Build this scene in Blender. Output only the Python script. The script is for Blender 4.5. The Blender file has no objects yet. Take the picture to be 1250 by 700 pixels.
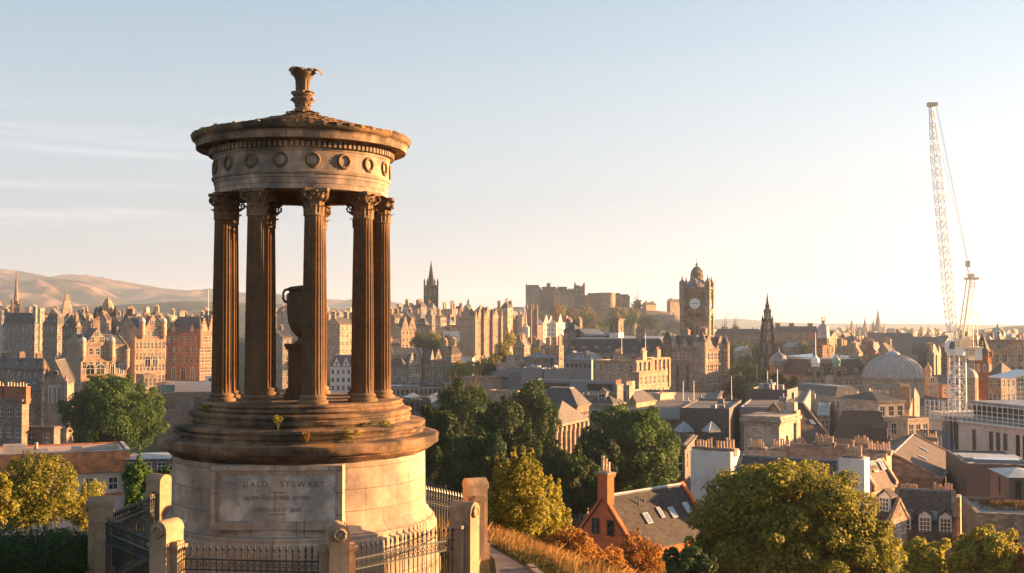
import bpy, math, random
import numpy as np
from mathutils import Vector, Matrix, noise as mnoise
sc = bpy.context.scene
COL = sc.collection
rad = math.radians
sin, cos, pi = math.sin, math.cos, math.pi
# ------------------------------------------------------------------ camera
F = 1420.0                      # focal length in photo pixels (photo 1250 wide)
PITCH = math.atan(45 / F)       # horizon lies 45 px under the middle of the photo
CAMZ = 100.0
cd = bpy.data.cameras.new('camera'); cam = bpy.data.objects.new('camera', cd); COL.objects.link(cam)
cam.location = (0, 0, CAMZ); cam.rotation_euler = (pi / 2 + PITCH, 0, 0)
cd.sensor_width = 36; cd.lens = F / 1250 * 36; cd.clip_start = .1; cd.clip_end = 40000
sc.camera = cam
# ------------------------------------------------------------------ world
SUN_AZ = rad(73)                # to the right of the view axis (+Y towards +X)
SUN_EL = rad(7.5)
sun_dir = Vector((sin(SUN_AZ) * cos(SUN_EL), cos(SUN_AZ) * cos(SUN_EL), sin(SUN_EL)))
w = bpy.data.worlds.new('World'); sc.world = w; w.use_nodes = True
wn = w.node_tree; wn.nodes.clear()
def N(nt, t, **kw):
    n = nt.nodes.new(t)
    for k, v in kw.items():
        if k.startswith('i_'):
            n.inputs[int(k[2:]) if k[2:].isdigit() else k[2:].replace('_', ' ')].default_value = v
        else: setattr(n, k, v)
    return n
sky = N(wn, 'ShaderNodeTexSky', sky_type='NISHITA', sun_disc=False)
sky.sun_elevation = SUN_EL; sky.sun_rotation = SUN_AZ
sky.altitude = 100; sky.air_density = 1.0; sky.dust_density = 1.2; sky.ozone_density = 2.5
bg = N(wn, 'ShaderNodeBackground'); bg.inputs[1].default_value = .065
out = N(wn, 'ShaderNodeOutputWorld')
# thin high cloud wisps
tc = N(wn, 'ShaderNodeTexCoord'); mp = N(wn, 'ShaderNodeMapping'); mp.inputs['Scale'].default_value = (1.6, 1.6, 46)
mp.inputs['Rotation'].default_value = (rad(0), rad(1.2), 0)
nz = N(wn, 'ShaderNodeTexNoise', i_Scale=1.7, i_Detail=5.0, i_Roughness=.55)
rp = N(wn, 'ShaderNodeValToRGB'); rp.color_ramp.elements[0].position = .53; rp.color_ramp.elements[1].position = .78
sep = N(wn, 'ShaderNodeSeparateXYZ')
mr = N(wn, 'ShaderNodeMapRange', i_1=.02, i_2=.09); mr2 = N(wn, 'ShaderNodeMapRange', i_1=.20, i_2=.11)
mr3 = N(wn, 'ShaderNodeMapRange', i_1=-.02, i_2=-.3)
mu = N(wn, 'ShaderNodeMath', operation='MULTIPLY'); mu2 = N(wn, 'ShaderNodeMath', operation='MULTIPLY'); mu3 = N(wn, 'ShaderNodeMath', operation='MULTIPLY')
mu4 = N(wn, 'ShaderNodeMath', operation='MULTIPLY', i_1=.22)
mixc = N(wn, 'ShaderNodeMix', data_type='RGBA'); mixc.inputs[7].default_value = (4.2, 4.0, 3.9, 1)
L = wn.links.new
L(tc.outputs['Generated'], mp.inputs[0]); L(mp.outputs[0], nz.inputs['Vector']); L(nz.outputs[0], rp.inputs[0])
L(tc.outputs['Generated'], sep.inputs[0]); L(sep.outputs[2], mr.inputs[0]); L(sep.outputs[2], mr2.inputs[0]); L(sep.outputs[0], mr3.inputs[0])
L(rp.outputs[0], mu.inputs[0]); L(mr.outputs[0], mu.inputs[1]); L(mu.outputs[0], mu2.inputs[0]); L(mr2.outputs[0], mu2.inputs[1])
L(mu2.outputs[0], mu3.inputs[0]); L(mr3.outputs[0], mu3.inputs[1]); L(mu3.outputs[0], mu4.inputs[0])
hsv = N(wn, 'ShaderNodeHueSaturation', i_Saturation=.62)
def zramp(stops):
    r_ = N(wn, 'ShaderNodeValToRGB'); el = r_.color_ramp.elements
    for k_, (p_, c_) in enumerate(stops):
        e_ = el[k_] if k_ < 2 else el.new(p_)
        e_.position = p_; e_.color = (*c_, 1) if len(c_) == 3 else c_
    L(sep.outputs[2], r_.inputs[0]); return r_
sat = zramp([(0, (.04,) * 3), (.30, (.74,) * 3), (.14, (.30,) * 3)]); L(sat.outputs[0], hsv.inputs['Saturation'])
gm = N(wn, 'ShaderNodeGamma', i_1=.70); L(sky.outputs[0], gm.inputs[0]); L(gm.outputs[0], hsv.inputs['Color'])
tint = zramp([(0, (.885, .905, 1.0)), (.30, (.90, .985, 1.0)), (.14, (.89, .945, 1.0))])
tm = N(wn, 'ShaderNodeMix', data_type='RGBA', blend_type='MULTIPLY'); tm.inputs[0].default_value = 1; L(hsv.outputs[0], tm.inputs[6]); L(tint.outputs[0], tm.inputs[7]); L(tm.outputs[2], mixc.inputs[6])
L(mu4.outputs[0], mixc.inputs[0]); L(mixc.outputs[2], bg.inputs[0]); L(bg.outputs[0], out.inputs[0])
# ------------------------------------------------------------------ sun
sl = bpy.data.lights.new('sun', 'SUN'); sl.energy = 5.0; sl.angle = rad(.6); sl.color = (1, .53, .215)
so = bpy.data.objects.new('sun', sl); COL.objects.link(so); so.rotation_euler = sun_dir.to_track_quat('Z', 'Y').to_euler()
so.location = (60, 20, 160)
# ------------------------------------------------------------------ exposure / render
vs = sc.view_settings; vs.view_transform = 'Standard'; vs.look = 'None'; vs.gamma = 1; vs.exposure = 2.62; vs.use_curve_mapping = False
sc.cycles.use_denoising = True; sc.cycles.max_bounces = 5; sc.cycles.diffuse_bounces = 3; sc.cycles.glossy_bounces = 2
sc.cycles.transmission_bounces = 2; sc.cycles.volume_bounces = 1; sc.cycles.transparent_max_bounces = 6
sc.cycles.caustics_reflective = False; sc.cycles.caustics_refractive = False; sc.cycles.sample_clamp_indirect = 4

# ------------------------------------------------------------------ helpers
def ray(px, py):
    u = (px - 625) / F; v = (350 - py) / F
    y = cos(PITCH) - v * sin(PITCH); z = sin(PITCH) + v * cos(PITCH)
    return u / y, z / y
def P(px, py, Y):
    a, b = ray(px, py); return Vector((a * Y, Y, CAMZ + b * Y))
def zat(py, Y): return CAMZ + ray(625, py)[1] * Y
def xat(px, Y, py=420): return ray(px, py)[0] * Y

class MB:
    def __init__(s): s.v = []; s.f = []; s.m = []
    def add(s, vs_, fs, mat=0):
        n = len(s.v); s.v.extend([tuple(q) for q in vs_])
        for f in fs: s.f.append(tuple(n + i for i in f)); s.m.append(mat)
        return s
    def quad(s, a, b, c, d, mat=0): return s.add((a, b, c, d), ((0, 1, 2, 3),), mat)
    def box(s, x0, x1, y0, y1, z0, z1, mat=0):
        return s.add([(x0, y0, z0), (x1, y0, z0), (x1, y1, z0), (x0, y1, z0), (x0, y0, z1), (x1, y0, z1), (x1, y1, z1), (x0, y1, z1)],
                     [(0, 3, 2, 1), (4, 5, 6, 7), (0, 1, 5, 4), (1, 2, 6, 5), (2, 3, 7, 6), (3, 0, 4, 7)], mat)
    def prism(s, poly, d, mat=0, mat_cap=None):          # closed polygon (3D points) extruded by vector d
        n = len(poly); d = Vector(d); a = [Vector(q) for q in poly]; b = [q + d for q in a]
        k = len(s.v); s.v.extend([tuple(q) for q in a + b])
        mc = mat if mat_cap is None else mat_cap
        s.f.append(tuple(k + i for i in range(n - 1, -1, -1))); s.m.append(mc)
        s.f.append(tuple(k + n + i for i in range(n))); s.m.append(mc)
        for i in range(n):
            j = (i + 1) % n; s.f.append((k + i, k + j, k + n + j, k + n + i)); s.m.append(mat)
        return s
    def lathe(s, prof, seg=24, cx=0, cy=0, mat=0, jit=0, rng=None, lobes=0, lobe_amp=0, a0=0.0):
        k = len(s.v); n = len(prof)
        for i in range(seg):
            t = a0 + 2 * pi * i / seg
            for (r, z) in prof:
                rr = r
                if jit and r > .01: rr += mnoise.noise(Vector((cos(t) * 7, sin(t) * 7, z * 9))) * jit + mnoise.noise(Vector((cos(t) * 31, sin(t) * 31, z * 30))) * jit * .7
                if lobes: rr *= 1 + lobe_amp * abs(cos(lobes * t / 2))
                s.v.append((cx + rr * sin(t), cy - rr * cos(t), z))
        for i in range(seg):
            j = (i + 1) % seg
            for q in range(n - 1):
                a, b, c, d = k + i * n + q, k + j * n + q, k + j * n + q + 1, k + i * n + q + 1
                s.f.append((a, b, c, d)); s.m.append(mat)
        return s
    def tube(s, p, q, r, n=6, r2=None, mat=0, caps=True):
        p = Vector(p); q = Vector(q); d = q - p
        if d.length < 1e-6: return s
        r2 = r if r2 is None else r2
        u = d.orthogonal().normalized(); v = d.cross(u).normalized()
        k = len(s.v)
        for c, rr in ((p, r), (q, r2)):
            for i in range(n):
                t = 2 * pi * i / n; s.v.append(tuple(c + u * rr * cos(t) + v * rr * sin(t)))
        for i in range(n):
            j = (i + 1) % n; s.f.append((k + i, k + j, k + n + j, k + n + i)); s.m.append(mat)
        if caps:
            s.f.append(tuple(k + i for i in range(n - 1, -1, -1))); s.m.append(mat)
            s.f.append(tuple(k + n + i for i in range(n))); s.m.append(mat)
        return s
    def path(s, pts, rs, n=6, mat=0):
        pts = [Vector(q) for q in pts]; k = len(s.v); m = len(pts)
        ref = Vector((.13, .21, .97))
        for i, c in enumerate(pts):
            d = (pts[min(i + 1, m - 1)] - pts[max(i - 1, 0)]).normalized()
            u = d.cross(ref)
            if u.length < .05: u = d.orthogonal()
            u.normalize(); v = d.cross(u)
            r = rs[i] if hasattr(rs, '__len__') else rs
            for j in range(n):
                t = 2 * pi * j / n; s.v.append(tuple(c + u * r * cos(t) + v * r * sin(t)))
        for i in range(m - 1):
            for j in range(n):
                jj = (j + 1) % n; s.f.append((k + i * n + j, k + i * n + jj, k + (i + 1) * n + jj, k + (i + 1) * n + j)); s.m.append(mat)
        s.f.append(tuple(k + j for j in range(n - 1, -1, -1))); s.m.append(mat)
        s.f.append(tuple(k + (m - 1) * n + j for j in range(n))); s.m.append(mat)
        return s
    def torus(s, c, R, r, axis='y', n=20, m=6, mat=0, bump=0, arc=(0, 2 * pi)):
        pts = []; c = Vector(c)
        for i in range(n + 1):
            t = arc[0] + (arc[1] - arc[0]) * i / n
            o = Vector((R * cos(t), 0, R * sin(t))) if axis == 'y' else (Vector((0, R * cos(t), R * sin(t))) if axis == 'x' else Vector((R * cos(t), R * sin(t), 0)))
            pts.append(c + o)
        return s.path(pts, [r * (1 + bump * (i % 2)) for i in range(n + 1)], m, mat)
    def mesh(s, name, mats, smooth=None):
        me = bpy.data.meshes.new(name); me.from_pydata(s.v, [], s.f)
        if not isinstance(mats, (list, tuple)): mats = [mats]
        for q in mats: me.materials.append(q)
        if len(mats) > 1: me.polygons.foreach_set('material_index', s.m)
        if smooth is not None:
            me.polygons.foreach_set('use_smooth', [True] * len(me.polygons))
            if smooth < 179: me.set_sharp_from_angle(angle=rad(smooth))
        me.update(); return me
    def build(s, name, mats, parent=None, loc=(0, 0, 0), rz=0, smooth=None):
        return obj(name, s.mesh(name, mats, smooth), parent, loc, rz)
def obj(name, me, parent=None, loc=(0, 0, 0), rz=0, scale=None):
    o = bpy.data.objects.new(name, me); COL.objects.link(o); o.parent = parent
    o.location = loc; o.rotation_euler = (0, 0, rz)
    if scale: o.scale = scale
    return o
LABELS = {}
def tag(o, label, cat, group=None, kind=None):
    o['label'] = label; o['category'] = cat
    if group: o['group'] = group
    if kind: o['kind'] = kind
    LABELS[label] = LABELS.get(label, 0) + 1
    return o
def thing(name, label, cat, loc=(0, 0, 0), rz=0, group=None):
    return tag(obj(name, None, None, loc, rz), label, cat, group)
def struct(o): o['kind'] = 'structure'; return o
ORD = ['first', 'second', 'third', 'fourth', 'fifth', 'sixth', 'seventh', 'eighth', 'ninth', 'tenth', 'eleventh', 'twelfth', 'thirteenth', 'fourteenth', 'fifteenth',
       'sixteenth', 'seventeenth', 'eighteenth', 'nineteenth', 'twentieth'] + ['twenty-' + q for q in ('first', 'second', 'third', 'fourth', 'fifth', 'sixth', 'seventh', 'eighth', 'ninth')] + \
      ['thirtieth'] + ['thirty-' + q for q in ('first', 'second', 'third', 'fourth', 'fifth', 'sixth', 'seventh', 'eighth', 'ninth')] + ['fortieth'] + ['forty-' + q for q in ('first', 'second', 'third', 'fourth', 'fifth')]

# ------------------------------------------------------------------ materials
M = {}
def newmat(name):
    m = bpy.data.materials.new(name); m.use_nodes = True; nt = m.node_tree
    b = nt.nodes['Principled BSDF']; M[name] = m
    return nt, b
def rgb(c): return (c[0], c[1], c[2], 1)
def sc3(c, k): return tuple(q * k for q in c)
def facade_vec(nt, drum=None):
    t = N(nt, 'ShaderNodeTexCoord'); s = N(nt, 'ShaderNodeSeparateXYZ'); nt.links.new(t.outputs['Object'], s.inputs[0])
    if drum:
        h = N(nt, 'ShaderNodeMath', operation='ARCTAN2'); nt.links.new(s.outputs[0], h.inputs[0]); nt.links.new(s.outputs[1], h.inputs[1])
        h2 = N(nt, 'ShaderNodeMath', operation='MULTIPLY', i_1=drum); nt.links.new(h.outputs[0], h2.inputs[0]); h = h2
    else:
        h = N(nt, 'ShaderNodeMath', operation='ADD'); nt.links.new(s.outputs[0], h.inputs[0]); nt.links.new(s.outputs[1], h.inputs[1])
    c = N(nt, 'ShaderNodeCombineXYZ'); nt.links.new(h.outputs[0], c.inputs[0]); nt.links.new(s.outputs[2], c.inputs[1])
    return t, c
def masonry(name, base, soot=(.05, .045, .04), amt=.5, block=(.9, .38), var=.22, mortar=.55, rough=.9, drum=None, streak=.5, bump=.25, nscale=.35, objvar=.18, lichen=None, lich_amt=.3, fine=2.2, th=(.42, .72)):
    nt, b = newmat(name); Lk = nt.links.new
    t, vec = facade_vec(nt, drum)
    br = N(nt, 'ShaderNodeTexBrick', i_Scale=1.0); br.inputs['Brick Width'].default_value = block[0]; br.inputs['Row Height'].default_value = block[1]
    br.inputs['Mortar Size'].default_value = .012 if block[0] > .5 else .008; br.inputs['Mortar Smooth'].default_value = .3; br.inputs['Bias'].default_value = 0
    br.inputs['Color1'].default_value = rgb(sc3(base, 1 + var)); br.inputs['Color2'].default_value = rgb(sc3(base, 1 - var)); br.inputs['Mortar'].default_value = rgb(sc3(base, mortar))
    Lk(vec.outputs[0], br.inputs['Vector'])
    n1 = N(nt, 'ShaderNodeTexNoise', i_Scale=nscale, i_Detail=6.0, i_Roughness=.62); Lk(t.outputs['Object'], n1.inputs['Vector'])
    r1 = N(nt, 'ShaderNodeMapRange', i_1=th[0], i_2=th[1], i_3=0.0, i_4=amt); Lk(n1.outputs[0], r1.inputs[0])
    mx = N(nt, 'ShaderNodeMix', data_type='RGBA'); Lk(r1.outputs[0], mx.inputs[0]); Lk(br.outputs[0], mx.inputs[6]); mx.inputs[7].default_value = rgb(soot)
    ms = N(nt, 'ShaderNodeMapping'); ms.inputs['Scale'].default_value = (1.7, .16, 1); Lk(vec.outputs[0], ms.inputs[0])
    n2 = N(nt, 'ShaderNodeTexNoise', i_Scale=1.0, i_Detail=4.0); Lk(ms.outputs[0], n2.inputs['Vector'])
    r2 = N(nt, 'ShaderNodeMapRange', i_1=.5, i_2=.75, i_3=0.0, i_4=streak); Lk(n2.outputs[0], r2.inputs[0])
    mx2 = N(nt, 'ShaderNodeMix', data_type='RGBA'); Lk(r2.outputs[0], mx2.inputs[0]); Lk(mx.outputs[2], mx2.inputs[6]); mx2.inputs[7].default_value = rgb(sc3(soot, 1.3))
    col = mx2.outputs[2]
    n3 = N(nt, 'ShaderNodeTexNoise', i_Scale=fine, i_Detail=5.0, i_Roughness=.7); Lk(t.outputs['Object'], n3.inputs['Vector'])
    r3 = N(nt, 'ShaderNodeMapRange', i_1=.3, i_2=.7, i_3=.8, i_4=1.2); Lk(n3.outputs[0], r3.inputs[0])
    oi = N(nt, 'ShaderNodeObjectInfo'); r4 = N(nt, 'ShaderNodeMapRange', i_3=1 - objvar, i_4=1 + objvar); Lk(oi.outputs['Random'], r4.inputs[0])
    mm = N(nt, 'ShaderNodeMath', operation='MULTIPLY'); Lk(r3.outputs[0], mm.inputs[0]); Lk(r4.outputs[0], mm.inputs[1])
    if lichen:
        n4 = N(nt, 'ShaderNodeTexNoise', i_Scale=.9, i_Detail=7.0, i_Roughness=.7); Lk(vec.outputs[0], n4.inputs['Vector'])
        r5 = N(nt, 'ShaderNodeMapRange', i_1=.55, i_2=.66, i_3=0.0, i_4=lich_amt); Lk(n4.outputs[0], r5.inputs[0])
        mx3 = N(nt, 'ShaderNodeMix', data_type='RGBA'); Lk(r5.outputs[0], mx3.inputs[0]); Lk(col, mx3.inputs[6]); mx3.inputs[7].default_value = rgb(lichen); col = mx3.outputs[2]
    hv = N(nt, 'ShaderNodeHueSaturation'); Lk(col, hv.inputs['Color']); Lk(mm.outputs[0], hv.inputs['Value']); Lk(hv.outputs[0], b.inputs['Base Color'])
    b.inputs['Roughness'].default_value = rough; b.inputs['Specular IOR Level'].default_value = .2
    if bump:
        ad = N(nt, 'ShaderNodeMath', operation='MULTIPLY_ADD', i_1=.5); Lk(n3.outputs[0], ad.inputs[0])
        iv = N(nt, 'ShaderNodeMath', operation='MULTIPLY', i_1=-1.0); Lk(br.outputs['Fac'], iv.inputs[0]); Lk(iv.outputs[0], ad.inputs[2])
        bp = N(nt, 'ShaderNodeBump', i_Strength=bump, i_Distance=.03); Lk(ad.outputs[0], bp.inputs['Height']); Lk(bp.outputs[0], b.inputs['Normal'])
    return M[name]
def plain(name, c, rough=.7, metal=0, var=.2, scale=1.5, c2=None, bump=0, objvar=.08, spec=.3, lo=.35, hi=.65):
    nt, b = newmat(name); Lk = nt.links.new
    t = N(nt, 'ShaderNodeTexCoord'); n = N(nt, 'ShaderNodeTexNoise', i_Scale=scale, i_Detail=6.0, i_Roughness=.65); Lk(t.outputs['Object'], n.inputs['Vector'])
    r = N(nt, 'ShaderNodeMapRange', i_1=lo, i_2=hi); Lk(n.outputs[0], r.inputs[0])
    mx = N(nt, 'ShaderNodeMix', data_type='RGBA'); Lk(r.outputs[0], mx.inputs[0])
    mx.inputs[6].default_value = rgb(sc3(c, 1 + var)); mx.inputs[7].default_value = rgb(c2 if c2 else sc3(c, 1 - var))
    oi = N(nt, 'ShaderNodeObjectInfo'); r4 = N(nt, 'ShaderNodeMapRange', i_3=1 - objvar, i_4=1 + objvar); Lk(oi.outputs['Random'], r4.inputs[0])
    hv = N(nt, 'ShaderNodeHueSaturation'); Lk(mx.outputs[2], hv.inputs['Color']); Lk(r4.outputs[0], hv.inputs['Value']); Lk(hv.outputs[0], b.inputs['Base Color'])
    b.inputs['Roughness'].default_value = rough; b.inputs['Metallic'].default_value = metal; b.inputs['Specular IOR Level'].default_value = spec
    if bump:
        bp = N(nt, 'ShaderNodeBump', i_Strength=bump, i_Distance=.05); Lk(n.outputs[0], bp.inputs['Height']); Lk(bp.outputs[0], b.inputs['Normal'])
    return M[name]
def foliage(name, c, c2, trans=.35, nscale=.6):
    nt, b = newmat(name); Lk = nt.links.new
    g = N(nt, 'ShaderNodeNewGeometry'); t = N(nt, 'ShaderNodeTexCoord')
    n = N(nt, 'ShaderNodeTexNoise', i_Scale=nscale, i_Detail=3.0); Lk(t.outputs['Object'], n.inputs['Vector'])
    a = N(nt, 'ShaderNodeMath', operation='ADD'); Lk(g.outputs['Random Per Island'], a.inputs[0]); Lk(n.outputs[0], a.inputs[1])
    r = N(nt, 'ShaderNodeMapRange', i_1=.35, i_2=1.35); Lk(a.outputs[0], r.inputs[0])
    mx = N(nt, 'ShaderNodeMix', data_type='RGBA'); Lk(r.outputs[0], mx.inputs[0]); mx.inputs[6].default_value = rgb(c); mx.inputs[7].default_value = rgb(c2)
    oi = N(nt, 'ShaderNodeObjectInfo'); r4 = N(nt, 'ShaderNodeMapRange', i_3=.8, i_4=1.2); Lk(oi.outputs['Random'], r4.inputs[0])
    hv = N(nt, 'ShaderNodeHueSaturation'); Lk(mx.outputs[2], hv.inputs['Color']); Lk(r4.outputs[0], hv.inputs['Value'])
    Lk(hv.outputs[0], b.inputs['Base Color']); b.inputs['Roughness'].default_value = .65; b.inputs['Specular IOR Level'].default_value = .25
    tr = N(nt, 'ShaderNodeBsdfTranslucent'); Lk(hv.outputs[0], tr.inputs[0]); ms = N(nt, 'ShaderNodeMixShader', i_0=trans)
    Lk(b.outputs[0], ms.inputs[1]); Lk(tr.outputs[0], ms.inputs[2]); Lk(ms.outputs[0], nt.nodes['Material Output'].inputs[0])
    return M[name]

masonry('sand', (.40, .285, .20), amt=.45)
masonry('pale', (.46, .36, .28), amt=.35)
masonry('grey', (.29, .245, .21), amt=.5)
masonry('dark', (.18, .145, .125), amt=.6)
masonry('red', (.30, .16, .115), amt=.4)
masonry('brown', (.28, .20, .155), amt=.5)
masonry('rubble', (.35, .25, .185), block=(.45, .25), var=.4, amt=.45)
masonry('blacked', (.048, .036, .031), soot=(.02, .017, .015), amt=.6)
masonry('redbrick', (.34, .12, .06), block=(.24, .085), amt=.4)
masonry('newstone', (.66, .57, .49), amt=.12, var=.06, streak=.1, mortar=.8, block=(1.4, .6))
plain('render_white', (.66, .60, .54), rough=.85, var=.08, c2=(.42, .36, .31), scale=.5, lo=.5, hi=.8)
masonry('orange_render', (.64, .15, .05), soot=(.30, .085, .04), amt=.55, block=(.5, .28), var=.16, mortar=.8, streak=.35, bump=.5, nscale=.9, objvar=0, fine=5)
masonry('slate', (.078, .073, .075), soot=(.13, .115, .095), block=(.28, .19), var=.32, mortar=.5, amt=.35, rough=.65, streak=.25, bump=.2)
masonry('slate_shaded', (.034, .030, .030), soot=(.06, .05, .042), block=(.28, .19), var=.4, mortar=.5, amt=.4, rough=.75, streak=.3, bump=.25)  # darker copy of the slate, shade on the gabled house roof put into colour
masonry('slate_brown', (.088, .068, .060), soot=(.13, .105, .085), block=(.28, .19), var=.32, mortar=.5, amt=.4, rough=.7, streak=.25, bump=.2)
plain('lead', (.22, .23, .25), rough=.5, var=.15, scale=.4, c2=(.13, .13, .14))
plain('lead_pale', (.42, .42, .42), rough=.55, var=.12, scale=.4, c2=(.28, .27, .27))
plain('clad_grey', (.17, .175, .19), rough=.5, var=.08, scale=.3)
plain('clad_brown', (.115, .080, .072), rough=.6, var=.12, scale=.3)
plain('concrete', (.33, .30, .28), rough=.85, var=.15, scale=.6)
plain('felt', (.12, .11, .11), rough=.85, var=.2, scale=.5, c2=(.12, .11, .10))
plain('copper', (.22, .34, .28), rough=.6, var=.15, scale=.8)
plain('dome_lead', (.33, .295, .275), rough=.6, var=.12, scale=.5)
plain('white_paint', (.78, .76, .72), rough=.45, var=.04)
plain('pot', (.62, .42, .28), rough=.8, var=.2, scale=3, c2=(.38, .22, .13), objvar=.3)
plain('iron', (.022, .030, .034), rough=.42, var=.2, scale=6, spec=.5)
plain('steel_white', (.75, .73, .70), rough=.4, var=.05)
plain('steel_grey', (.40, .39, .38), rough=.4, metal=.4, var=.1)
plain('yellow_paint', (.78, .66, .48), rough=.45, var=.06)
plain('gold', (.85, .55, .15), rough=.3, metal=.9, var=.05)
plain('tarmac', (.055, .052, .05), rough=.9, var=.2, scale=.4)
plain('dark_frame', (.035, .03, .028), rough=.5, var=.1)
plain('bark', (.075, .055, .04), rough=.9, var=.3, scale=4, bump=.5)
plain('red_tile', (.34, .11, .06), rough=.8, var=.25, scale=1.5)
plain('hoarding', (.62, .60, .58), rough=.6, var=.06, scale=.3)
plain('netting_teal', (.03, .15, .19), rough=.8, var=.3, scale=1.2)
plain('sheeting', (.70, .68, .68), rough=.7, var=.08, scale=.5)
plain('blue_plastic', (.03, .16, .32), rough=.6, var=.2, scale=1)
nt, b = newmat('glass'); b.inputs['Base Color'].default_value = (.03, .034, .04, 1); b.inputs['Roughness'].default_value = .07; b.inputs['Specular IOR Level'].default_value = .9
oi = N(nt, 'ShaderNodeObjectInfo'); mx = N(nt, 'ShaderNodeMix', data_type='RGBA'); mx.inputs[6].default_value = (.012, .013, .016, 1); mx.inputs[7].default_value = (.17, .16, .15, 1)
pw = N(nt, 'ShaderNodeMath', operation='POWER', i_1=3.0); nt.links.new(oi.outputs['Random'], pw.inputs[0]); nt.links.new(pw.outputs[0], mx.inputs[0]); nt.links.new(mx.outputs[2], b.inputs['Base Color'])
nt, b = newmat('roof_glass'); b.inputs['Base Color'].default_value = (.16, .22, .26, 1); b.inputs['Roughness'].default_value = .15; b.inputs['Specular IOR Level'].default_value = .8
nt, b = newmat('clock_white'); b.inputs['Base Color'].default_value = (.8, .78, .74, 1); b.inputs['Roughness'].default_value = .5
nt, b = newmat('clock_black'); b.inputs['Base Color'].default_value = (.02, .02, .02, 1); b.inputs['Roughness'].default_value = .5
foliage('leaf_dark', (.020, .044, .014), (.052, .090, .026))
foliage('leaf_green', (.034, .088, .020), (.10, .18, .040), trans=.42)
foliage('leaf_olive', (.034, .062, .012), (.30, .275, .042), trans=.5)
foliage('leaf_gold', (.085, .105, .018), (.40, .35, .050), trans=.5)
foliage('leaf_rust', (.16, .085, .020), (.44, .21, .045), trans=.5)
foliage('dry_grass', (.15, .11, .035), (.36, .19, .065), trans=.4, nscale=.9)
foliage('short_grass', (.06, .065, .020), (.13, .11, .035), trans=.3)
# ------------------------------------------------------------------ terrain
PLAT = [(-12.5, 4), (-12.5, 30), (-10, 36), (-2.5, 36), (-.4, 31.8), (1.1, 29.2), (2.9, 26.0), (4.6, 20), (6, 4)]
def sm(a, b, t):
    t = max(0, min(1, (t - a) / (b - a))); return t * t * (3 - 2 * t)
def seg_d(px, py, a, b):
    ax, ay = a; bx, by = b; dx, dy = bx - ax, by - ay
    t = max(0, min(1, ((px - ax) * dx + (py - ay) * dy) / (dx * dx + dy * dy)))
    return math.hypot(px - ax - t * dx, py - ay - t * dy)
def inside(px, py, poly):
    c = False; n = len(poly)
    for i in range(n):
        x1, y1 = poly[i]; x2, y2 = poly[(i + 1) % n]
        if (y1 > py) != (y2 > py) and px < (x2 - x1) * (py - y1) / (y2 - y1) + x1: c = not c
    return c
def base_z(x, y):
    b = 64.0
    k = x / max(y, 1)
    left = sm(.02, -.12, k)
    b += left * (6 * sm(300, 420, y) + 16 * sm(480, 800, y) - 14 * sm(1100, 2200, y))
    b -= (1 - left) * 6 * sm(350, 600, y) * sm(1400, 900, y)
    b -= 4 * sm(1500, 4000, y)
    return b
def T(x, y):
    b = base_z(x, y)
    if x * x + y * y < 160 ** 2:
        d = 0 if inside(x, y, PLAT) else min(seg_d(x, y, PLAT[i], PLAT[(i + 1) % len(PLAT)]) for i in range(len(PLAT)))
        h = 93.9 - (.62 * d * d / (d + 3.2))
        h += mnoise.noise(Vector((x * .3, y * .3, 0))) * .16 * min(1, d * .5)
        h += 4.0 * math.exp(-(x * x + y * y) / 60)
        b = max(b, h) if d < 70 else b
    return b
mb = MB()
rs = [0.0] + list(np.linspace(1.5, 60, 60)) + list(np.geomspace(63, 9000, 64))
na = 220
for r in rs:
    for i in range(na):
        t = 2 * pi * i / na
        # denser rings in front of the camera
        t2 = t - .55 * sin(t)
        x, y = r * sin(t2), r * cos(t2)
        mb.v.append((x, y, T(x, y)))
for j in range(len(rs) - 1):
    for i in range(na):
        k = (i + 1) % na; mb.f.append((j * na + i, j * na + k, (j + 1) * na + k, (j + 1) * na + i)); mb.m.append(0)
nt, b = newmat('ground'); Lk = nt.links.new
t = N(nt, 'ShaderNodeTexCoord'); n = N(nt, 'ShaderNodeTexNoise', i_Scale=.9, i_Detail=7.0, i_Roughness=.7); Lk(t.outputs['Object'], n.inputs['Vector'])
r = N(nt, 'ShaderNodeValToRGB'); e = r.color_ramp.elements; e[0].position = .32; e[0].color = (.035, .035, .014, 1); e[1].position = .7; e[1].color = (.12, .085, .035, 1)
Lk(n.outputs[0], r.inputs[0])
n2 = N(nt, 'ShaderNodeTexNoise', i_Scale=.03, i_Detail=6.0); Lk(t.outputs['Object'], n2.inputs['Vector'])
r2 = N(nt, 'ShaderNodeValToRGB'); e = r2.color_ramp.elements; e[0].position = .4; e[0].color = (.05, .045, .04, 1); e[1].position = .6; e[1].color = (.045, .055, .025, 1); Lk(n2.outputs[0], r2.inputs[0])
s = N(nt, 'ShaderNodeVectorMath', operation='LENGTH'); Lk(t.outputs['Object'], s.inputs[0]); m = N(nt, 'ShaderNodeMapRange', i_1=60.0, i_2=130.0)
sp = N(nt, 'ShaderNodeVectorMath', operation='MULTIPLY'); sp.inputs[1].default_value = (1, 1, 0); Lk(t.outputs['Object'], sp.inputs[0]); Lk(sp.outputs[0], s.inputs[0]); Lk(s.outputs['Value'], m.inputs[0])
mx = N(nt, 'ShaderNodeMix', data_type='RGBA'); Lk(m.outputs[0], mx.inputs[0]); Lk(r.outputs[0], mx.inputs[6]); Lk(r2.outputs[0], mx.inputs[7]); Lk(mx.outputs[2], b.inputs['Base Color'])
b.inputs['Roughness'].default_value = .95; b.inputs['Specular IOR Level'].default_value = .1
bp = N(nt, 'ShaderNodeBump', i_Strength=.5, i_Distance=.1); Lk(n.outputs[0], bp.inputs['Height']); Lk(bp.outputs[0], b.inputs['Normal'])
struct(mb.build('ground', M['ground'], smooth=180))
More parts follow.
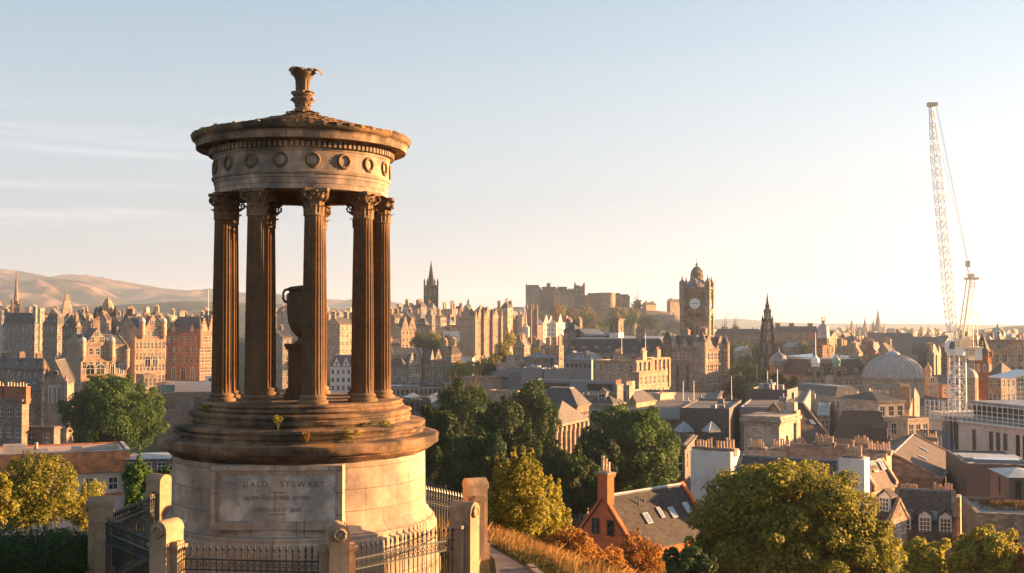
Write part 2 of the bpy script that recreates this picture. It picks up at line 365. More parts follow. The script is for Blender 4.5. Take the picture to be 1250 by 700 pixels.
# path beside the railing
plain('path_gravel', (.16, .135, .12), rough=.95, var=.25, scale=3, bump=.3)
plain('kerb_stone', (.26, .21, .17), rough=.9, var=.25, scale=2)
pl = [(-1.15, 20), (-.55, 24), (-.32, 27), (-.45, 30.2), (-1.0, 33)]; pr = [(1.9, 20), (1.35, 24), (.95, 26.6), (.35, 29.2), (-.55, 31.8)]
mb = MB()
for i in range(4):
    for j in range(4):
        q = []
        for (ii, jj) in ((i, j), (i, j + 1), (i + 1, j + 1), (i + 1, j)):
            f = jj / 4; x = pl[ii][0] * (1 - f) + pr[ii][0] * f; y = pl[ii][1] * (1 - f) + pr[ii][1] * f
            q.append((x, y, T(x, y) + .02))
        mb.quad(*q)
struct(mb.build('path', M['path_gravel']))
mb = MB()
for i in range(3):
    for s_ in range(6):
        a = Vector((*pr[i], 0)).lerp(Vector((*pr[i + 1], 0)), s_ / 6 + .01); c = Vector((*pr[i], 0)).lerp(Vector((*pr[i + 1], 0)), (s_ + 1) / 6 - .01)
        d = (c - a).normalized(); nn = Vector((d.y, -d.x, 0)) * .16
        jz = random.Random(i * 7 + s_).uniform(-.02, .02)
        a.z = T(a.x, a.y) - .1; c.z = T(c.x, c.y) - .1
        mb.prism([a, c, c + nn, a + nn], (0, 0, .21 + jz))
struct(mb.build('path_kerb', M['kerb_stone']))
# ------------------------------------------------------------------ hills
def hill_mat(name, c, c2, c3, sc_):
    nt, b = newmat(name); Lk = nt.links.new
    t = N(nt, 'ShaderNodeTexCoord'); n = N(nt, 'ShaderNodeTexNoise', i_Scale=sc_, i_Detail=8.0, i_Roughness=.62); Lk(t.outputs['Object'], n.inputs['Vector'])
    r = N(nt, 'ShaderNodeValToRGB'); e = r.color_ramp.elements; e[0].position = .41; e[0].color = rgb(c); e[1].position = .60; e[1].color = rgb(c2)
    q = e.new(.5); q.color = rgb(c3)
    Lk(n.outputs[0], r.inputs[0]); Lk(r.outputs[0], b.inputs['Base Color']); b.inputs['Roughness'].default_value = 1; b.inputs['Specular IOR Level'].default_value = 0
hill_mat('moor', (.016, .020, .012), (.20, .12, .085), (.075, .05, .036), .007)
hill_mat('woodland', (.03, .04, .02), (.14, .11, .05), (.06, .06, .03), .012)
def interp(pts, x):
    if x <= pts[0][0]: return pts[0][1]
    for (a, b_), (c, d) in zip(pts, pts[1:]):
        if x <= c:
            t_ = (x - a) / (c - a); t_ = t_ * t_ * (3 - 2 * t_) * .5 + t_ * .5
            return b_ + (d - b_) * t_
    return pts[-1][1]
def hill(name, Y, prof, depth, mat, basez=55, amp=.12, seed=0, freq=.0022, nx=150, ny=26):
    p0, p1 = prof[0][0], prof[-1][0]; mb = MB()
    for j in range(ny):
        v = -1 + 1.6 * j / (ny - 1)
        for i in range(nx):
            px = p0 + (p1 - p0) * i / (nx - 1); y = Y + v * depth
            x = xat(px, Y) * (1 + .0 * v)
            hgt = zat(interp(prof, px), Y) - basez
            g = math.exp(-(v * 1.5) ** 2) if v < 0 else math.exp(-(v * 2) ** 2)
            n_ = mnoise.fractal(Vector((x * freq, y * freq, seed)), 1, 2, 5)
            mb.v.append((x, y, basez + hgt * g * (1 + amp * n_ * (1 if v < -.12 else .25)) + amp * hgt * n_ * .35 * (g < .9)))
    for j in range(ny - 1):
        for i in range(nx - 1): mb.f.append((j * nx + i, j * nx + i + 1, (j + 1) * nx + i + 1, (j + 1) * nx + i)); mb.m.append(0)
    return struct(mb.build(name, M[mat], smooth=180))
hill('far_hills', 5400, [(-120, 345), (-60, 331), (0, 328), (29, 333), (56, 338.5), (73, 341.5), (88, 340), (126, 340), (150, 344), (175, 350), (195, 352.5), (226, 355), (243, 354), (265, 355), (330, 361), (400, 367), (440, 368), (472, 368), (495, 373), (540, 381), (600, 391), (660, 397)], 1500, 'moor', amp=.22, seed=1, freq=.003, nx=220, ny=40)
hill('near_hills', 4300, [(-120, 352), (-50, 346), (0, 347), (40, 343), (75, 342), (95, 345), (115, 352), (130, 362), (150, 372), (175, 380), (230, 388), (300, 394)], 900, 'moor', amp=.26, seed=5, freq=.004, nx=160, ny=36)
hill('wooded_hills', 3000, [(-120, 381), (0, 376), (60, 377), (120, 375), (180, 371), (230, 369), (265, 368), (330, 372), (420, 378), (500, 386), (620, 392), (700, 398)], 700, 'woodland', amp=.2, seed=9, freq=.006)
hill('far_ridge', 6500, [(760, 397), (830, 392.5), (880, 390), (900, 389.5), (930, 392), (965, 394.5), (1000, 395), (1080, 395.5), (1160, 396), (1230, 397), (1330, 396)], 1500, 'woodland', amp=.12, seed=3)
hill('wooded_ridge', 2300, [(1150, 408), (1185, 405), (1200, 402.5), (1225, 400), (1250, 398), (1300, 397), (1360, 400)], 420, 'woodland', amp=.14, seed=4, freq=.012)
# ------------------------------------------------------------------ haze
mb = MB(); mb.box(-9400, 9400, -9400, 9400, 52, 350)
hz = mb.build('haze', None); hz['kind'] = 'stuff'
m = bpy.data.materials.new('haze'); m.use_nodes = True; nt = m.node_tree; nt.nodes.clear()
o_ = N(nt, 'ShaderNodeOutputMaterial'); pv = N(nt, 'ShaderNodeVolumePrincipled'); pv.inputs['Color'].default_value = (.60, .77, 1, 1)
pv.inputs['Density'].default_value = 1.0e-4; pv.inputs['Anisotropy'].default_value = .3
for k_ in ('Density Attribute', 'Color Attribute', 'Temperature Attribute'): pv.inputs[k_].default_value = ''
nt.links.new(pv.outputs[0], o_.inputs['Volume']); hz.data.materials.clear(); hz.data.materials.append(m)
# ------------------------------------------------------------------ monument
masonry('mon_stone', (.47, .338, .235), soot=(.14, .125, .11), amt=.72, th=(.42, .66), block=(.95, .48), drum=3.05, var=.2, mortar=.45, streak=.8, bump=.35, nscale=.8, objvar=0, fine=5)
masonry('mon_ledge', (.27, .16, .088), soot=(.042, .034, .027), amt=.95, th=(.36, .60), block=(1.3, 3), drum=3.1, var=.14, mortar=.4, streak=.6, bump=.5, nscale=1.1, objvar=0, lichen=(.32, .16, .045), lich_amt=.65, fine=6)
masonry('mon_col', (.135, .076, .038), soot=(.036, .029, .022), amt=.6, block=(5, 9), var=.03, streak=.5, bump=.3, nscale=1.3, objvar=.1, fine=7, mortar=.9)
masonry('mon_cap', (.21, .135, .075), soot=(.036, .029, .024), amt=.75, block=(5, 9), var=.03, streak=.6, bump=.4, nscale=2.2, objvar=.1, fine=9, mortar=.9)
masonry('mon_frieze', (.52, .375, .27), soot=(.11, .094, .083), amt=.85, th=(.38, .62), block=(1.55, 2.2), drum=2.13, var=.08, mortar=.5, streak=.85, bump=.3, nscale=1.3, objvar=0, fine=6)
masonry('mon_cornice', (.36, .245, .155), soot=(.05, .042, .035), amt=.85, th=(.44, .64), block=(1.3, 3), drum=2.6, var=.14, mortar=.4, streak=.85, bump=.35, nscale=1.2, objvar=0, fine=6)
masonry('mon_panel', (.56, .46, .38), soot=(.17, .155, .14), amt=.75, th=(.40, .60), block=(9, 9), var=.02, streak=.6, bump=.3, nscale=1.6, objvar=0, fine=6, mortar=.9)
plain('letter', (.13, .108, .095), rough=.9, var=.2, scale=8, c2=(.24, .20, .17), lo=.45, hi=.7)
MX, MY = xat(368, 28.6), 28.6
MZ = 93.9; MR = rad(10.2)
mon = thing('monument', 'round stone temple with nine fluted columns, carved finial and inscribed base', 'monument', (MX, MY, MZ), MR)
rng = random.Random(5)
SEG = 120
o = MB().lathe([(3.42, -.6), (3.42, .35), (3.34, .40), (3.32, 1.28), (3.26, 1.33), (3.27, 1.40), (3.20, 1.47), (3.15, 1.50), (3.12, 1.58), (3.05, 1.64)], SEG, jit=.012).build('base_plinth', M['mon_stone'], mon, smooth=40)
MB().lathe([(3.04, 1.62), (3.03, 3.02)], SEG, jit=.006).build('drum', M['mon_stone'], mon, smooth=40)
mb = MB().lathe([(3.03, 3.0), (3.10, 3.04), (3.16, 3.10), (3.24, 3.14), (3.25, 3.18), (3.33, 3.20), (3.355, 3.24), (3.36, 3.40), (3.33, 3.43), (3.02, 3.455), (2.9, 3.46)], SEG, jit=.035)
mb.build('ledge', M['mon_ledge'], mon, smooth=35)
MB().lathe([(2.99, 3.44), (2.97, 3.49), (2.98, 3.52), (3.02, 3.535), (3.03, 3.60), (2.97, 3.615), (2.98, 3.65), (3.03, 3.66), (3.03, 3.715), (2.98, 3.74), (2.6, 3.755)], SEG, jit=.05).build('step', M['mon_ledge'], mon, smooth=35)
MB().lathe([(2.66, 3.74), (2.65, 3.80), (2.68, 3.82), (2.68, 3.90), (2.63, 3.92), (2.63, 3.96), (2.68, 3.97), (2.67, 4.02), (2.62, 4.045), (2.4, 4.055)], SEG, jit=.04).build('step', M['mon_ledge'], mon, smooth=35)
MB().lathe([(2.44, 4.04), (2.48, 4.07), (2.50, 4.10), (2.49, 4.15), (2.44, 4.165), (2.43, 4.19), (2.47, 4.20), (2.46, 4.24), (2.41, 4.255), (0, 4.262)], SEG, jit=.025).build('stylobate', M['mon_ledge'], mon, smooth=35)
# inscription panel: flat slab standing proud of the drum
pth = rad(-9.5); pd = 3.03
def pl_pt(u, d, z): return (d * sin(pth) + u * cos(pth), -(d * cos(pth)) + u * sin(pth), z)
mb = MB()
def pbox(u0, u1, d0, d1, z0, z1, m_=0):
    c = [pl_pt(u, d, z) for z in (z0, z1) for (u, d) in ((u0, d1), (u1, d1), (u1, d0), (u0, d0))]
    mb.add(c, [(0, 3, 2, 1), (4, 5, 6, 7), (0, 1, 5, 4), (1, 2, 6, 5), (2, 3, 7, 6), (3, 0, 4, 7)], m_)
hw = 1.42
pbox(-hw, hw, 2.55, pd, 1.66, 2.995, 0)                                          # slab
pan = mb.build('inscription_panel', M['mon_panel'], mon)
mb = MB()
pbox(-hw - .012, -hw + .09, 2.55, pd + .075, 1.78, 2.99); pbox(hw - .09, hw + .012, 2.55, pd + .075, 1.78, 2.99)
pbox(-hw + .091, hw - .091, 2.9, pd + .06, 2.86, 2.985); pbox(-hw - .03, hw + .03, 2.55, pd + .09, 1.60, 1.775)
pbox(-hw + .091, hw - .091, 2.95, pd + .03, 2.80, 2.858); pbox(-hw + .091, -hw + .15, 2.95, pd + .03, 1.776, 2.799); pbox(hw - .15, hw - .091, 2.95, pd + .03, 1.776, 2.799)
mb.build('panel_frame', M['mon_stone'], pan)
def text(body, u, z, size, parent, xs=1.0, sp=1.0):
    cu = bpy.data.curves.new('lettering', 'FONT'); cu.body = body; cu.size = size; cu.align_x = 'CENTER'; cu.extrude = .004; cu.space_character = sp
    cu.materials.append(M['letter']); tmp = bpy.data.objects.new('tmp', cu); me = bpy.data.meshes.new_from_object(tmp); bpy.data.objects.remove(tmp); o = obj('lettering', me, parent)
    o.location = pl_pt(u, pd + .006, z); o.rotation_euler = (pi / 2, 0, pth); o.scale = (xs, 1, 1); return o
text('DUGALD   STEWART', -.02, 2.52, .185, pan, 1.0, 1.28)
text('BORN NOVEMBER 22 1753', .0, 2.245, .120, pan, 1.0, 1.0)
text('DIED JUNE 11 1828', .0, 1.985, .120, pan, 1.0, 1.02)
# columns
def fluted(r0, r1, z0, z1, nf=20, nz=12):
    mb = MB(); k = 4
    for j in range(nz + 1):
        t = j / nz; r = r0 + (r1 - r0) * (t ** 1.6); z = z0 + (z1 - z0) * t
        fade = 1 if 0 < j < nz else .15
        for i in range(nf):
            for q, dr in enumerate((0, .0, .075, .075)):
                a = 2 * pi * (i + (0, .24, .45, .79)[q]) / nf
                rr = r * (1 - dr * fade); mb.v.append((rr * sin(a), -rr * cos(a), z))
    n = nf * k
    for j in range(nz):
        for i in range(n): ii = (i + 1) % n; mb.f.append((j * n + i, j * n + ii, (j + 1) * n + ii, (j + 1) * n + i)); mb.m.append(0)
    return mb
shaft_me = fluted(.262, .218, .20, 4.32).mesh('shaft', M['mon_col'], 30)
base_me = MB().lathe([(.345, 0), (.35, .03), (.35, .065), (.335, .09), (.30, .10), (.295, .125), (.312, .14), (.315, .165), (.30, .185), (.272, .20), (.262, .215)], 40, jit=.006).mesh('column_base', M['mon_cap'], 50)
mb = MB().lathe([(.218, 4.31), (.245, 4.325), (.245, 4.345), (.215, 4.36), (.21, 4.6), (.25, 4.82), (.29, 4.87)], 24)
def leaf(a, r0, z0, h, out, wdt):
    pts = [(0, 0, 1), (.02, .35, 1.05), (.03, .65, .95), (.3, .9, .8), (.75, 1.0, .6), (1.0, .88, .3)]
    k = len(mb.v)
    for (o_, hh, ww) in pts:
        for s in (-1, -.5, 0, .5, 1):
            rr = r0 + out * o_ + (.018 if s == 0 else (.0 if abs(s) == 1 else -.008)); aa = a + s * ww * wdt / max(rr, .1) * .5
            mb.v.append((rr * sin(aa), -rr * cos(aa), z0 + h * hh))
    for j in range(5):
        for i in range(4): mb.f.append((k + j * 5 + i, k + j * 5 + i + 1, k + j * 5 + i + 6, k + j * 5 + i + 5)); mb.m.append(0)
for i in range(8): leaf(2 * pi * i / 8, .225, 4.345, .22, .09, .17)
for i in range(8): leaf(2 * pi * (i + .5) / 8, .22, 4.40, .34, .11, .16)
for i in range(4):
    a = pi / 4 + i * pi / 2
    dx, dy = sin(a), -cos(a); tx, ty = cos(a), sin(a)
    for s in (-1, 1):
        pts = [(.24 * dx + s * .10 * tx, .24 * dy + s * .10 * ty, 4.66)]
        for q in range(11):
            th = -pi * .5 + q * .62; rr = .075 * (1 - q / 14)
            pts.append(((.335 + rr * cos(th) * .9) * dx + s * .018 * tx, (.335 + rr * cos(th) * .9) * dy + s * .018 * ty, 4.80 + rr * sin(th) + .0))
        mb.path(pts, [.022] + [.024 - .0009 * q for q in range(11)], 5)
    b_ = i * pi / 2                     # little helices and flower at the face centres
    mb.torus((.30 * sin(b_) * 1.0, -.30 * cos(b_), 4.885), .03, .022, 'z', 8, 5)
    for s in (-1, 1):
        mb.path([(.25 * sin(b_) + s * .12 * cos(b_), -.25 * cos(b_) + s * .12 * sin(b_), 4.68), (.28 * sin(b_) + s * .09 * cos(b_), -.28 * cos(b_) + s * .09 * sin(b_), 4.80), (.30 * sin(b_) + s * .045 * cos(b_), -.30 * cos(b_) + s * .045 * sin(b_), 4.82), (.295 * sin(b_) + s * .055 * cos(b_), -.295 * cos(b_) + s * .055 * sin(b_), 4.77)], .016, 5)
ab = []                                  # concave abacus
for i in range(4):
    a = pi / 4 + i * pi / 2
    for s in (-.045, .045): ab.append(((.405 * sin(a) + s * cos(a)), (-.405 * cos(a) + s * sin(a)), 4.875))
    for q in (.3, .5, .7):
        aa = a + q * pi / 2; rr = .275 if q == .5 else .295
        ab.append((rr * sin(aa), -rr * cos(aa), 4.875))
mb.prism(ab, (0, 0, .075))
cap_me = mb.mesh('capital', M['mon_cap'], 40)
for k in range(9):
    a = rad(8 + 40 * k); r = 1.93
    c = obj('column', None, mon, (r * sin(a), -r * cos(a), 4.25), a)
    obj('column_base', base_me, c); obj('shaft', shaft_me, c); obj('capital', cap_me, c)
# entablature
E0 = 9.2
MB().lathe([(1.72, E0), (2.08, E0), (2.085, E0 + .12), (2.10, E0 + .125), (2.105, E0 + .25), (2.125, E0 + .255), (2.13, E0 + .33), (2.16, E0 + .345), (2.175, E0 + .40), (2.12, E0 + .42), (2.12, E0 + .87), (2.14, E0 + .885), (2.15, E0 + .93), (1.72, E0 + .95), (1.72, E0)], SEG, jit=.006).build('entablature', M['mon_frieze'], mon, smooth=35)
MB().lathe([(1.73, E0 + .25), (1.2, E0 + .30), (0, E0 + .32)], 48).build('ceiling_slab', M['mon_ledge'], mon)
mb = MB().lathe([(2.16, E0 + .925), (2.17, E0 + 1.08), (2.2, E0 + 1.09)], SEG)
for i in range(112):
    a = 2 * pi * i / 112
    cx, sx = cos(a), sin(a)
    def q(u, r, z): return (r * sx + u * cx, -r * cx + u * sx, z)
    c = [q(u, r, z) for z in (E0 + .945, E0 + 1.075) for (u, r) in ((-.033, 2.25), (.033, 2.25), (.033, 2.16), (-.033, 2.16))]
    mb.add(c, [(0, 3, 2, 1), (4, 5, 6, 7), (0, 1, 5, 4), (1, 2, 6, 5), (3, 0, 4, 7)])
mb.build('dentil_band', M['mon_frieze'], mon)
mb = MB().lathe([(2.15, E0 + 1.075), (2.28, E0 + 1.09), (2.30, E0 + 1.12), (2.50, E0 + 1.135), (2.51, E0 + 1.10), (2.545, E0 + 1.105), (2.555, E0 + 1.245), (2.57, E0 + 1.26), (2.585, E0 + 1.285), (2.4, E0 + 1.29)], SEG, jit=.006)
mb.build('cornice', M['mon_cornice'], mon, smooth=35)
MB().lathe([(2.45, E0 + 1.287), (2.60, E0 + 1.292), (2.635, E0 + 1.325), (2.65, E0 + 1.375), (2.645, E0 + 1.40), (2.61, E0 + 1.412), (2.45, E0 + 1.415)], SEG, jit=.016).build('gutter', M['mon_ledge'], mon, smooth=35)
# wreaths of the frieze
mb = MB().torus((0, 0, 0), .145, .026, 'y', 28, 6, bump=.55)
mb.path([(0, 0, -.145), (.045, -.012, -.19), (.07, .0, -.175)], .012, 4); mb.path([(0, 0, -.145), (-.045, -.012, -.19), (-.07, .0, -.175)], .012, 4)
mb.path([(-.02, 0, .145), (0, -.02, .165), (.02, 0, .145)], .014, 4)
wr_me = mb.mesh('wreath', M['mon_cap'], 60)
for i in range(18):
    a = rad(6.5 + 20 * i); obj('wreath', wr_me, mon, (2.135 * sin(a), -2.135 * cos(a), E0 + .655), a)
# roof of overlapping stone scales, antefixes along the rim
mb = MB(); rows = 11
for j in range(rows):
    t0 = j / rows; t1 = (j + 1.25) / rows
    r0 = 2.6 * (1 - t0) + .28 * t0; r1 = 2.6 * (1 - t1) + .28 * t1
    zf = lambda t: E0 + 1.405 + .61 * (t ** 1.1)
    n = max(16, int(54 * (1 - t0 * .75)))
    for i in range(n):
        a0 = 2 * pi * (i + .5 * (j % 2)) / n; a1 = a0 + 2 * pi / n; am = (a0 + a1) / 2; g = (a1 - a0) * .03
        jz = rng.uniform(-.008, .012)
        mb.add([(r1 * sin(a0 + g), -r1 * cos(a0 + g), zf(t1) - .004), (r1 * sin(a1 - g), -r1 * cos(a1 - g), zf(t1) - .004), ((r0 + .02) * sin(a1 - g), -(r0 + .02) * cos(a1 - g), zf(t0) + .045 + jz),
                ((r0 + .07) * sin(am), -(r0 + .07) * cos(am), zf(t0) + .04 + jz), ((r0 + .02) * sin(a0 + g), -(r0 + .02) * cos(a0 + g), zf(t0) + .045 + jz),
                ((r0 + .02) * sin(a1 - g), -(r0 + .02) * cos(a1 - g), zf(t0) - .02), ((r0 + .07) * sin(am), -(r0 + .07) * cos(am), zf(t0) - .02), ((r0 + .02) * sin(a0 + g), -(r0 + .02) * cos(a0 + g), zf(t0) - .02)],
               [(0, 4, 3, 2, 1), (4, 7, 6, 3), (3, 6, 5, 2)])
roof = mb.build('roof', M['mon_ledge'], mon)
mb = MB().prism([(-.06, 0, 0), (.06, 0, 0), (.075, 0, .07), (.03, 0, .13), (0, 0, .14), (-.03, 0, .13), (-.075, 0, .07)], (0, .07, .0))
an_me = mb.mesh('antefix', M['mon_cornice'])
for i in range(27):
    if i in (3, 9, 16): continue
    a = rad(4 + 360 / 27 * i); obj('antefix', an_me, roof, (2.62 * sin(a), -2.62 * cos(a), E0 + 1.385 + rng.uniform(-.02, .01)), a + rng.uniform(-.1, .1), (.8, 1, .75))
# finial: tripod of curling acanthus
F0 = E0 + 1.95
mb = MB().lathe([(.42, F0 - .05), (.38, F0 + .06), (.27, F0 + .12), (.20, F0 + .22), (.165, F0 + .30), (.18, F0 + .36), (.25, F0 + .44), (.27, F0 + .50), (.20, F0 + .54), (.24, F0 + .58), (.235, F0 + .64), (.165, F0 + .68), (.145, F0 + .80), (.16, F0 + .92), (.205, F0 + 1.03), (.27, F0 + 1.11), (.29, F0 + 1.16), (.15, F0 + 1.13), (.0, F0 + 1.12)], 36, lobes=12, lobe_amp=.07)
def fleaf(a, r0, z0, h, out, wdt, drop=.7):
    pts = [(0, 0, .9), (.03, .35, 1.0), (.1, .65, 1.0), (.38, .92, 1.1), (.75, 1.0, 1.0), (1.0, .9, .8), (1.05, drop, .5)]
    k = len(mb.v)
    for (o_, hh, ww) in pts:
        for s in (-1, -.5, 0, .5, 1):
            rr = r0 + out * o_ + (.03 if s == 0 else (-.02 if abs(s) == 1 else .01)); aa = a + s * ww * wdt / max(rr, .12) * .5
            mb.v.append((rr * sin(aa), -rr * cos(aa), z0 + h * hh))
    for j in range(6):
        for i in range(4): mb.f.append((k + j * 5 + i, k + j * 5 + i + 1, k + j * 5 + i + 6, k + j * 5 + i + 5)); mb.m.append(0)
for i in range(10): fleaf(2 * pi * i / 10, .2, F0 + .0, .16, .2, .16)
for i in range(10): fleaf(2 * pi * (i + .5) / 10, .17, F0 + .30, .20, .10, .13)
for i in range(10): fleaf(2 * pi * i / 10, .16, F0 + .50, .17, .11, .12)
for i in range(3):
    a = rad(78 + 120 * i)
    fleaf(a, .13, F0 + .62, .61, .31, .26, .78); fleaf(a + .55, .14, F0 + .62, .60, .19, .2, .9); fleaf(a - .55, .14, F0 + .62, .60, .19, .2, .9)
    fleaf(a + rad(60), .15, F0 + .62, .53, .13, .2, .9)
mb.build('finial', M['mon_cap'], mon, smooth=50)
# urn inside
urn = thing('stone_urn', 'dark stone urn with small loop handles on a pedestal between the monument columns', 'urn', (MX, MY, MZ + 4.26), MR)
mb = MB().box(-.48, .48, -.48, .48, 0, .12).box(-.42, .42, -.42, .42, .12, .24).box(-.36, .36, -.36, .36, .24, 1.20).box(-.43, .43, -.43, .43, 1.20, 1.27).box(-.47, .47, -.47, .47, 1.27, 1.34)
mb.build('pedestal', M['mon_col'], urn)
MB().lathe([(.0, 1.34), (.20, 1.34), (.20, 1.39), (.10, 1.43), (.10, 1.50), (.16, 1.54), (.28, 1.66), (.37, 1.86), (.405, 2.1), (.415, 2.45), (.41, 2.56), (.35, 2.60), (.35, 2.63), (.42, 2.66), (.42, 2.70), (.30, 2.74), (.0, 2.78)], 36).build('vase', M['mon_cap'], urn, smooth=40)
urn.scale = (.88, .88, 1)
for s in (-1, 1):
    MB().path([(s * .40, 0, 2.36), (s * .47, 0, 2.38), (s * .515, 0, 2.46), (s * .51, 0, 2.58), (s * .46, 0, 2.66), (s * .38, 0, 2.67)], .035, 8).build('handle', M['mon_cap'], urn, smooth=60)
# ------------------------------------------------------------------ railing with stone piers
masonry('pier_stone', (.36, .245, .155), soot=(.09, .07, .055), amt=.6, block=(5, 5), var=.02, streak=.5, bump=.35, nscale=1.2, objvar=.12, fine=7, mortar=.9)
def pier_mesh():
    mb = MB(); w_, d_ = .20, .27
    mb.box(-w_ - .05, w_ + .05, -d_ - .05, d_ + .05, -.3, .42); mb.box(-w_, w_, -d_, d_, .42, 1.88)
    poly = [(-w_, -d_ - .012, 1.88), (w_, -d_ - .012, 1.88)] + [(w_ * 1.04 * cos(t), -d_ - .012, 1.90 + w_ * 1.04 * sin(t)) for t in np.linspace(0, pi, 15)]
    mb.prism(poly, (0, 2 * d_ + .024, 0))
    mb.box(-w_ - .02, w_ + .02, -d_ + .03, d_ - .03, 1.60, 1.66)
    return mb
def shoulder_mesh(s):
    mb = MB(); w_ = .20
    a, b_ = (w_, w_ + .15) if s > 0 else (-w_ - .15, -w_)
    mb.box(a, b_, -.12, .12, -.3, 1.55); a2, b2 = (w_, w_ + .20) if s > 0 else (-w_ - .20, -w_)
    mb.box(a2, b2, -.16, .16, 1.55, 1.62); mb.box(a, b_, -.11, .11, 1.62, 1.68)
    return mb
pm = pier_mesh().mesh('shaft', M['pier_stone'], 40)
sm_ = {s: shoulder_mesh(s).mesh('shoulder', M['pier_stone']) for s in (-1, 1)}
rm = MB().torus((0, 0, 0), .105, .03, 'y', 22, 6, bump=.3); rm.prism([(.06 * cos(t), -.015, .06 * sin(t)) for t in np.linspace(0, 2 * pi, 12)[:-1]], (0, .03, 0)); rm = rm.mesh('roundel', M['pier_stone'], 50)
VX = {}
for nm, px, py, Y in (('A', 204, 633, 24.0), ('B', 412, 637, 23.6), ('C', 567, 612, 26.4), ('D', 580, 582, 30.4), ('F', 194, 578, 31.2), ('G', 123.5, 605, 27.2)):
    VX[nm] = Vector((xat(px, Y, py), Y, 0))
cen = Vector((MX, MY, 0))
VX['H'] = Vector((-3.0, 33.2, 0)); VX['I'] = Vector((-6.8, 33.7, 0))
PLAB = {'A': 'stone railing pier with sunlit rounded top and shaded roundel, left of inscription', 'B': 'stone railing pier with carved roundel in front of the inscription, nearest the camera',
        'C': 'stone railing pier by the gravel path, its sunlit roundel turned right', 'D': 'tall brown stone railing pier behind the pier beside the gravel path',
        'F': 'dark stone railing pier close to the left flank of the drum', 'G': 'square shaded stone railing pier furthest left, before the golden bush',
        'H': 'stone railing pier hidden behind the drum, right back', 'I': 'stone railing pier hidden behind the drum, left back'}
for k_, p in VX.items():
    d = (p - cen); a = math.atan2(d.x, -d.y)
    t = thing('railing_pier', PLAB[k_], 'pier', (p.x, p.y, MZ - .02), a, 'stone piers of the monument railing')
    obj('shaft', pm, t); obj('roundel', rm, t, (0, -.30, 1.90)); obj('shoulder', sm_[-1], t); obj('shoulder', sm_[1], t)
mb = MB().tube((0, 0, -.05), (0, 0, 1.40), .012, 6)
mb.tube((0, 0, 1.30), (0, 0, 1.33), .026, 6); mb.tube((0, 0, 1.385), (0, 0, 1.40), .022, 6)
mb.tube((0, 0, 1.40), (0, 0, 1.44), .012, 6, .034); mb.tube((0, 0, 1.44), (0, 0, 1.55), .034, 6, .003)
bar_me = mb.mesh('bar', M['iron'])
RL = {'AB': 'dark iron railing panel in front of the inscription', 'BC': 'sunlit iron railing panel between the two roundel piers on the right', 'CD': 'iron railing panel edge-on beside the gravel path',
      'DH': 'iron railing panel behind the right flank of the drum', 'HI': 'iron railing panel hidden behind the drum', 'IF': 'iron railing panel behind the left flank of the drum',
      'FG': 'dark iron railing panel at the back left, seen over the nearer one', 'GA': 'blue-black iron railing panel on the left, angled towards the camera'}
for ab_, lab in RL.items():
    p, q = VX[ab_[0]], VX[ab_[1]]; d = (q - p); Ln = d.length; a = math.atan2(d.y, d.x); g = .34
    t = thing('iron_railing', lab, 'railing', (p.x, p.y, MZ + .02), a, 'iron railing panels round the monument')
    nb = int((Ln - 2 * g) / .135)
    MB().box(g, Ln - g, -.022, .022, 1.255, 1.28).build('top_rail', M['iron'], t); MB().box(g, Ln - g, -.022, .022, 1.045, 1.07).build('lower_rail', M['iron'], t)
    MB().box(g, Ln - g, -.024, .024, .10, .135).build('bottom_rail', M['iron'], t)
    mb = MB()
    for i in range(nb * 2):
        x = g + .05 + (i + .5) * (Ln - 2 * g - .1) / (nb * 2)
        mb.torus((x, 0, 1.163), .030, .008, 'y', 10, 4); mb.tube((x, 0, 1.07), (x, 0, 1.135), .008, 4); mb.tube((x, 0, 1.19), (x, 0, 1.255), .008, 4)
    mb.build('frieze', M['iron'], t)
    for i in range(nb + 1):
        x = g + .05 + i * (Ln - 2 * g - .1) / nb; obj('bar', bar_me, t, (x, 0, .05))
    MB().box(g - .1, Ln - g + .1, -.16, .16, -.3, .06).build('kerb', M['pier_stone'], t)
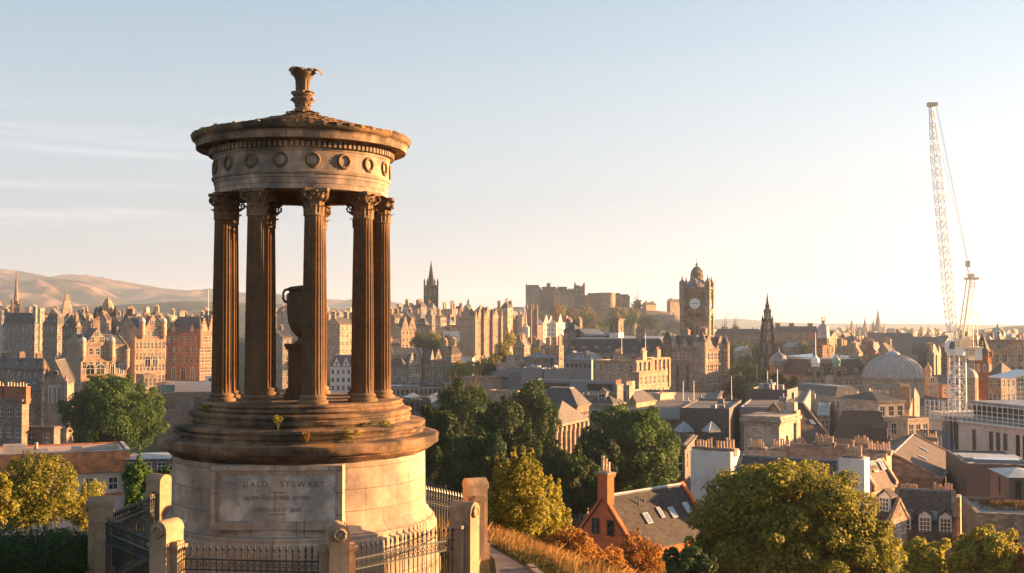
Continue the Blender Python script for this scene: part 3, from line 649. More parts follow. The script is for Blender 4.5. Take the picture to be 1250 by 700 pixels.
# ------------------------------------------------------------------ building kit
WM = {}
def win_mesh(kind, w_, h_):
    w_ = round(w_, 1); h_ = round(h_, 1); key = (kind, w_, h_)
    if key in WM: return WM[key]
    mb = MB(); a = w_ / 2; d = .16
    if kind in ('sash', 'dark', 'arch'):
        f = .07
        if kind == 'arch':
            hs = h_ - a
            arc = [(a * cos(t), d, hs + a * sin(t)) for t in np.linspace(0, pi, 11)]
            k = len(mb.v); mb.add([(a, d, 0)] + arc + [(-a, d, 0)], [tuple(range(12, -1, -1))], 1)
            mb.path([(a - .03, d - .03, 0)] + [((a - .03) * cos(t), d - .03, hs + (a - .03) * sin(t)) for t in np.linspace(0, pi, 11)] + [(-a + .03, d - .03, 0)], .06, 4)
            mb.box(-.03, .03, d - .06, d - .01, 0, h_ - .03); mb.box(-a, a, d - .062, d - .012, hs - .03, hs + .03)
        else:
            mb.quad((-a, d, 0), (a, d, 0), (a, d, h_), (-a, d, h_), 1)
            mb.box(-a, -a + f, d - .08, d - .01, 0, h_); mb.box(a - f, a, d - .08, d - .01, 0, h_)
            mb.box(-a + f, a - f, d - .08, d - .01, h_ - f, h_); mb.box(-a + f, a - f, d - .08, d - .01, 0, f)
            mb.box(-a + f, a - f, d - .10, d - .01, h_ * .5 - .035, h_ * .5 + .035)
            if w_ > .7 and kind == 'sash': mb.box(-.02, .02, d - .075, d - .012, f, h_ * .5 - .035); mb.box(-.02, .02, d - .095, d - .012, h_ * .5 + .035, h_ - f)
        mats = [M['white_paint'] if kind != 'dark' else M['dark_frame'], M['glass']]
    elif kind == 'grid':
        mb.quad((-a, d, 0), (a, d, 0), (a, d, h_), (-a, d, h_), 1); f = .06
        for i in range(4):
            x = -a + (w_ - f) * i / 3; mb.box(x, x + f, d - .08, d - .01, 0, h_)
        for j in range(5):
            z = (h_ - f) * j / 4; mb.box(-a, a, d - .075, d - .012, z, z + f)
        mats = [M['white_paint'], M['glass']]
    elif kind == 'skylight':
        mb.box(-a, a, -.10, 0, 0, h_); mb.quad((-a + .08, -.105, .08), (a - .08, -.105, .08), (a - .08, -.105, h_ - .08), (-a + .08, -.105, h_ - .08), 1)
        mats = [M['lead_pale'], M['roof_glass']]
    WM[key] = mb.mesh('window', mats); return WM[key]
def facade(mb, wins, o, ud, Ln, z0, z1, cols, rows, kind, depth=.17, mat=0):
    """wall sheet with real openings; o, ud in local xy, outward normal = (ud.y,-ud.x)"""
    nx, ny = ud[1], -ud[0]
    def p(u, z, d=0): return (o[0] + ud[0] * u - nx * d, o[1] + ud[1] * u - ny * d, z)
    zs = [z0]
    rows = sorted(r for r in rows if r[0] > z0 + .1 and r[1] < z1 - .1)
    z = z0; rz = math.atan2(ud[1], ud[0])
    for (a, b_) in rows:
        if a > z: mb.quad(p(0, z), p(Ln, z), p(Ln, a), p(0, a), mat)
        u = 0
        for (c, d) in cols:
            mb.quad(p(u, a), p(c, a), p(c, b_), p(u, b_), mat)
            mb.quad(p(c, a), p(c, a, depth), p(c, b_, depth), p(c, b_), mat); mb.quad(p(d, a, depth), p(d, a), p(d, b_), p(d, b_, depth), mat)
            mb.quad(p(c, a), p(d, a), p(d, a, depth), p(c, a, depth), mat); mb.quad(p(c, b_, depth), p(d, b_, depth), p(d, b_), p(c, b_), mat)
            m_ = p((c + d) / 2, a)
            wins.append((kind, d - c, b_ - a, (m_[0], m_[1], a), rz)); u = d
        mb.quad(p(u, a), p(Ln, a), p(Ln, b_), p(u, b_), mat); z = b_
    mb.quad(p(0, z), p(Ln, z), p(Ln, z1), p(0, z1), mat)
def colset(Ln, n, w_, marg=None):
    if n <= 0: return []
    w_ = min(w_, Ln / n * .62); st = Ln / n
    return [(st * (i + .5) - w_ / 2, st * (i + .5) + w_ / 2) for i in range(n)]
def gable_solid(mb, x0, x1, y0, y1, z, rh, axis, ov=.25, mroof=0, mend=1):
    """pitched roof prism, ridge along axis"""
    if axis == 'x':
        ym = (y0 + y1) / 2; k = rh / (ym - y0); zo = z - ov * k
        pr_ = [(y0 - ov, zo), (ym, z + rh), (y1 + ov, zo), (y1 + ov, zo - .15), (ym, z + rh - .25), (y0 - ov, zo - .15)]
        mb.prism([(x0, a, b_) for a, b_ in pr_], (x1 - x0, 0, 0), mroof, mroof)
        mb.add([(x0 + .01, y0, z), (x0 + .01, y1, z), (x0 + .01, ym, z + rh - .04)], [(0, 2, 1)], mend); mb.add([(x1 - .01, y0, z), (x1 - .01, y1, z), (x1 - .01, ym, z + rh - .04)], [(0, 1, 2)], mend)
    else:
        xm = (x0 + x1) / 2; k = rh / (xm - x0); zo = z - ov * k
        pr_ = [(x0 - ov, zo), (xm, z + rh), (x1 + ov, zo), (x1 + ov, zo - .15), (xm, z + rh - .25), (x0 - ov, zo - .15)]
        mb.prism([(a, y0, b_) for a, b_ in pr_], (0, y1 - y0, 0), mroof, mroof)
        mb.add([(x0, y0 + .01, z), (x1, y0 + .01, z), (xm, y0 + .01, z + rh - .04)], [(0, 1, 2)], mend); mb.add([(x0, y1 - .01, z), (x1, y1 - .01, z), (xm, y1 - .01, z + rh - .04)], [(0, 2, 1)], mend)
def hip_solid(mb, x0, x1, y0, y1, z, rh, inset, top=None, ov=.2, mat=0, mtop=None):
    """frustum/hip: inset of the top edge on each side; collapses to a ridge when insets meet"""
    x0 -= ov; x1 += ov; y0 -= ov; y1 += ov
    ix = min(inset, (x1 - x0) / 2 - .02); iy = min(inset, (y1 - y0) / 2 - .02)
    b_ = [(x0, y0, z), (x1, y0, z), (x1, y1, z), (x0, y1, z)]; t = [(x0 + ix, y0 + iy, z + rh), (x1 - ix, y0 + iy, z + rh), (x1 - ix, y1 - iy, z + rh), (x0 + ix, y1 - iy, z + rh)]
    mb.add(b_ + t, [(0, 1, 5, 4), (1, 2, 6, 5), (2, 3, 7, 6), (3, 0, 4, 7), (0, 3, 2, 1)], mat)
    mb.add(t, [(0, 1, 2, 3)], mat if mtop is None else mtop)
    return (x0 + ix, x1 - ix, y0 + iy, y1 - iy, z + rh)
POTM = {}
def pot_mesh(v):
    if v not in POTM:
        h_ = (.62, .8, .95)[v]
        POTM[v] = MB().lathe([(.15, 0), (.16, .05), (.135, .09), (.12, h_ - .1), (.15, h_ - .08), (.155, h_), (.10, h_), (.09, h_ - .2)], 10).mesh('chimney_pot', M['pot'])
    return POTM[v]
prng = random.Random(77)
def chimney(parent, x, y, lx, ly, z0, z1, pots, wall, sub=False, pscale=1.0):
    mb = MB().box(x - lx / 2, x + lx / 2, y - ly / 2, y + ly / 2, z0, z1 - .2).box(x - lx / 2 - .08, x + lx / 2 + .08, y - ly / 2 - .08, y + ly / 2 + .08, z1 - .2, z1)
    ps = []
    for i in range(pots):
        f = (i + .5) / pots - .5
        ps.append((x + (lx - .25) * f, y) if lx > ly else (x, y + (ly - .25) * f))
    if not sub:
        for (a, b_) in ps:
            h_ = prng.uniform(.55, .95) * pscale
            mb.lathe([(.15, z1), (.16, z1 + .08), (.125, z1 + .12), (.115, z1 + h_ - .1), (.15, z1 + h_ - .05), (.15, z1 + h_), (.09, z1 + h_)], 7, a, b_, 1)
    c = mb.build('chimney', [wall, M['pot']], parent)
    if sub:
        for (a, b_) in ps:
            v = prng.choice((0, 0, 1, 2)); q = obj('chimney_pot', pot_mesh(v), c, (a, b_, z1 - .01), prng.random() * 3); s_ = pscale * prng.uniform(.9, 1.1); q.scale = (s_ * .78, s_ * .78, s_)
    return c
def turret(parent, x, y, r, z0, z1, rh, wall, roofm='slate', seg=12, dome=False, fin=True, nm='turret'):
    mb = MB().lathe([(r * .25, z0 - r * 1.2), (r * .8, z0 - r * .3), (r, z0), (r, z1), (r * 1.12, z1 + .05), (r * 1.12, z1 + .25)], seg, x, y)
    if dome: mb.lathe([(r * 1.1, z1 + .25)] + [(r * 1.05 * cos(t), z1 + .3 + rh * sin(t)) for t in np.linspace(0, pi / 2 * .95, 7)], seg, x, y, 1)
    else: mb.lathe([(r * 1.15, z1 + .2), (r * .6, z1 + rh * .5), (.05, z1 + rh)], seg, x, y, 1)
    if fin: mb.tube((x, y, z1 + rh), (x, y, z1 + rh + r * .9), .1, 5, .03, 1); 
    for i in range(4):
        a = i * pi / 2 + .4
    return mb.build(nm, [M[wall], M[roofm]], parent, smooth=40)

def B(label, pc, Y, pl, pr, a, pt, base=None, name='tenement', cat='building', wall='sand', rmat='slate', roof='flat', rh=3.0, W=None, D=None,
      fr=None, fl=None, ww=1.15, wh=1.9, kind='sash', fh=3.6, chim=(), dorm_r=0, dorm_l=0, gab_r=(), gab_l=(), tur=(), cornice=True, group=None, sub=False, inset=2.2, clutter=0, top_off=1.2,
      wallr=None, arch_r=False, par=.9, ridge_off=None, maxrows=7, pscale=1.0, dsize=(1.7, 1.9)):
    C = P(pc, pt, Y); a = rad(a); dr = (cos(a), sin(a)); dl = (-sin(a), cos(a))
    if W is None:
        k = ray(pr, pt)[0]; W = (k * C.y - C.x) / (dr[0] - k * dr[1])
    if D is None:
        k = ray(pl, pt)[0]; D = (k * C.y - C.x) / (dl[0] - k * dl[1])
    W = min(max(W, 2), 90); D = min(max(D, 2), 90)
    if base is None: base = T(C.x, C.y) - 2
    ze = C.z; H = ze - base
    root = thing(name, label, cat, (C.x, C.y, base), a, group)
    wl = M[wall]; z1 = H
    fr_ = fr if fr is not None else (max(1, round(W / 3.2)), 9); fl_ = fl if fl is not None else (max(1, round(D / 3.4)), 9)
    def rws(n): 
        n = min(n, maxrows, int((H - .6) / fh) + 1)
        return [(z1 - top_off - wh - i * fh, z1 - top_off - i * fh) for i in range(n)]
    mb = MB(); wins = []
    facade(mb, wins, (0, 0), (1, 0), W, 0, z1, colset(W, fr_[0], ww), rws(fr_[1]), kind)
    facade(mb, wins, (0, D), (0, -1), D, 0, z1, colset(D, fl_[0], ww), rws(fl_[1]), kind)
    mb.quad((W, 0, 0), (W, D, 0), (W, D, z1), (W, 0, z1)); mb.quad((W, D, 0), (0, D, 0), (0, D, z1), (W, D, z1))
    if roof == 'flat':
        t = .32; zi = z1 - par
        mb.box(0, W, 0, t, z1, z1 + .12); mb.box(0, W, D - t, D, z1, z1 + .12); mb.box(0, t, t, D - t, z1, z1 + .12); mb.box(W - t, W, t, D - t, z1, z1 + .12)
        mb.quad((t, t, z1), (W - t, t, z1), (W - t, t, zi), (t, t, zi)); mb.quad((t, D - t, zi), (W - t, D - t, zi), (W - t, D - t, z1), (t, D - t, z1))
        mb.quad((t, t, zi), (t, D - t, zi), (t, D - t, z1), (t, t, z1)); mb.quad((W - t, t, z1), (W - t, D - t, z1), (W - t, D - t, zi), (W - t, t, zi))
    wo = mb.build('wall', [wl], root)
    for (kd, w_, h_, loc, rz) in wins: obj('window', win_mesh(kd, w_, h_), root, loc, rz)
    if cornice:
        cb = MB(); e = .22
        for (zz, hh, ee) in ((z1 - .42, .30, e), (z1 - .12, .12, e + .14)) + (((z1 - top_off - fh + .35 + .4, .16, .1),) if H > 2 * fh else ()):
            cb.box(-ee, W + ee, -ee, -.002, zz, zz + hh); cb.box(-ee, -.002, 0, D + .01, zz, zz + hh)
        cb.build('cornice', wl, root)
    rb = MB(); zr = z1 + .004; slope = None
    if roof == 'flat': rb.box(.33, W - .33, .33, D - .33, z1 - par - .3, z1 - par + .02); zr = z1 - par
    elif roof == 'gx':
        gable_solid(rb, 0, W, 0, D, z1, rh, 'x'); slope = rh / (D / 2)
        for x in (0, W):
            s = 1 if x == 0 else -1; x_ = (x - .04, x + .3) if x == 0 else (x - .3, x + .04)
            rb.prism([(x_[0], -.3, z1 - .3), (x_[0], D / 2, z1 + rh - .05), (x_[0], D + .3, z1 - .3), (x_[0], D + .3, z1), (x_[0], D / 2, z1 + rh + .22), (x_[0], -.3, z1)], (x_[1] - x_[0], 0, 0), 1)
    elif roof == 'gy':
        gable_solid(rb, 0, W, 0, D, z1, rh, 'y')
        for y in (0, D):
            y_ = (y - .04, y + .3) if y == 0 else (y - .3, y + .04)
            rb.prism([(-.3, y_[0], z1 - .3), (W / 2, y_[0], z1 + rh - .05), (W + .3, y_[0], z1 - .3), (W + .3, y_[0], z1), (W / 2, y_[0], z1 + rh + .22), (-.3, y_[0], z1)], (0, y_[1] - y_[0], 0), 1)
    elif roof == 'hip': hip_solid(rb, 0, W, 0, D, zr, rh, 99); slope = 1
    elif roof == 'mansard':
        q = hip_solid(rb, 0, W, 0, D, zr, rh, inset, mtop=2); slope = rh / inset
        rb.box(q[0] + .15, q[1] - .15, q[2] + .15, q[3] - .15, q[4], q[4] + .18, 2)
    rmats = [M[rmat], wl, M['lead']]
    if roof == 'gx': rb.tube((.05, D / 2, z1 + rh + .02), (W - .05, D / 2, z1 + rh + .02), .12, 6, mat=2)
    if roof == 'gy': rb.tube((W / 2, .05, z1 + rh + .02), (W / 2, D - .05, z1 + rh + .02), .12, 6, mat=2)
    ro = rb.build('roof', rmats, root)
    if roof == 'flat' and not clutter and Y < 420 and W > 7 and D > 7: clutter = 4
    if roof in ('gx', 'gy') and Y < 420 and rh > 1.5:       # rooflights and a vent on the slates
        rr = random.Random(int(pc * 3 + Y)); an = math.atan2(rh, (D if roof == 'gx' else W) / 2)
        for i in range(2):
            f = rr.uniform(.3, .6); g_ = rr.uniform(.2, .8)
            if name == 'gabled_house': continue
            p_ = (W * g_, D / 2 * f, z1 + rh * f + .03) if roof == 'gx' else (W / 2 * f, D * g_, z1 + rh * f + .03)
            q_ = obj('rooflight', win_mesh('skylight', .7, 1.0), ro, p_); q_.rotation_euler = (-(pi / 2 - an), 0, 0 if roof == 'gx' else -pi / 2)
    # clutter on flat roofs
    if clutter:
        rr = random.Random(int(pc * 7 + Y))
        zt = zr + (rh if roof == 'mansard' else 0)
        for i in range(clutter):
            sx, sy, sz = rr.uniform(.8, 2.6), rr.uniform(.8, 2.2), rr.uniform(.5, 1.5)
            m_ = inset if roof == 'mansard' else .5
            x = rr.uniform(m_ + sx, max(m_ + sx + .1, W - m_ - sx)); y = rr.uniform(m_ + sy, max(m_ + sy + .1, D - m_ - sy))
            cb = MB().box(x - sx / 2, x + sx / 2, y - sy / 2, y + sy / 2, zt - .05, zt + sz)
            if rr.random() < .5: cb.tube((x, y, zt + sz), (x, y, zt + sz + .7), .18, 8)
            cb.build('roof_plant', M[rr.choice(('clad_grey', 'lead_pale', 'lead', 'concrete'))], root)
    # wallhead gables: (centre fraction, width m, height m)
    def wall_gable(face, f, gw, gh, win=True):
        gb = MB(); st = 5; Ln = W if face == 'r' else D; u = Ln * f
        pts = [(-gw / 2, 0)]
        for i in range(st): pts += [(-gw / 2 * (1 - i / st), gh * (i + .85) / st), (-gw / 2 * (1 - (i + 1) / st), gh * (i + .85) / st)]
        pts = pts[:-1] + [(0, gh)] if False else pts
        half = pts; full = half + [(-x, z) for x, z in reversed(half) if abs(x) > 1e-6]
        mk = (lambda x, y, z: (u + x, y, z1 + z)) if face == 'r' else (lambda x, y, z: (y, D - (u + x), z1 + z))
        gb.prism([mk(x, -.06, z) for x, z in full], (0, .5, 0) if face == 'r' else (.5, 0, 0))
        if slope or roof in ('flat', 'gx', 'mansard', 'hip'):
            dp = min(gw, (D if face == 'r' else W) * .45)
            tri = [(-gw / 2 * .9, 0), (0, gh * .9), (gw / 2 * .9, 0)]
            gb.prism([mk(x, .45, z) for x, z in tri], (0, dp, 0) if face == 'r' else (dp, 0, 0), 1)
        g_ = gb.build('wall_gable', [wl, M[rmat]], root)
        if win:
            wz = gh * .18; h_ = min(1.6, gh * .4)
            if face == 'r': obj('window', win_mesh(kind if kind in ('sash', 'dark') else 'sash', min(1.0, gw * .3), h_), g_, (u, -.25, z1 + wz), 0)
            else: obj('window', win_mesh(kind if kind in ('sash', 'dark') else 'sash', min(1.0, gw * .3), h_), g_, (-.25, D - u, z1 + wz), -pi / 2)
    for g in gab_r: wall_gable('r', *g)
    for g in gab_l: wall_gable('l', *g)
    # dormers
    def dormer(face, f):
        dw, dh = dsize
        Ln = W if face == 'r' else D; u = Ln * f; off = .45
        mk = (lambda x, y, z: (u + x, off + y, z)) if face == 'r' else (lambda x, y, z: (off + y, D - (u + x), z))
        zb = z1 + .15; dep = min(2.4, (D if face == 'r' else W) * .4)
        db = MB()
        pts = [(-dw / 2, zb - .3), (dw / 2, zb - .3), (dw / 2, zb + dh), (0, zb + dh + dw * .38), (-dw / 2, zb + dh)]
        db.prism([mk(x, 0, z) for x, z in pts], (0, dep, 0) if face == 'r' else (dep, 0, 0), 1, 0)
        for s in (-1, 1):
            db.prism([mk(s * (dw / 2 + .15), -.15, zb + dh - .1), mk(0, -.15, zb + dh + dw * .38 + .07), mk(0, -.15, zb + dh + dw * .38 + .19), mk(s * (dw / 2 + .15), -.15, zb + dh + .02)], (0, dep + .1, 0) if face == 'r' else (dep + .1, 0, 0), 1)
        d_ = db.build('dormer', [M['white_paint'] if sub else wl, M[rmat]], root)
        lo = mk(0, -.2, zb); obj('window', win_mesh('grid' if sub else 'sash', dw - (.16 if sub else .3), dh - (.12 if sub else .25)), d_, lo, 0 if face == 'r' else -pi / 2)
    for i in range(dorm_r): dormer('r', (i + .5) / dorm_r)
    for i in range(dorm_l): dormer('l', (i + .5) / dorm_l)
    # chimneys: (fx, fy, lx, ly, height above eave, pots)
    for (fx, fy, lx, ly, hh, np_) in chim: chimney(root, W * fx, D * fy, lx, ly, z1 - 1 if roof != 'flat' else z1 - par, z1 + hh, np_, M[wallr] if wallr else wl, sub, pscale)
    for (fx, fy, r_, zz0, zz1, rr_, dm) in tur: turret(root, W * fx, D * fy, r_, z1 + zz0, z1 + zz1, rr_, wall, 'lead_pale' if dm else rmat, dome=dm)
    return root, W, D, H
# ------------------------------------------------------------------ old town, left
R_ = {}
# far dark church spire
def spire(label, px, Y, ptip, pbase, pbot, wpx, hw_px, mat='blacked', base=None, stages=2, pinn=True, cat='church spire', name='church_spire', rot=.5, rmat=None):
    x = xat(px, Y); s = Y / F; zt, zb, z0 = zat(ptip, Y), zat(pbase, Y), zat(pbot, Y)
    if base is None: base = min(T(x, Y) - 2, z0 - 1)
    t = thing(name, label, cat, (x, Y, base), rot)
    h = wpx * s / 2; hs = hw_px * s / 2
    mb = MB().box(-h, h, -h, h, 0, zb - base).box(-h * 1.06, h * 1.06, -h * 1.06, h * 1.06, (zb - base) - .8, zb - base + .3)
    mid = (z0 - base) * .5 + (zb - base) * .5
    mb.box(-h * 1.05, h * 1.05, -h * 1.05, h * 1.05, mid, mid + .5)
    for sx in (-1, 1):
        for sy in (-1, 1): mb.box(sx * h - .5, sx * h + .5, sy * h - .5, sy * h + .5, 0, zb - base - 1)
    mb.build('tower', M[mat], t)
    sb = MB().lathe([(hs, zb - base), (hs * .86, zb - base + (zt - zb) * .12), (hs * .5, zb - base + (zt - zb) * .5), (.12, zt - base)], 8, a0=pi / 8)
    sb.tube((0, 0, zt - base - .2), (0, 0, zt - base + 1.2), .12, 5, .05)
    sb.build('spire', M[rmat or mat], t)
    if pinn:
        for sx in (-1, 1):
            for sy in (-1, 1): MB().box(sx * h - .55, sx * h + .55, sy * h - .55, sy * h + .55, zb - base - .5, zb - base + h * .7).lathe([(.8, zb - base + h * .7), (.05, zb - base + h * 1.45)], 6, sx * h, sy * h).build('pinnacle', M[mat], t)
    for (rz, dx, dy) in ((0, 0, -1), (-pi / 2, -1, 0), (pi / 2, 1, 0)):
        for q in (-1, 1):
            o_ = obj('louvre_window', win_mesh('dark', h * .35, max(2.2, (zb - z0) * .3)), t, (dx * (h + .17) + (q * h * .38 if dy else 0), dy * (h + .17) + (q * h * .38 if dx else 0), mid + 1), rz)
    return t
spire('dark church steeple with a slender spire rising over the grey tenement at far left', 19, 640, 333, 372, 400, 9, 7, mat='brown')
B('grey tenement of many pale sash windows below the dark church steeple', 42.5, 520, 4, 47, 62, 396, wall='grey', roof='mansard', rh=5, inset=3, fl=(7, 6), fr=(1, 6), ww=1.5, wh=2.2, fh=3.7, dorm_l=4, D=None, chim=((.5, .06, .9, 2.2, 8, 4), (.5, .95, .9, 2.2, 7, 4)))
B('tall narrow pale block with a sunlit edge beside the grey tenement', 49, 530, 43, 53, 50, 377, wall='pale', roof='flat', fl=(1, 9), fr=(1, 9), ww=.9, wh=1.5)
B('pale flat topped block catching sun behind the church steeple', 36, 690, 30, 44, 45, 375, wall='pale', roof='flat', fr=(2, 3), fl=(2, 3))
B('low sunlit tenement at the very left end of the skyline', 2, 680, -18, 12, 35, 379, wall='pale', roof='gx', rh=3, fr=(5, 3), fl=(4, 3), chim=((.2, .5, .9, 2.4, 5, 4), (.9, .5, .9, 2.4, 5, 4)))
# stepped pale tower
x = xat(81, 900); b0 = T(x, 900) - 2
t = thing('stepped_tower', 'pale sunlit tower stepping in towards its top in front of the hills', 'tower', (x, 900, b0), .6)
s = 900 / F; prev = 0
for (wpx, pt_) in ((15, 382), (13, 376), (11, 371.5), (8.5, 367.5), (6, 363.5), (4, 359)):
    h = wpx * s / 2 * .85; z = zat(pt_, 900) - b0
    MB().box(-h, h, -h, h, prev, z).box(-h - .3, h + .3, -h - .3, h + .3, z - .5, z - .1).build('stage', M['pale'], t); prev = z
B('brown blank fronted tenement with a row of high windows, left of the pyramid roofed block', 70, 500, 52, 79, 58, 396, wall='brown', roof='mansard', rh=4.5, inset=2.5, fl=(4, 2), fr=(2, 4), ww=1.3, wh=2.2, dorm_l=2)
B('dark tall tenement with a pyramid roof and one sunlit dormer', 94, 470, 76, 99, 55, 400, wall='dark', roof='hip', rh=5.5, fl=(4, 7), fr=(2, 6), ww=1.1, wh=1.9, gab_l=((.35, 3.2, 2.8),), gab_r=((.4, 3, 2.8),), chim=((.15, .1, 1.2, 1.4, 5.2, 4),))
B('slate roofed lower range at left with chimney stacks in front of the grey tenement', 47, 400, -12, 60, 55, 451, wall='dark', roof='gy', rh=3.6, fl=(9, 2), fr=(2, 2), chim=((.5, .1, 2.2, .9, 5.2, 4), (.5, .45, 2.2, .9, 5.2, 4), (.5, .8, 2.2, .9, 5.2, 4)))
# gothic chapel
rt, W, D, H = B('small gothic chapel gable with rose window and tall lancets, before the dark tenement', 55, 300, 44, 79, 12, 467, name='chapel', cat='chapel', wall='rubble', roof='gy', rh=5.6, D=15, fl=(0, 0), fr=(0, 0), cornice=False)
for i in (-1, 0, 1): obj('lancet_window', win_mesh('arch', .8, 4.6), rt, (W / 2 + i * 1.15, -.2, H - 5.4), 0)
MB().torus((W / 2, -.06, H + 2.3), .75, .16, 'y', 18, 6).prism([(W / 2 + .7 * cos(q), -.03, H + 2.3 + .7 * sin(q)) for q in np.linspace(0, 2 * pi, 17)[:-1]], (0, .05, 0), 1).build('rose_window', [M['rubble'], M['dark_frame']], rt)
for q in (-.35, W + .35): MB().box(q - .4, q + .4, -.7, .5, 0, H + .4).lathe([(.55, H + .4), (.05, H + 2.2)], 6, q, -.1).build('buttress', M['rubble'], rt)
MB().tube((W / 2, 0, H + 5.6), (W / 2, 0, H + 6.6), .1, 5).box(W / 2 - .35, W / 2 + .35, -.06, .06, H + 6.1, H + 6.25).build('gable_cross', M['rubble'], rt)
rt, W, D, H = B('small stone house with a conical turret in front of the chapel roof', 28, 300, 2, 37, 41, 477, wall='rubble', roof='gx', rh=2.6, W=7, fl=(4, 2), fr=(2, 3), tur=((.95, .1, 1.5, -6, 1.2, 4.2, False),), chim=((.1, .3, .9, 1.8, 4, 3), (.1, .8, .9, 1.8, 4, 3)))
B('dark brick tenement with tall white windows at the left edge, orange chimney wall on top', 27, 235, -25, 31, 72, 488, wall='brown', roof='flat', fl=(5, 4), fr=(0, 0), ww=1.15, wh=1.9, fh=4.2, top_off=1.6, chim=((.5, .2, 1.2, 5.5, 2.6, 7), (.5, .75, 1.2, 5.5, 2.6, 7)), wallr='redbrick')
B('low dark block with pale flat roof and two windows between brick tenement and tree', 66, 238, 29, 70, 75, 522, wall='dark', rmat='lead_pale', roof='flat', fl=(2, 1), fr=(0, 0), ww=1.6, wh=2.0, par=.3)
# sunlit fronts
rt, W, D, H = B('sunlit cream gabled building with two white capped turrets and big arched ground windows', 99, 362, 95, 155, 37, 421, wall='sand', roof='gx', rh=3, D=16, fl=(0, 0), fr=(7, 2), ww=1.1, wh=2.0, fh=4.2, tur=((.03, -.01, 1.05, -4, .9, 1.2, True), (.66, -.01, 1.05, -4, .9, 1.2, True), (.99, -.01, .95, -7, -1.6, 2.0, False)), wallr='sand')
MB().prism([(W * .08, -.35, H), (W * .6, -.35, H), (W * .345, -.35, H + 5.2)], (0, 9, 0), 1, 0).build('gable', [M['sand'], M['slate']], rt)
chimney(rt, W * .345, 1.5, 2.2, 1.3, H + 3, H + 7.6, 4, M['sand'])
for i in (.24, .45): obj('window', win_mesh('sash', 1.1, 1.8), rt, (W * i, -.53, H + .6), 0)
obj('window', win_mesh('sash', .9, 1.5), rt, (W * .345, -.53, H + 2.6), 0)
for i in (.2, .42, .68, .88): obj('arched_window', win_mesh('arch', 2.8 if i < .5 else 1.4, 3.2), rt, (W * i, -.18, H - 9.3), 0)
rt, W, D, H = B('tall sunlit cream building with twin white domed turrets and pale arched windows', 165, 378, 151, 202, 37, 400, wall='sand', roof='gx', rh=3.6, D=15, fl=(0, 0), fr=(8, 6), ww=.95, wh=2.2, fh=3.6, tur=((.22, -.01, 1.0, -2.5, 1.6, 1.3, True), (.93, -.01, 1.0, -2.5, 1.6, 1.3, True)), gab_r=((.58, 4.4, 4.2),))
for i in (.42, .66): obj('arched_window', win_mesh('arch', 2.0, 3.2), rt, (W * i, -.18, H - 12.6), 0)
for z in (H - 3.2, H - 9.4): MB().box(-.1, W + .1, -.28, -.003, z, z + .3).build('string_course', M['sand'], rt)
B('brown shaded flank wall with chimneys left of the tall sunlit twin turret building', 164, 387, 149, 167, 62, 399, wall='brown', roof='gy', rh=4, fr=(0, 0), fl=(3, 4), chim=((.5, .5, 1, 3, 6, 5),))
rt, W, D, H = B('red sandstone office block in shade with ground floor arches and gabled mansard', 244, 400, 203, 265, 60, 407, base=zat(465, 400), wall='red', roof='mansard', rh=5.6, inset=3, fl=(6, 3), fr=(5, 4), ww=1.25, wh=2.1, fh=3.5, top_off=1.1, D=None, gab_l=((.22, 3.2, 3.6), (.78, 3.2, 3.6)), gab_r=((.25, 4, 5.4), (.72, 4, 6.6)), dorm_l=2, tur=((.02, .02, 1.1, -4, 1.5, 3.6, False),))
for i in range(3): obj('arch_opening', win_mesh('arch', 2.2, 4.2), rt, (-.18, D * (.2 + .28 * i), .4), -pi / 2)
B('sunlit cream strip behind the red block, its gable seen at the monument edge', 262, 430, 258, 290, 40, 392, wall='sand', roof='gx', rh=4, D=12, fr=(6, 5), gab_r=((.3, 4, 5),))
t = thing('flagpole', 'thin white mast above the red office block', 'flagpole', (xat(254, 405), 405, zat(407, 405)), 0)
MB().tube((0, 0, -1), (0, 0, zat(354, 405) - zat(407, 405)), .14, 6, .08).build('pole', M['white_paint'], t); MB().lathe([(.22, -.3), (.22, .4), (.14, .5)], 8).build('base', M['steel_grey'], t)
# domed dark tower
x = xat(131, 600); b0 = T(x, 600) - 2
t = thing('domed_tower', 'dark square tower with a pointed dome and corner turret behind sunlit gables', 'tower', (x, 600, b0), .5)
z1 = zat(381, 600) - b0; z2 = zat(364, 600) - b0
MB().box(-3.4, 3.4, -3.4, 3.4, 0, z1).box(-3.8, 3.8, -3.8, 3.8, z1 - .8, z1).box(-7, -3.4, -3, 3, 0, z1 - 5).build('shaft', M['blacked'], t)
MB().lathe([(3.3, z1), (3.2, z1 + 1.8), (2.5, z1 + 4.2), (1.2, z2 - .8), (.3, z2), (.1, z2 + 1.2)], 8).build('dome', M['sand'], t)
for (sx, sy) in ((-1, -1), (1, -1), (-1, 1), (1, 1)): MB().lathe([(.9, z1 - 2), (.9, z1 + 1.2), (.05, z1 + 3.2)], 8, sx * 3.2, sy * 3.2).build('corner_turret', M['blacked'], t)
MB().lathe([(1.5, z1 - 9), (1.5, z1 - 1.5), (1.3, z1), (.1, z1 + 2.6)], 10, -6, -2.5).build('side_turret', M['blacked'], t)
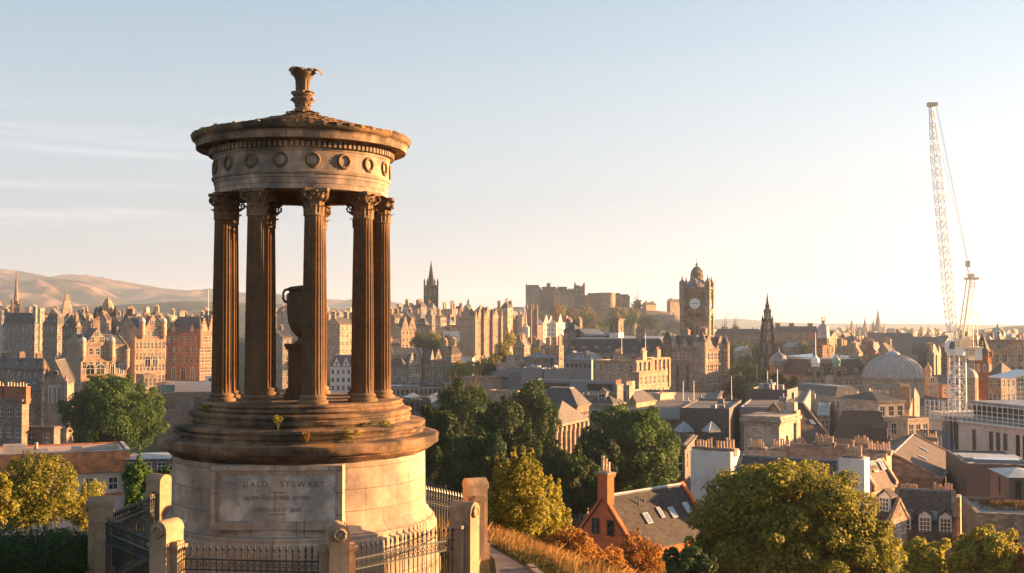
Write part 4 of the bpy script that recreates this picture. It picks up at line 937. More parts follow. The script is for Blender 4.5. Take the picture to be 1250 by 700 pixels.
# hoarding, cabins, netting by the road
a0, a1 = P(201, 465, 385), P(264, 468, 378); d = a1 - a0
t = thing('site_hoarding', 'long white hoarding wall below the red office block', 'hoarding', a0, math.atan2(d.y, d.x))
MB().box(0, Vector((d.x, d.y)).length, -.12, .12, -3.6, 0).build('board', M['hoarding'], t)
pb = MB()
for i in range(9): pb.box(i * 2.1, i * 2.1 + .12, .12, .3, -3.6, -.1)
pb.build('post', M['steel_grey'], t)
o = P(257, 460, 374); t = thing('site_cabin', 'small white cabin standing above the right end of the hoarding', 'cabin', o, .1)
MB().box(-1.5, 1.5, -1.2, 1.2, -2.6, 0).build('body', M['white_paint'], t); MB().box(-1.6, 1.6, -1.3, 1.3, 0, .12).build('roof', M['lead_pale'], t); obj('window', win_mesh('dark', .8, .9), t, (0, -1.38, -1.4))
o = P(205, 470, 372); t = thing('scaffold_screen', 'teal netted scaffold beside the left end of the white hoarding', 'scaffold', o, .25)
MB().box(-2.2, 2.2, -.9, .9, -5.5, 0).build('netting', M['netting_teal'], t)
for i in range(4): MB().tube((-2.2 + i * 1.46, -1.0, -5.6), (-2.2 + i * 1.46, -1.0, .6), .05, 5).build('pole', M['steel_grey'], t)
rt, W, D, H = B('low stone portico block with pale roof in front of the tall sunlit building', 176, 362, 147, 191, 33, 458, W=None, D=9, wall='pale', rmat='lead_pale', roof='flat', fr=(3, 1), fl=(2, 1), ww=1.6, wh=2.4, top_off=1)
# ------------------------------------------------------------------ centre, seen between and right of the columns
B('pinkish shaded tenement with sunlit right wall seen between monument columns', 415, 560, 398, 432, 52, 396, wall='rubble', roof='gx', rh=3.6, fl=(3, 4), fr=(3, 5), chim=((.05, .5, .9, 2.6, 6, 5), (.95, .5, .9, 2.6, 6, 5)))
B('white fronted hotel with slate gabled dormers seen between monument columns', 403, 470, 402, 442, 8, 448, D=12, name='hotel', wall='render_white', roof='mansard', rh=4.5, inset=2, fr=(6, 4), fl=(1, 4), ww=1.1, wh=1.9, fh=3.2, gab_r=((.2, 3, 3.6), (.5, 3, 3.6), (.8, 3, 3.6)))
B('brown tenement between the two left monument columns', 324, 560, 306, 332, 50, 398, wall='brown', roof='gx', rh=3.5, fr=(2, 5), chim=((.1, .5, .9, 2.6, 5, 5),))
B('dark tenement row end beside the urn', 345, 520, 322, 356, 40, 412, wall='grey', roof='gx', rh=3.5, chim=((.9, .5, .9, 2.6, 5, 5),))
B('brown tenement with a sunlit right wall at the edge of the last column', 482, 640, 470, 491, 50, 388, wall='brown', roof='gx', rh=3, fl=(3, 5), fr=(3, 5), chim=((.1, .5, .9, 2.6, 5, 5), (.9, .5, .9, 2.6, 5, 5)))
B('sunlit tenement with two tall crow-stepped gables right of the last column', 490, 625, 486, 508, 38, 402, wall='sand', roof='gx', rh=3, D=12, fl=(0, 0), fr=(4, 5), ww=1.1, gab_r=((.27, 4.6, 6.8), (.74, 4.6, 6.8)))
B('grey tenement with attic dormers and a sunlit side next to the two crow-stepped gables', 519, 620, 508, 525, 52, 398, wall='grey', roof='mansard', rh=4, inset=2, fl=(4, 4), fr=(2, 4), dorm_l=3)
B('low sunlit cream house cluster below the two crow-stepped gables', 478, 560, 471, 489, 38, 421, wall='pale', roof='gx', rh=2.4, fr=(3, 2), chim=((.2, .5, .8, 2, 3.4, 3),))
# the row along the station street
B('long slate roofed market building behind the street of parked cars', 480, 500, 474, 516, 14, 433, D=12, wall='grey', rmat='slate', roof='gx', rh=2.6, fr=(0, 0), fl=(0, 0))
B('grey four storey tenement at the left end of the street of parked cars', 493, 452, 473, 497, 68, 447, wall='grey', roof='mansard', rh=3, inset=2, fl=(6, 4), fr=(1, 4), ww=1.1, wh=1.8, fh=3.0)
B('cream tenement with two sharp gables facing the street of parked cars', 499, 455, 496, 514, 35, 447, D=11, wall='pale', roof='gx', rh=3, fr=(4, 3), fh=3.1, gab_r=((.28, 3.0, 5.2), (.72, 3.0, 5.2)))
B('brown shaded tenement with a steep roof in the middle of the station street', 526, 458, 514, 530, 58, 440, wall='brown', roof='gy', rh=4, fl=(4, 4), fr=(1, 4), fh=3.2)
B('cream tenement with sunlit gable in the middle of the station street', 530, 462, 527, 541, 37, 441, D=11, wall='sand', roof='gx', rh=3, fr=(3, 4), fh=3.2, gab_r=((.5, 3.6, 4.6),))
B('grey tenement narrow front right of the middle sunlit gable, station street', 541, 466, 539, 551, 18, 432, D=11, wall='grey', roof='mansard', rh=3, inset=1.5, fr=(3, 5), fh=3.2)
B('pinkish corner tenement with a sunlit end at the right of the station street', 551, 470, 549, 563, 39, 432, D=12, wall='rubble', roof='mansard', rh=3, inset=1.5, fr=(4, 5), fh=3.2, chim=((.97, .4, .9, 2.4, 6, 5), (.1, .4, .9, 2.4, 5.5, 5)))
# retaining wall with openings under the car street, station roof
a0, a1 = P(466, 474, 430), P(556, 473, 440); d = a1 - a0; Ln = Vector((d.x, d.y)).length
t = thing('retaining_wall', 'long pale wall of small arched openings below the parked cars', 'wall', (a0.x, a0.y, a0.z - 6), math.atan2(d.y, d.x))
mb = MB(); wi = []; facade(mb, wi, (0, 0), (1, 0), Ln, 0, 6, colset(Ln, 16, 1.0), [(3.2, 5.2)], 'dark', .5); mb.box(-.1, Ln + .1, -.1, .5, 6, 6.25)
mb.build('wall', M['pale'], t)
for (kd, w_, h_, loc, rz) in wi: obj('opening', win_mesh(kd, w_, h_), t, (loc[0], .3, loc[2]), rz)
mb = MB().quad((xat(440, 445), 436, a0.z - .3), (xat(572, 445), 446, a0.z - .3), (xat(580, 480), 480, a0.z - .2), (xat(440, 480), 475, a0.z - .2))
struct(mb.build('street', M['tarmac']))
o = P(490, 492, 330)
t = thing('station_roof', 'low bluish glass station roof at the foot of the retaining wall', 'station roof', (o.x, o.y, 62), .1)
z = o.z - 62
for i in range(5):
    MB().prism([(-14 + i * 7, -8, z), (-10.5 + i * 7, -8, z + 1.6), (-7 + i * 7, -8, z)], (0, 30, 0)).build('roof_bay', M['roof_glass'], t)
MB().box(-14, 21, -8, 22, 0, z - .02).build('wall', M['clad_grey'], t)
B('dark glass fronted box right of the station roof', 480, 300, 476, 526, 5, 489, D=10, wall='clad_brown', rmat='felt', roof='flat', fr=(7, 1), fl=(0, 0), ww=1.1, wh=2.2, kind='dark', top_off=.6, cornice=False)
B('dark low arcaded wall block under the long white hoarding', 199, 345, 197, 268, 10, 481, D=7, base=66, wall='dark', rmat='felt', roof='flat', fr=(4, 1), fl=(0, 0), ww=2.6, wh=3.4, kind='dark', top_off=1.0)
# cars on the street
def car_parts():
    body = MB(); prof = [(-2.05, .35), (-2.1, .7), (-1.95, .92), (-1.0, .98), (1.15, .95), (2.0, .78), (2.1, .6), (2.08, .35)]
    body.prism([(x, -.85, z) for x, z in prof], (0, 1.7, 0))
    cab = MB(); b_ = [(-1.75, .96), (-1.35, 1.42), (.25, 1.45), (1.05, .96)]
    cab.add([(x, -.78, z) if z < 1 else (x, -.62, z) for x, z in b_] + [(x, .78, z) if z < 1 else (x, .62, z) for x, z in b_], [(0, 3, 2, 1), (4, 5, 6, 7), (0, 1, 5, 4), (2, 3, 7, 6)], 1)
    cab.add([(-1.35, -.63, 1.43), (.25, -.63, 1.46), (.25, .63, 1.46), (-1.35, .63, 1.43)], [(0, 1, 2, 3)], 0)
    wh = MB().tube((0, -.1, 0), (0, .1, 0), .32, 12)
    return body, cab, wh
bd, cb_, wh = car_parts(); cabin_me = {}
plain('tyre', (.02, .02, .02), rough=.9)
CC = [('white', (.75, .75, .74)), ('silver', (.45, .46, .47)), ('black', (.02, .02, .022)), ('dark blue', (.03, .05, .12)), ('red', (.35, .03, .025)), ('grey', (.18, .18, .19))]
for nm, c in CC: plain('car_' + nm.replace(' ', '_'), c, rough=.25, var=.03, spec=.6)
wh_me = wh.mesh('wheel', M['tyre'])
crng = random.Random(4); cc = {}
for i in range(15):
    px = 476 + i * 5.3; nm, c = CC[(i * 3 + i // 4) % 6]; cc[nm] = cc.get(nm, 0) + 1
    row = i % 2; o = P(px, 471.6 - row * 2.2, 441 + row * 9); m_ = M['car_' + nm.replace(' ', '_')]
    o.z = a0.z - .26
    n_ = sum(1 for q in range(15) if CC[(q * 3 + q // 4) % 6][0] == nm)
    lab = f"{nm} car parked above the pale arched wall" + (f', {ORD[cc[nm]-1]} {nm} one from left' if n_ > 1 else '')
    t = thing('parked_car', lab, 'car', o, rad(8 + crng.uniform(-4, 4)) + (pi if crng.random() < .5 else 0), 'cars parked in the station street')
    bd.build('body', m_, t); cb_.build('cabin', [m_, M['glass']], t)
    for x in (-1.3, 1.3):
        for y in (-.8, .8): obj('wheel', wh_me, t, (x, y, .32))
B('white sheeted building end, scaffold wrap on its shaded left face', 577, 615, 541, 579, 66, 405, wall='sheeting', rmat='red_tile', roof='flat', fl=(0, 0), fr=(0, 0), base=66, cornice=False)
rt, W, D, H = B('tall sunlit gothic bank building with pinnacled bays right of the white sheeting', 579, 610, 560, 612, 45, 389, base=zat(434, 610), wall='sand', roof='gx', rh=3, fl=(6, 3), fr=(9, 6), ww=.8, wh=2.4, fh=3.9, gab_r=((.2, 3.6, 5.2), (.5, 4.2, 6.6), (.8, 3.6, 5.2)), chim=((.1, .6, 1, 2.4, 6, 4),))
for f in (.02, .34, .66, .985):
    MB().box(W * f - .55, W * f + .55, -.9, .2, 0, H + 1.6).lathe([(.85, H + 1.6), (.7, H + 2.6), (.05, H + 5.4)], 6, W * f, -.35).build('pinnacle', M['sand'], rt)
B('long pink topped range with flat roof behind the white sheeting', 578, 660, 536, 590, 62, 397, wall='rubble', roof='flat', fl=(12, 1), fr=(0, 0))
# skyline behind the bank, hub spire
spire('tall black gothic steeple dominating the old town skyline', 526, 900, 319, 349, 378, 13, 9.5, mat='blacked', rot=.35)
x = xat(572, 820); b0 = T(x, 820) - 2
t = thing('green_dome', 'green copper dome with lantern on the skyline above the bank', 'dome', (x, 820, b0), 0)
z1 = zat(381, 820) - b0
MB().box(-7, 7, -6, 6, 0, z1 - 2).lathe([(4.6, z1 - 2), (4.6, z1), (4.9, z1 + .2)], 16).build('base', M['sand'], t)
MB().lathe([(4.7, z1 + .2), (4.4, z1 + 1.8), (3.2, z1 + 4.0), (1.6, z1 + 5.4), (1.1, z1 + 5.7)], 16).build('dome', M['copper'], t)
MB().lathe([(1.1, z1 + 5.6), (1.1, z1 + 7.4), (.7, z1 + 8.4), (.1, z1 + 9.4)], 10).build('lantern', M['copper'], t)
B('white tower block far away left of the castle', 620, 1300, 616, 640, 8, 375, D=14, name='tower_block', wall='render_white', roof='flat', fr=(8, 4), fl=(2, 4), ww=1.4, wh=1.6, fh=3.0, maxrows=8)
# college towers
for i, (px, Y, wpx, ptop, lab) in enumerate(((631.5, 850, 9, 390, 'lower left tower of the brown twin towered college below the castle'), (649, 840, 11, 377, 'taller right tower of the brown twin towered college below the castle'))):
    x = xat(px, Y); b0 = T(x, Y) - 3; z1 = zat(ptop, Y) - b0; h = wpx * Y / F / 2 * .8
    t = thing('college_tower', lab, 'tower', (x, Y, b0), .55)
    MB().box(-h, h, -h, h, 0, z1).box(-h - .3, h + .3, -h - .3, h + .3, z1 - 1, z1 - .4).build('shaft', M['red'], t)
    for (sx, sy) in ((-1, -1), (1, -1), (-1, 1), (1, 1)): MB().lathe([(1.0, 0), (1.0, z1 + 1.2), (1.15, z1 + 1.3), (.05, z1 + 4.0)], 8, sx * h, sy * h).build('corner_turret', M['red'], t)
    for z in (z1 - 5, z1 - 13): obj('louvre_window', win_mesh('dark', 1.6, 4), t, (0, -h - .17, z)); obj('louvre_window', win_mesh('dark', 1.6, 4), t, (-h - .17, 0, z), -pi / 2); obj('louvre_window', win_mesh('dark', 1.6, 4), t, (h + .17, 0, z), pi / 2)
B('brown college hall joining the twin towers below the castle', 655, 860, 618, 662, 50, 397, wall='brown', roof='gx', rh=5, fr=(2, 3), fl=(6, 3))
B('white harled gabled houses with red roofs, left part below the castle', 663, 905, 656, 676, 41, 394, wall='render_white', rmat='red_tile', roof='gx', rh=3, D=12, fr=(4, 4), gab_r=((.3, 4.5, 6), (.75, 4.5, 5)), base=70)
B('white harled gabled houses with red roofs, right part below the castle', 679, 910, 673, 696, 45, 394, wall='render_white', rmat='red_tile', roof='gx', rh=3, D=12, fr=(4, 4), gab_r=((.3, 4.5, 6.5), (.78, 4.5, 5.5)), tur=((1.0, 0, 2, -10, 1, 4, False),), base=70)
# white memorial column
x = xat(642, 560); b0 = zat(434, 560)
t = thing('memorial_column', 'slim white memorial column with a broad capital in front of the college towers', 'column', (x, 560, b0 - 2), 0)
k = 560 / F
MB().box(-1.2, 1.2, -1.2, 1.2, 0, 3).build('plinth', M['pale'], t); MB().lathe([(.55, 3), (.5, 10), (1.9, 11), (2.0, 15.5), (.6, 16.5), (.4, 20), (.15, 24)], 10).build('shaft', M['newstone'], t)
# ------------------------------------------------------------------ middle roofs
B('grey flat roofed glass pavilion with stepped roof in front of the college towers', 672, 420, 640, 676, 66, 437, wall='clad_grey', rmat='lead', roof='hip', rh=2.2, fl=(12, 1), fr=(2, 1), ww=1.2, wh=1.4, kind='dark', top_off=.4, cornice=False)
B('dark pyramid roofed lodge with one sunlit side left of the square roof tower', 702, 430, 688, 713, 48, 404, wall='grey', roof='hip', rh=4, fl=(2, 3), fr=(2, 4), chim=((.8, .2, 1.6, 1, 4.5, 4), (.2, .8, 1, 1.6, 4.5, 4)))
B('grey sloping slate wing with skylit roof left of the square roof tower', 716, 425, 707, 746, 20, 410, D=14, wall='grey', rmat='lead', roof='gx', rh=2.4, fr=(0, 0), fl=(0, 0))
rt, W, D, H = B('square roof tower with paired dark openings above a white lower stage', 755, 425, 744, 761, 55, 391, name='roof_tower', cat='tower', wall='brown', roof='flat', fl=(2, 1), fr=(1, 1), ww=.9, wh=2.2, kind='dark', top_off=1.6, par=.3)
MB().box(-.06, W + .06, -.06, D + .06, H - 8, H - 4.6).build('white_stage', M['render_white'], rt); MB().box(-.5, W + .5, -.5, D + .5, H + .12, H + .5).build('cap', M['brown'], rt)
rt, W, D, H = B('long dark mansard building with round dormers and pale flat lead top', 812, 395, 704, 824, 80, 431, wall='grey', roof='mansard', rh=4.6, inset=2.4, fl=(14, 2), fr=(3, 2), D=34, base=60, dorm_l=8)
rt2 = rt
B('sunlit narrow chimney tower on the dark mansard roof', 782, 398, 777, 785, 50, 402, name='chimney_tower', cat='chimney', wall='sand', roof='flat', fl=(0, 0), fr=(0, 0), base=zat(424, 398), chim=((.5, .5, .6, 1.2, 1.0, 3),))
B('grey plant house with small stair at left among the flat lead roofs', 662, 345, 636, 668, 62, 450, wall='clad_grey', rmat='lead_pale', roof='flat', fl=(0, 0), fr=(1, 1), kind='dark', par=.15, cornice=False, clutter=2)
B('grey plant house in the middle of the flat lead roofs', 692, 340, 664, 700, 62, 451, wall='clad_grey', rmat='lead_pale', roof='flat', fl=(0, 0), fr=(0, 0), par=.15, cornice=False, clutter=2)
B('pale cream low block with a flat top left of the grey plant houses', 634, 430, 606, 646, 60, 444, wall='pale', rmat='felt', roof='flat', fl=(4, 1), fr=(1, 1), ww=1, wh=1.4)
B('small cream pavilion on top of the pale low block', 628, 440, 618, 634, 55, 434, wall='pale', rmat='felt', roof='flat', fl=(1, 1), fr=(1, 1), ww=1, wh=1.2)
B('low pinkish stone block beside the station trees', 600, 380, 563, 614, 62, 461, wall='rubble', rmat='felt', roof='flat', fl=(0, 0), fr=(0, 0), clutter=2)
B('grey slated ramp roof in front of the low pinkish block', 622, 385, 600, 650, 58, 456, wall='clad_grey', rmat='slate', roof='hip', rh=2, fl=(8, 1), fr=(3, 1), kind='dark', ww=.9, wh=1.2, cornice=False)
B('pink flat topped shed between the two clumps of station trees', 630, 300, 596, 640, 60, 478, wall='rubble', rmat='felt', roof='flat', fl=(0, 0), fr=(1, 1), cornice=False)
B('long dark roofed range with roof terrace planting behind the pilastered post office', 722, 370, 690, 736, 60, 440, wall='clad_grey', rmat='lead', roof='mansard', rh=2.2, inset=2, fl=(6, 1), fr=(2, 1), kind='dark', ww=1, wh=1.2, dorm_l=2, cornice=False)
# pilastered post office: two lit pavilions
def pilasters(rt, W, D, H, nr, nl=0, z0=2.0, wall='sand', w_=.45):
    for i in range(nr):
        x = .4 + (W - .8) * i / max(1, nr - 1); MB().box(x - w_, x + w_, -.4, -.01, z0, H - .5).box(x - w_ - .1, x + w_ + .1, -.5, -.012, H - 1.2, H - .45).build('pilaster', M[wall], rt)
    for i in range(nl):
        y = .4 + (D - .8) * i / max(1, nl - 1); MB().box(-.4, -.01, y - w_, y + w_, z0, H - .5).build('pilaster', M[wall], rt)
rt, W, D, H = B('sandstone post office pavilion with sunlit pilasters, left of the pair', 776, 335, 727, 794, 58, 441, base=60, wall='sand', rmat='felt', roof='flat', fl=(4, 3), fr=(3, 4), ww=1.0, wh=2.0, fh=4.0, clutter=4, par=1.1, chim=((.8, .1, 2.6, .9, 2.8, 6), (.2, .5, 1, 2.4, 2.6, 5)))
pilasters(rt, W, D, H, 4, 0, H - 8.5)
rt, W, D, H = B('sandstone post office pavilion with sunlit pilasters, right of the pair', 795, 352, 777, 817, 58, 438, base=60, wall='sand', rmat='felt', roof='flat', fl=(3, 3), fr=(4, 4), ww=1.0, wh=2.2, fh=4.2, chim=((.6, .3, 2.4, .9, 2.6, 5),))
pilasters(rt, W, D, H, 5, 0, H - 9)
B('low sunlit balustraded link below the post office pavilions', 780, 328, 770, 812, 58, 455, base=60, wall='sand', rmat='felt', roof='flat', fr=(6, 2), fl=(1, 2), ww=1.0, wh=2.4)
B('long flat roofed plant box with a white edge and sunlit end', 765, 285, 687, 775, 62, 467, D=26, wall='clad_grey', rmat='lead_pale', roof='flat', fl=(2, 1), fr=(0, 0), ww=9, wh=1.6, kind='dark', top_off=.6, par=.12, cornice=False, wallr='sand')
B('dark parapet block under the long flat plant box', 752, 262, 684, 770, 60, 484, wall='grey', rmat='felt', roof='flat', fl=(6, 2), fr=(4, 3), ww=1.2, wh=2, clutter=3)
# georgian street receding to the clock tower
rt, W, D, H = B('georgian terrace with giant columns and hipped slate roof behind the dark trees', 676, 176, 655, 716, 66, 519, base=62, wall='grey', roof='hip', rh=3.2, fl=(3, 3), fr=(7, 3), ww=1.0, wh=1.9, fh=3.6)  # darker stone on wall and pilasters stands in for shade from neighbouring buildings
pilasters(rt, W, D, H, 8, 0, 1, 'brown', .3)
rt, W, D, H = B('upper attic of the georgian terrace with a dark mansard roof, behind the dark trees', 704, 192, 652, 719, 66, 495, base=70, wall='brown', roof='mansard', rh=2.6, inset=2.0, fl=(3, 2), fr=(6, 2), ww=1.0, wh=1.5)
B('shaded grey georgian corner house with two tall windows above the rounded tree', 748, 215, 719, 762, 56, 493, base=62, wall='grey', roof='mansard', rh=2.0, inset=2.5, fl=(3, 4), fr=(4, 4), ww=1.1, wh=1.9, fh=3.9, chim=((.9, .2, 2.4, .8, 3.4, 6),), dorm_l=1)
B('georgian terrace stretch with sunlit bays below the post office', 776, 240, 745, 800, 60, 492, base=62, wall='sand', roof='mansard', rh=2.2, inset=2.2, fl=(2, 3), fr=(6, 4), ww=1.0, wh=1.9, chim=((.1, .3, 2.4, .8, 3.6, 6),))
B('pale end house of the georgian street in front of the clock tower hotel', 806, 262, 797, 823, 50, 481, base=62, wall='pale', roof='flat', fl=(1, 4), fr=(4, 4), ww=1.0, wh=2.2, clutter=2)
B('long low flat roofed court building with a white parapet above the tree', 862, 205, 775, 892, 78, 513, D=24, base=60, wall='dark', rmat='felt', roof='flat', fl=(5, 2), fr=(2, 2), ww=1.2, wh=2.0, clutter=3, par=.4)
B('dark rear tenement with two white framed windows above the red gabled house roof', 836, 138, 780, 848, 76, 544, base=58, wall='dark', rmat='felt', roof='flat', fl=(5, 3), fr=(2, 3), ww=1.3, wh=1.9, fh=3.6)
for i, (px, py, Y, s_) in enumerate(((835, 520, 200, 1.7), (868, 520, 196, 1.5), (797, 506, 214, 1.5))):
    o = P(px, py, Y); t = thing('glass_skylight', ['pyramid glass rooflight in the middle of the court roofs', 'right hand pyramid rooflight beside the slate wall of the court roofs', 'small pyramid rooflight furthest left on the court roofs'][i], 'skylight', (o.x, o.y, o.z - 1), .4, 'rooflights on the court building')
    MB().lathe([(s_, .3), (.06, 1.7)], 4, a0=pi / 4).build('glazing', M['roof_glass'], t)
    kb = MB().lathe([(s_ * 1.06, 0), (s_ * 1.06, .3), (s_ * .9, .34)], 4, a0=pi / 4)
    for j in range(4):
        q = pi / 4 + j * pi / 2; kb.tube((s_ * sin(q), -s_ * cos(q), .3), (0, 0, 1.75), .06, 5)
    kb.build('frame', M['lead_pale'], t)
B('white gable walled tenement with two rows of chimney pots behind the red gabled house', 892, 112, 843, 903, 60, 554, base=62, wall='render_white', rmat='slate', roof='flat', fl=(0, 0), fr=(1, 2), wallr='rubble', sub=True, cornice=False, par=.4, chim=((.5, .78, 1.0, 2.0, .35, 6), (.5, .25, 1.0, 2.2, .35, 6)), pscale=1.05)
# red gabled house
rt, W, D, H = B('orange rendered gabled house with tall square chimney and slate roof', 771, 82, 702, 893, 45, 668, base=70, W=9.6, name='gabled_house', cat='house', wall='orange_render', rmat='slate_shaded', roof='gx', rh=3.2, fl=(0, 0), fr=(0, 0), cornice=False)
c = chimney(rt, .36, D / 2, .72, .92, H + 1.8, H + 4.85, 0, M['orange_render'], True)
MB().box(-.12, .84, D / 2 - .58, D / 2 + .58, H + 4.852, H + 4.96).build('chimney_cap', M['grey'], rt)
for i in range(3): q = obj('chimney_pot', pot_mesh(i), c, (.36, D / 2 - .27 + i * .27, H + 4.95)); q.scale = (.85, .85, 1.2)
for (y, z) in ((D * .35, H + .55), (D * .62, H + .55)): obj('window', win_mesh('dark', .6, 1.1), rt, (-.2, y, z), -pi / 2)
sl_ang = math.atan2(3.2, D / 2)
for (fx, fz, kk, w_) in ((.34, .34, 'skylight', .62), (.52, .40, 'skylight', .4), (.66, .36, 'skylight', .62), (.86, .40, 'skylight', .55)):
    o_ = obj('rooflight', win_mesh(kk, w_, .95), rt, (W * fx, D / 2 * fz - .0, H + 3.2 * fz + .02)); o_.rotation_euler = (-(pi / 2 - sl_ang), 0, 0)
for (fx, fz) in ((.34, .74), (.42, .78)): MB().tube((W * fx, D / 2 * fz, H + 3.2 * fz - .1), (W * fx, D / 2 * fz, H + 3.2 * fz + .5), .06, 6).build('vent_pipe', M['lead'], rt)
MB().tube((0.3, D / 2, H + 3.24), (W, D / 2, H + 3.24), .11, 8).build('ridge_roll', M['lead_pale'], rt)
# ------------------------------------------------------------------ right
B('big dark flat topped plant box with pale end wall on the roofs', 961, 232, 910, 974, 66, 477, base=70, wall='clad_brown', rmat='felt', roof='flat', fl=(0, 0), fr=(0, 0), clutter=6, cornice=False, par=.2)
rt, W, D, H = B('long flat roofed range with a row of five pale skylights in its slate face', 978, 206, 903, 990, 74, 499, base=62, wall='clad_grey', rmat='felt', roof='flat', fl=(5, 1), fr=(0, 0), ww=1.0, wh=.9, top_off=1.6, par=.15, clutter=3, cornice=False)
B('slate walled flat roof left of the five skylights', 890, 200, 830, 905, 74, 500, base=62, wall='slate', rmat='felt', roof='flat', fl=(0, 0), fr=(0, 0), par=.15, clutter=3, cornice=False)
rt, W, D, H = B('square sandstone pavilion with a blocky cornice and sunlit right pier', 951, 168, 908, 970, 58, 517, base=60, wall='pale', rmat='felt', roof='flat', fl=(0, 0), fr=(1, 1), ww=1.0, wh=3.2, kind='dark', top_off=2, par=.5)
MB().box(-.5, W + .5, -.5, D + .5, H + .1, H + .55).box(-.3, W + .3, -.3, D + .3, H + .55, H + .95).build('attic', M['pale'], rt)
MB().box(W - .2, W + 1.6, -.35, 2.2, 0, H + 1.4).box(W - .4, W + 1.8, -.55, 2.4, H + .1, H + .6).box(W, W + 1.4, 0, 1.6, H + 1.4, H + 2.6).build('pier', M['pale'], rt)
B('wide slate roof sloping down beside the square sandstone pavilion', 985, 176, 972, 1022, 20, 546, base=62, D=18, wall='rubble', rmat='slate_brown', roof='gx', rh=6, fl=(0, 0), fr=(3, 1))
rt, W, D, H = B('large brown flat topped mansard with a row of pale dormers down its right side', 1086, 196, 1018, 1106, 74, 537, base=60, wall='pale', rmat='clad_brown', roof='mansard', rh=4.6, inset=1.6, fl=(0, 0), fr=(12, 3), ww=.8, wh=2.2, dorm_r=7)
rt, W, D, H = B('pale low flat block with blue panels in front of the mansard roofs', 927, 150, 866, 935, 66, 558, base=62, wall='pale', rmat='lead_pale', roof='flat', fl=(4, 1), fr=(1, 1), par=.15)
# chimney gables nearer
B('long chimney gable of two rows of pots in front of the square sandstone pavilion', 966, 128, 910, 974, 68, 553, base=64, W=2.0, wall='pale', roof='flat', fl=(0, 0), fr=(0, 0), sub=True, cornice=False, par=.1, chim=((.5, .78, 1.0, 1.9, .4, 6), (.5, .25, 1.0, 2.1, .4, 7)), wallr='rubble')
B('brown long chimney wall with pots left of the white chimney', 1064, 125, 1007, 1096, 72, 549, base=64, W=2.6, D=9, wall='brown', roof='flat', fl=(0, 0), fr=(0, 0), sub=True, cornice=False, par=.1, chim=((.5, .55, 1.0, 2.2, .5, 8), (.5, .12, 1.0, 1.8, .5, 5)), wallr='rubble')
B('mottled chimney gable with orange pots beside the receding mansard', 1082, 118, 1057, 1095, 60, 556, base=64, W=2.4, wall='rubble', roof='flat', fl=(0, 0), fr=(0, 0), sub=True, cornice=False, par=.1, chim=((.5, .5, 1.0, 2.6, .4, 8),))
B('white painted chimney stack crowned by tall buff pots above the golden tree', 1055, 92, 1031, 1060, 62, 563, base=66, W=1.4, name='chimney_stack', cat='chimney', wall='render_white', roof='flat', fl=(0, 0), fr=(0, 0), sub=True, cornice=False, par=.05, chim=((.5, .5, .9, 1.5, .25, 6),), pscale=1.2, wallr='rubble')
B('slate roofed house under the white chimney stack', 1020, 100, 905, 1070, 66, 597, base=64, D=9, W=7, wall='rubble', rmat='slate_brown', roof='gy', rh=2.0, fl=(0, 0), fr=(1, 1), sub=True, cornice=False)
B('small white dormer fronted attic right of the white chimney stack', 1064, 96, 1054, 1080, 45, 592, base=66, wall='rubble', rmat='slate_brown', roof='gx', rh=1.6, fl=(0, 0), fr=(0, 0), dorm_l=1, dsize=(.75, 1.0), sub=True, cornice=False, W=4)
rt, W, D, H = B('rubble stone gabled tenement with a single window, right beside the golden tree', 1090, 92, 1072, 1106, 40, 634, base=66, wall='rubble', rmat='slate_brown', roof='gy', rh=1.4, fl=(1, 2), fr=(1, 2), ww=.8, wh=1.3, fh=2.6, top_off=.3, kind='grid', cornice=False, dorm_l=1, dsize=(1.1, 1.5), sub=True)
rt, W, D, H = B('house with three white framed dormers in a brown slate roof', 1167, 100, 1092, 1190, 70, 657, base=66, W=7.5, wall='rubble', rmat='slate_brown', roof='gy', rh=3.4, fl=(0, 0), fr=(0, 0), dorm_l=3, dsize=(1.05, 1.55), sub=True, cornice=False)
B('broad chimney gable with two rows of buff pots above the dormered house', 1172, 106, 1112, 1189, 66, 609, base=66, W=1.5, D=5.6, wall='rubble', roof='flat', fl=(0, 0), fr=(0, 0), sub=True, cornice=False, par=.05, chim=((.5, .80, .8, 1.7, .3, 7), (.5, .27, .8, 1.9, .3, 7)))
B('brown low tenement wall with a pediment roof between crane building and dormered house', 1148, 128, 1098, 1165, 66, 584, base=64, wall='brown', rmat='slate_brown', roof='gx', rh=2.4, fl=(3, 1), fr=(1, 1), D=10)
B('brown back range with a chimney stack left of the curved stone building', 1136, 150, 1105, 1148, 68, 556, base=62, wall='brown', rmat='slate_brown', roof='flat', fl=(3, 2), fr=(1, 2), chim=((.5, .4, .8, 3, .6, 8),))
rt, W, D, H = B('big brown flat topped block with pale roof edge and blue tinted skylight strip', 1180, 122, 1172, 1262, -12, 568, base=64, D=14, wall='clad_brown', rmat='lead_pale', roof='flat', fr=(0, 0), fl=(0, 0), par=.12, cornice=False)
MB().box(1, W - 1, 1.2, 3.4, H + .1, H + .5).build('skylight_strip', M['roof_glass'], rt); MB().box(.5, W, 5, 9, H, H + .25).build('roof_plant', M['lead_pale'], rt)
rt, W, D, H = B('small brown roof pavilion with a white roof at the right edge', 1232, 98, 1228, 1275, -8, 583, base=72, D=6, wall='clad_brown', rmat='lead_pale', roof='hip', rh=.5, fr=(2, 1), fl=(1, 1), ww=.5, wh=1.6, kind='dark', top_off=.3, cornice=False)
rt, W, D, H = B('concrete roof terrace with a strip of dry grass at the right edge', 1192, 92, 1186, 1275, -14, 628, base=66, D=9, wall='rubble', rmat='concrete', roof='flat', fr=(3, 1), fl=(0, 0), ww=2.6, wh=1.2, kind='dark', top_off=1.4, par=.3, cornice=False)
TERR = (rt, W, D, H)
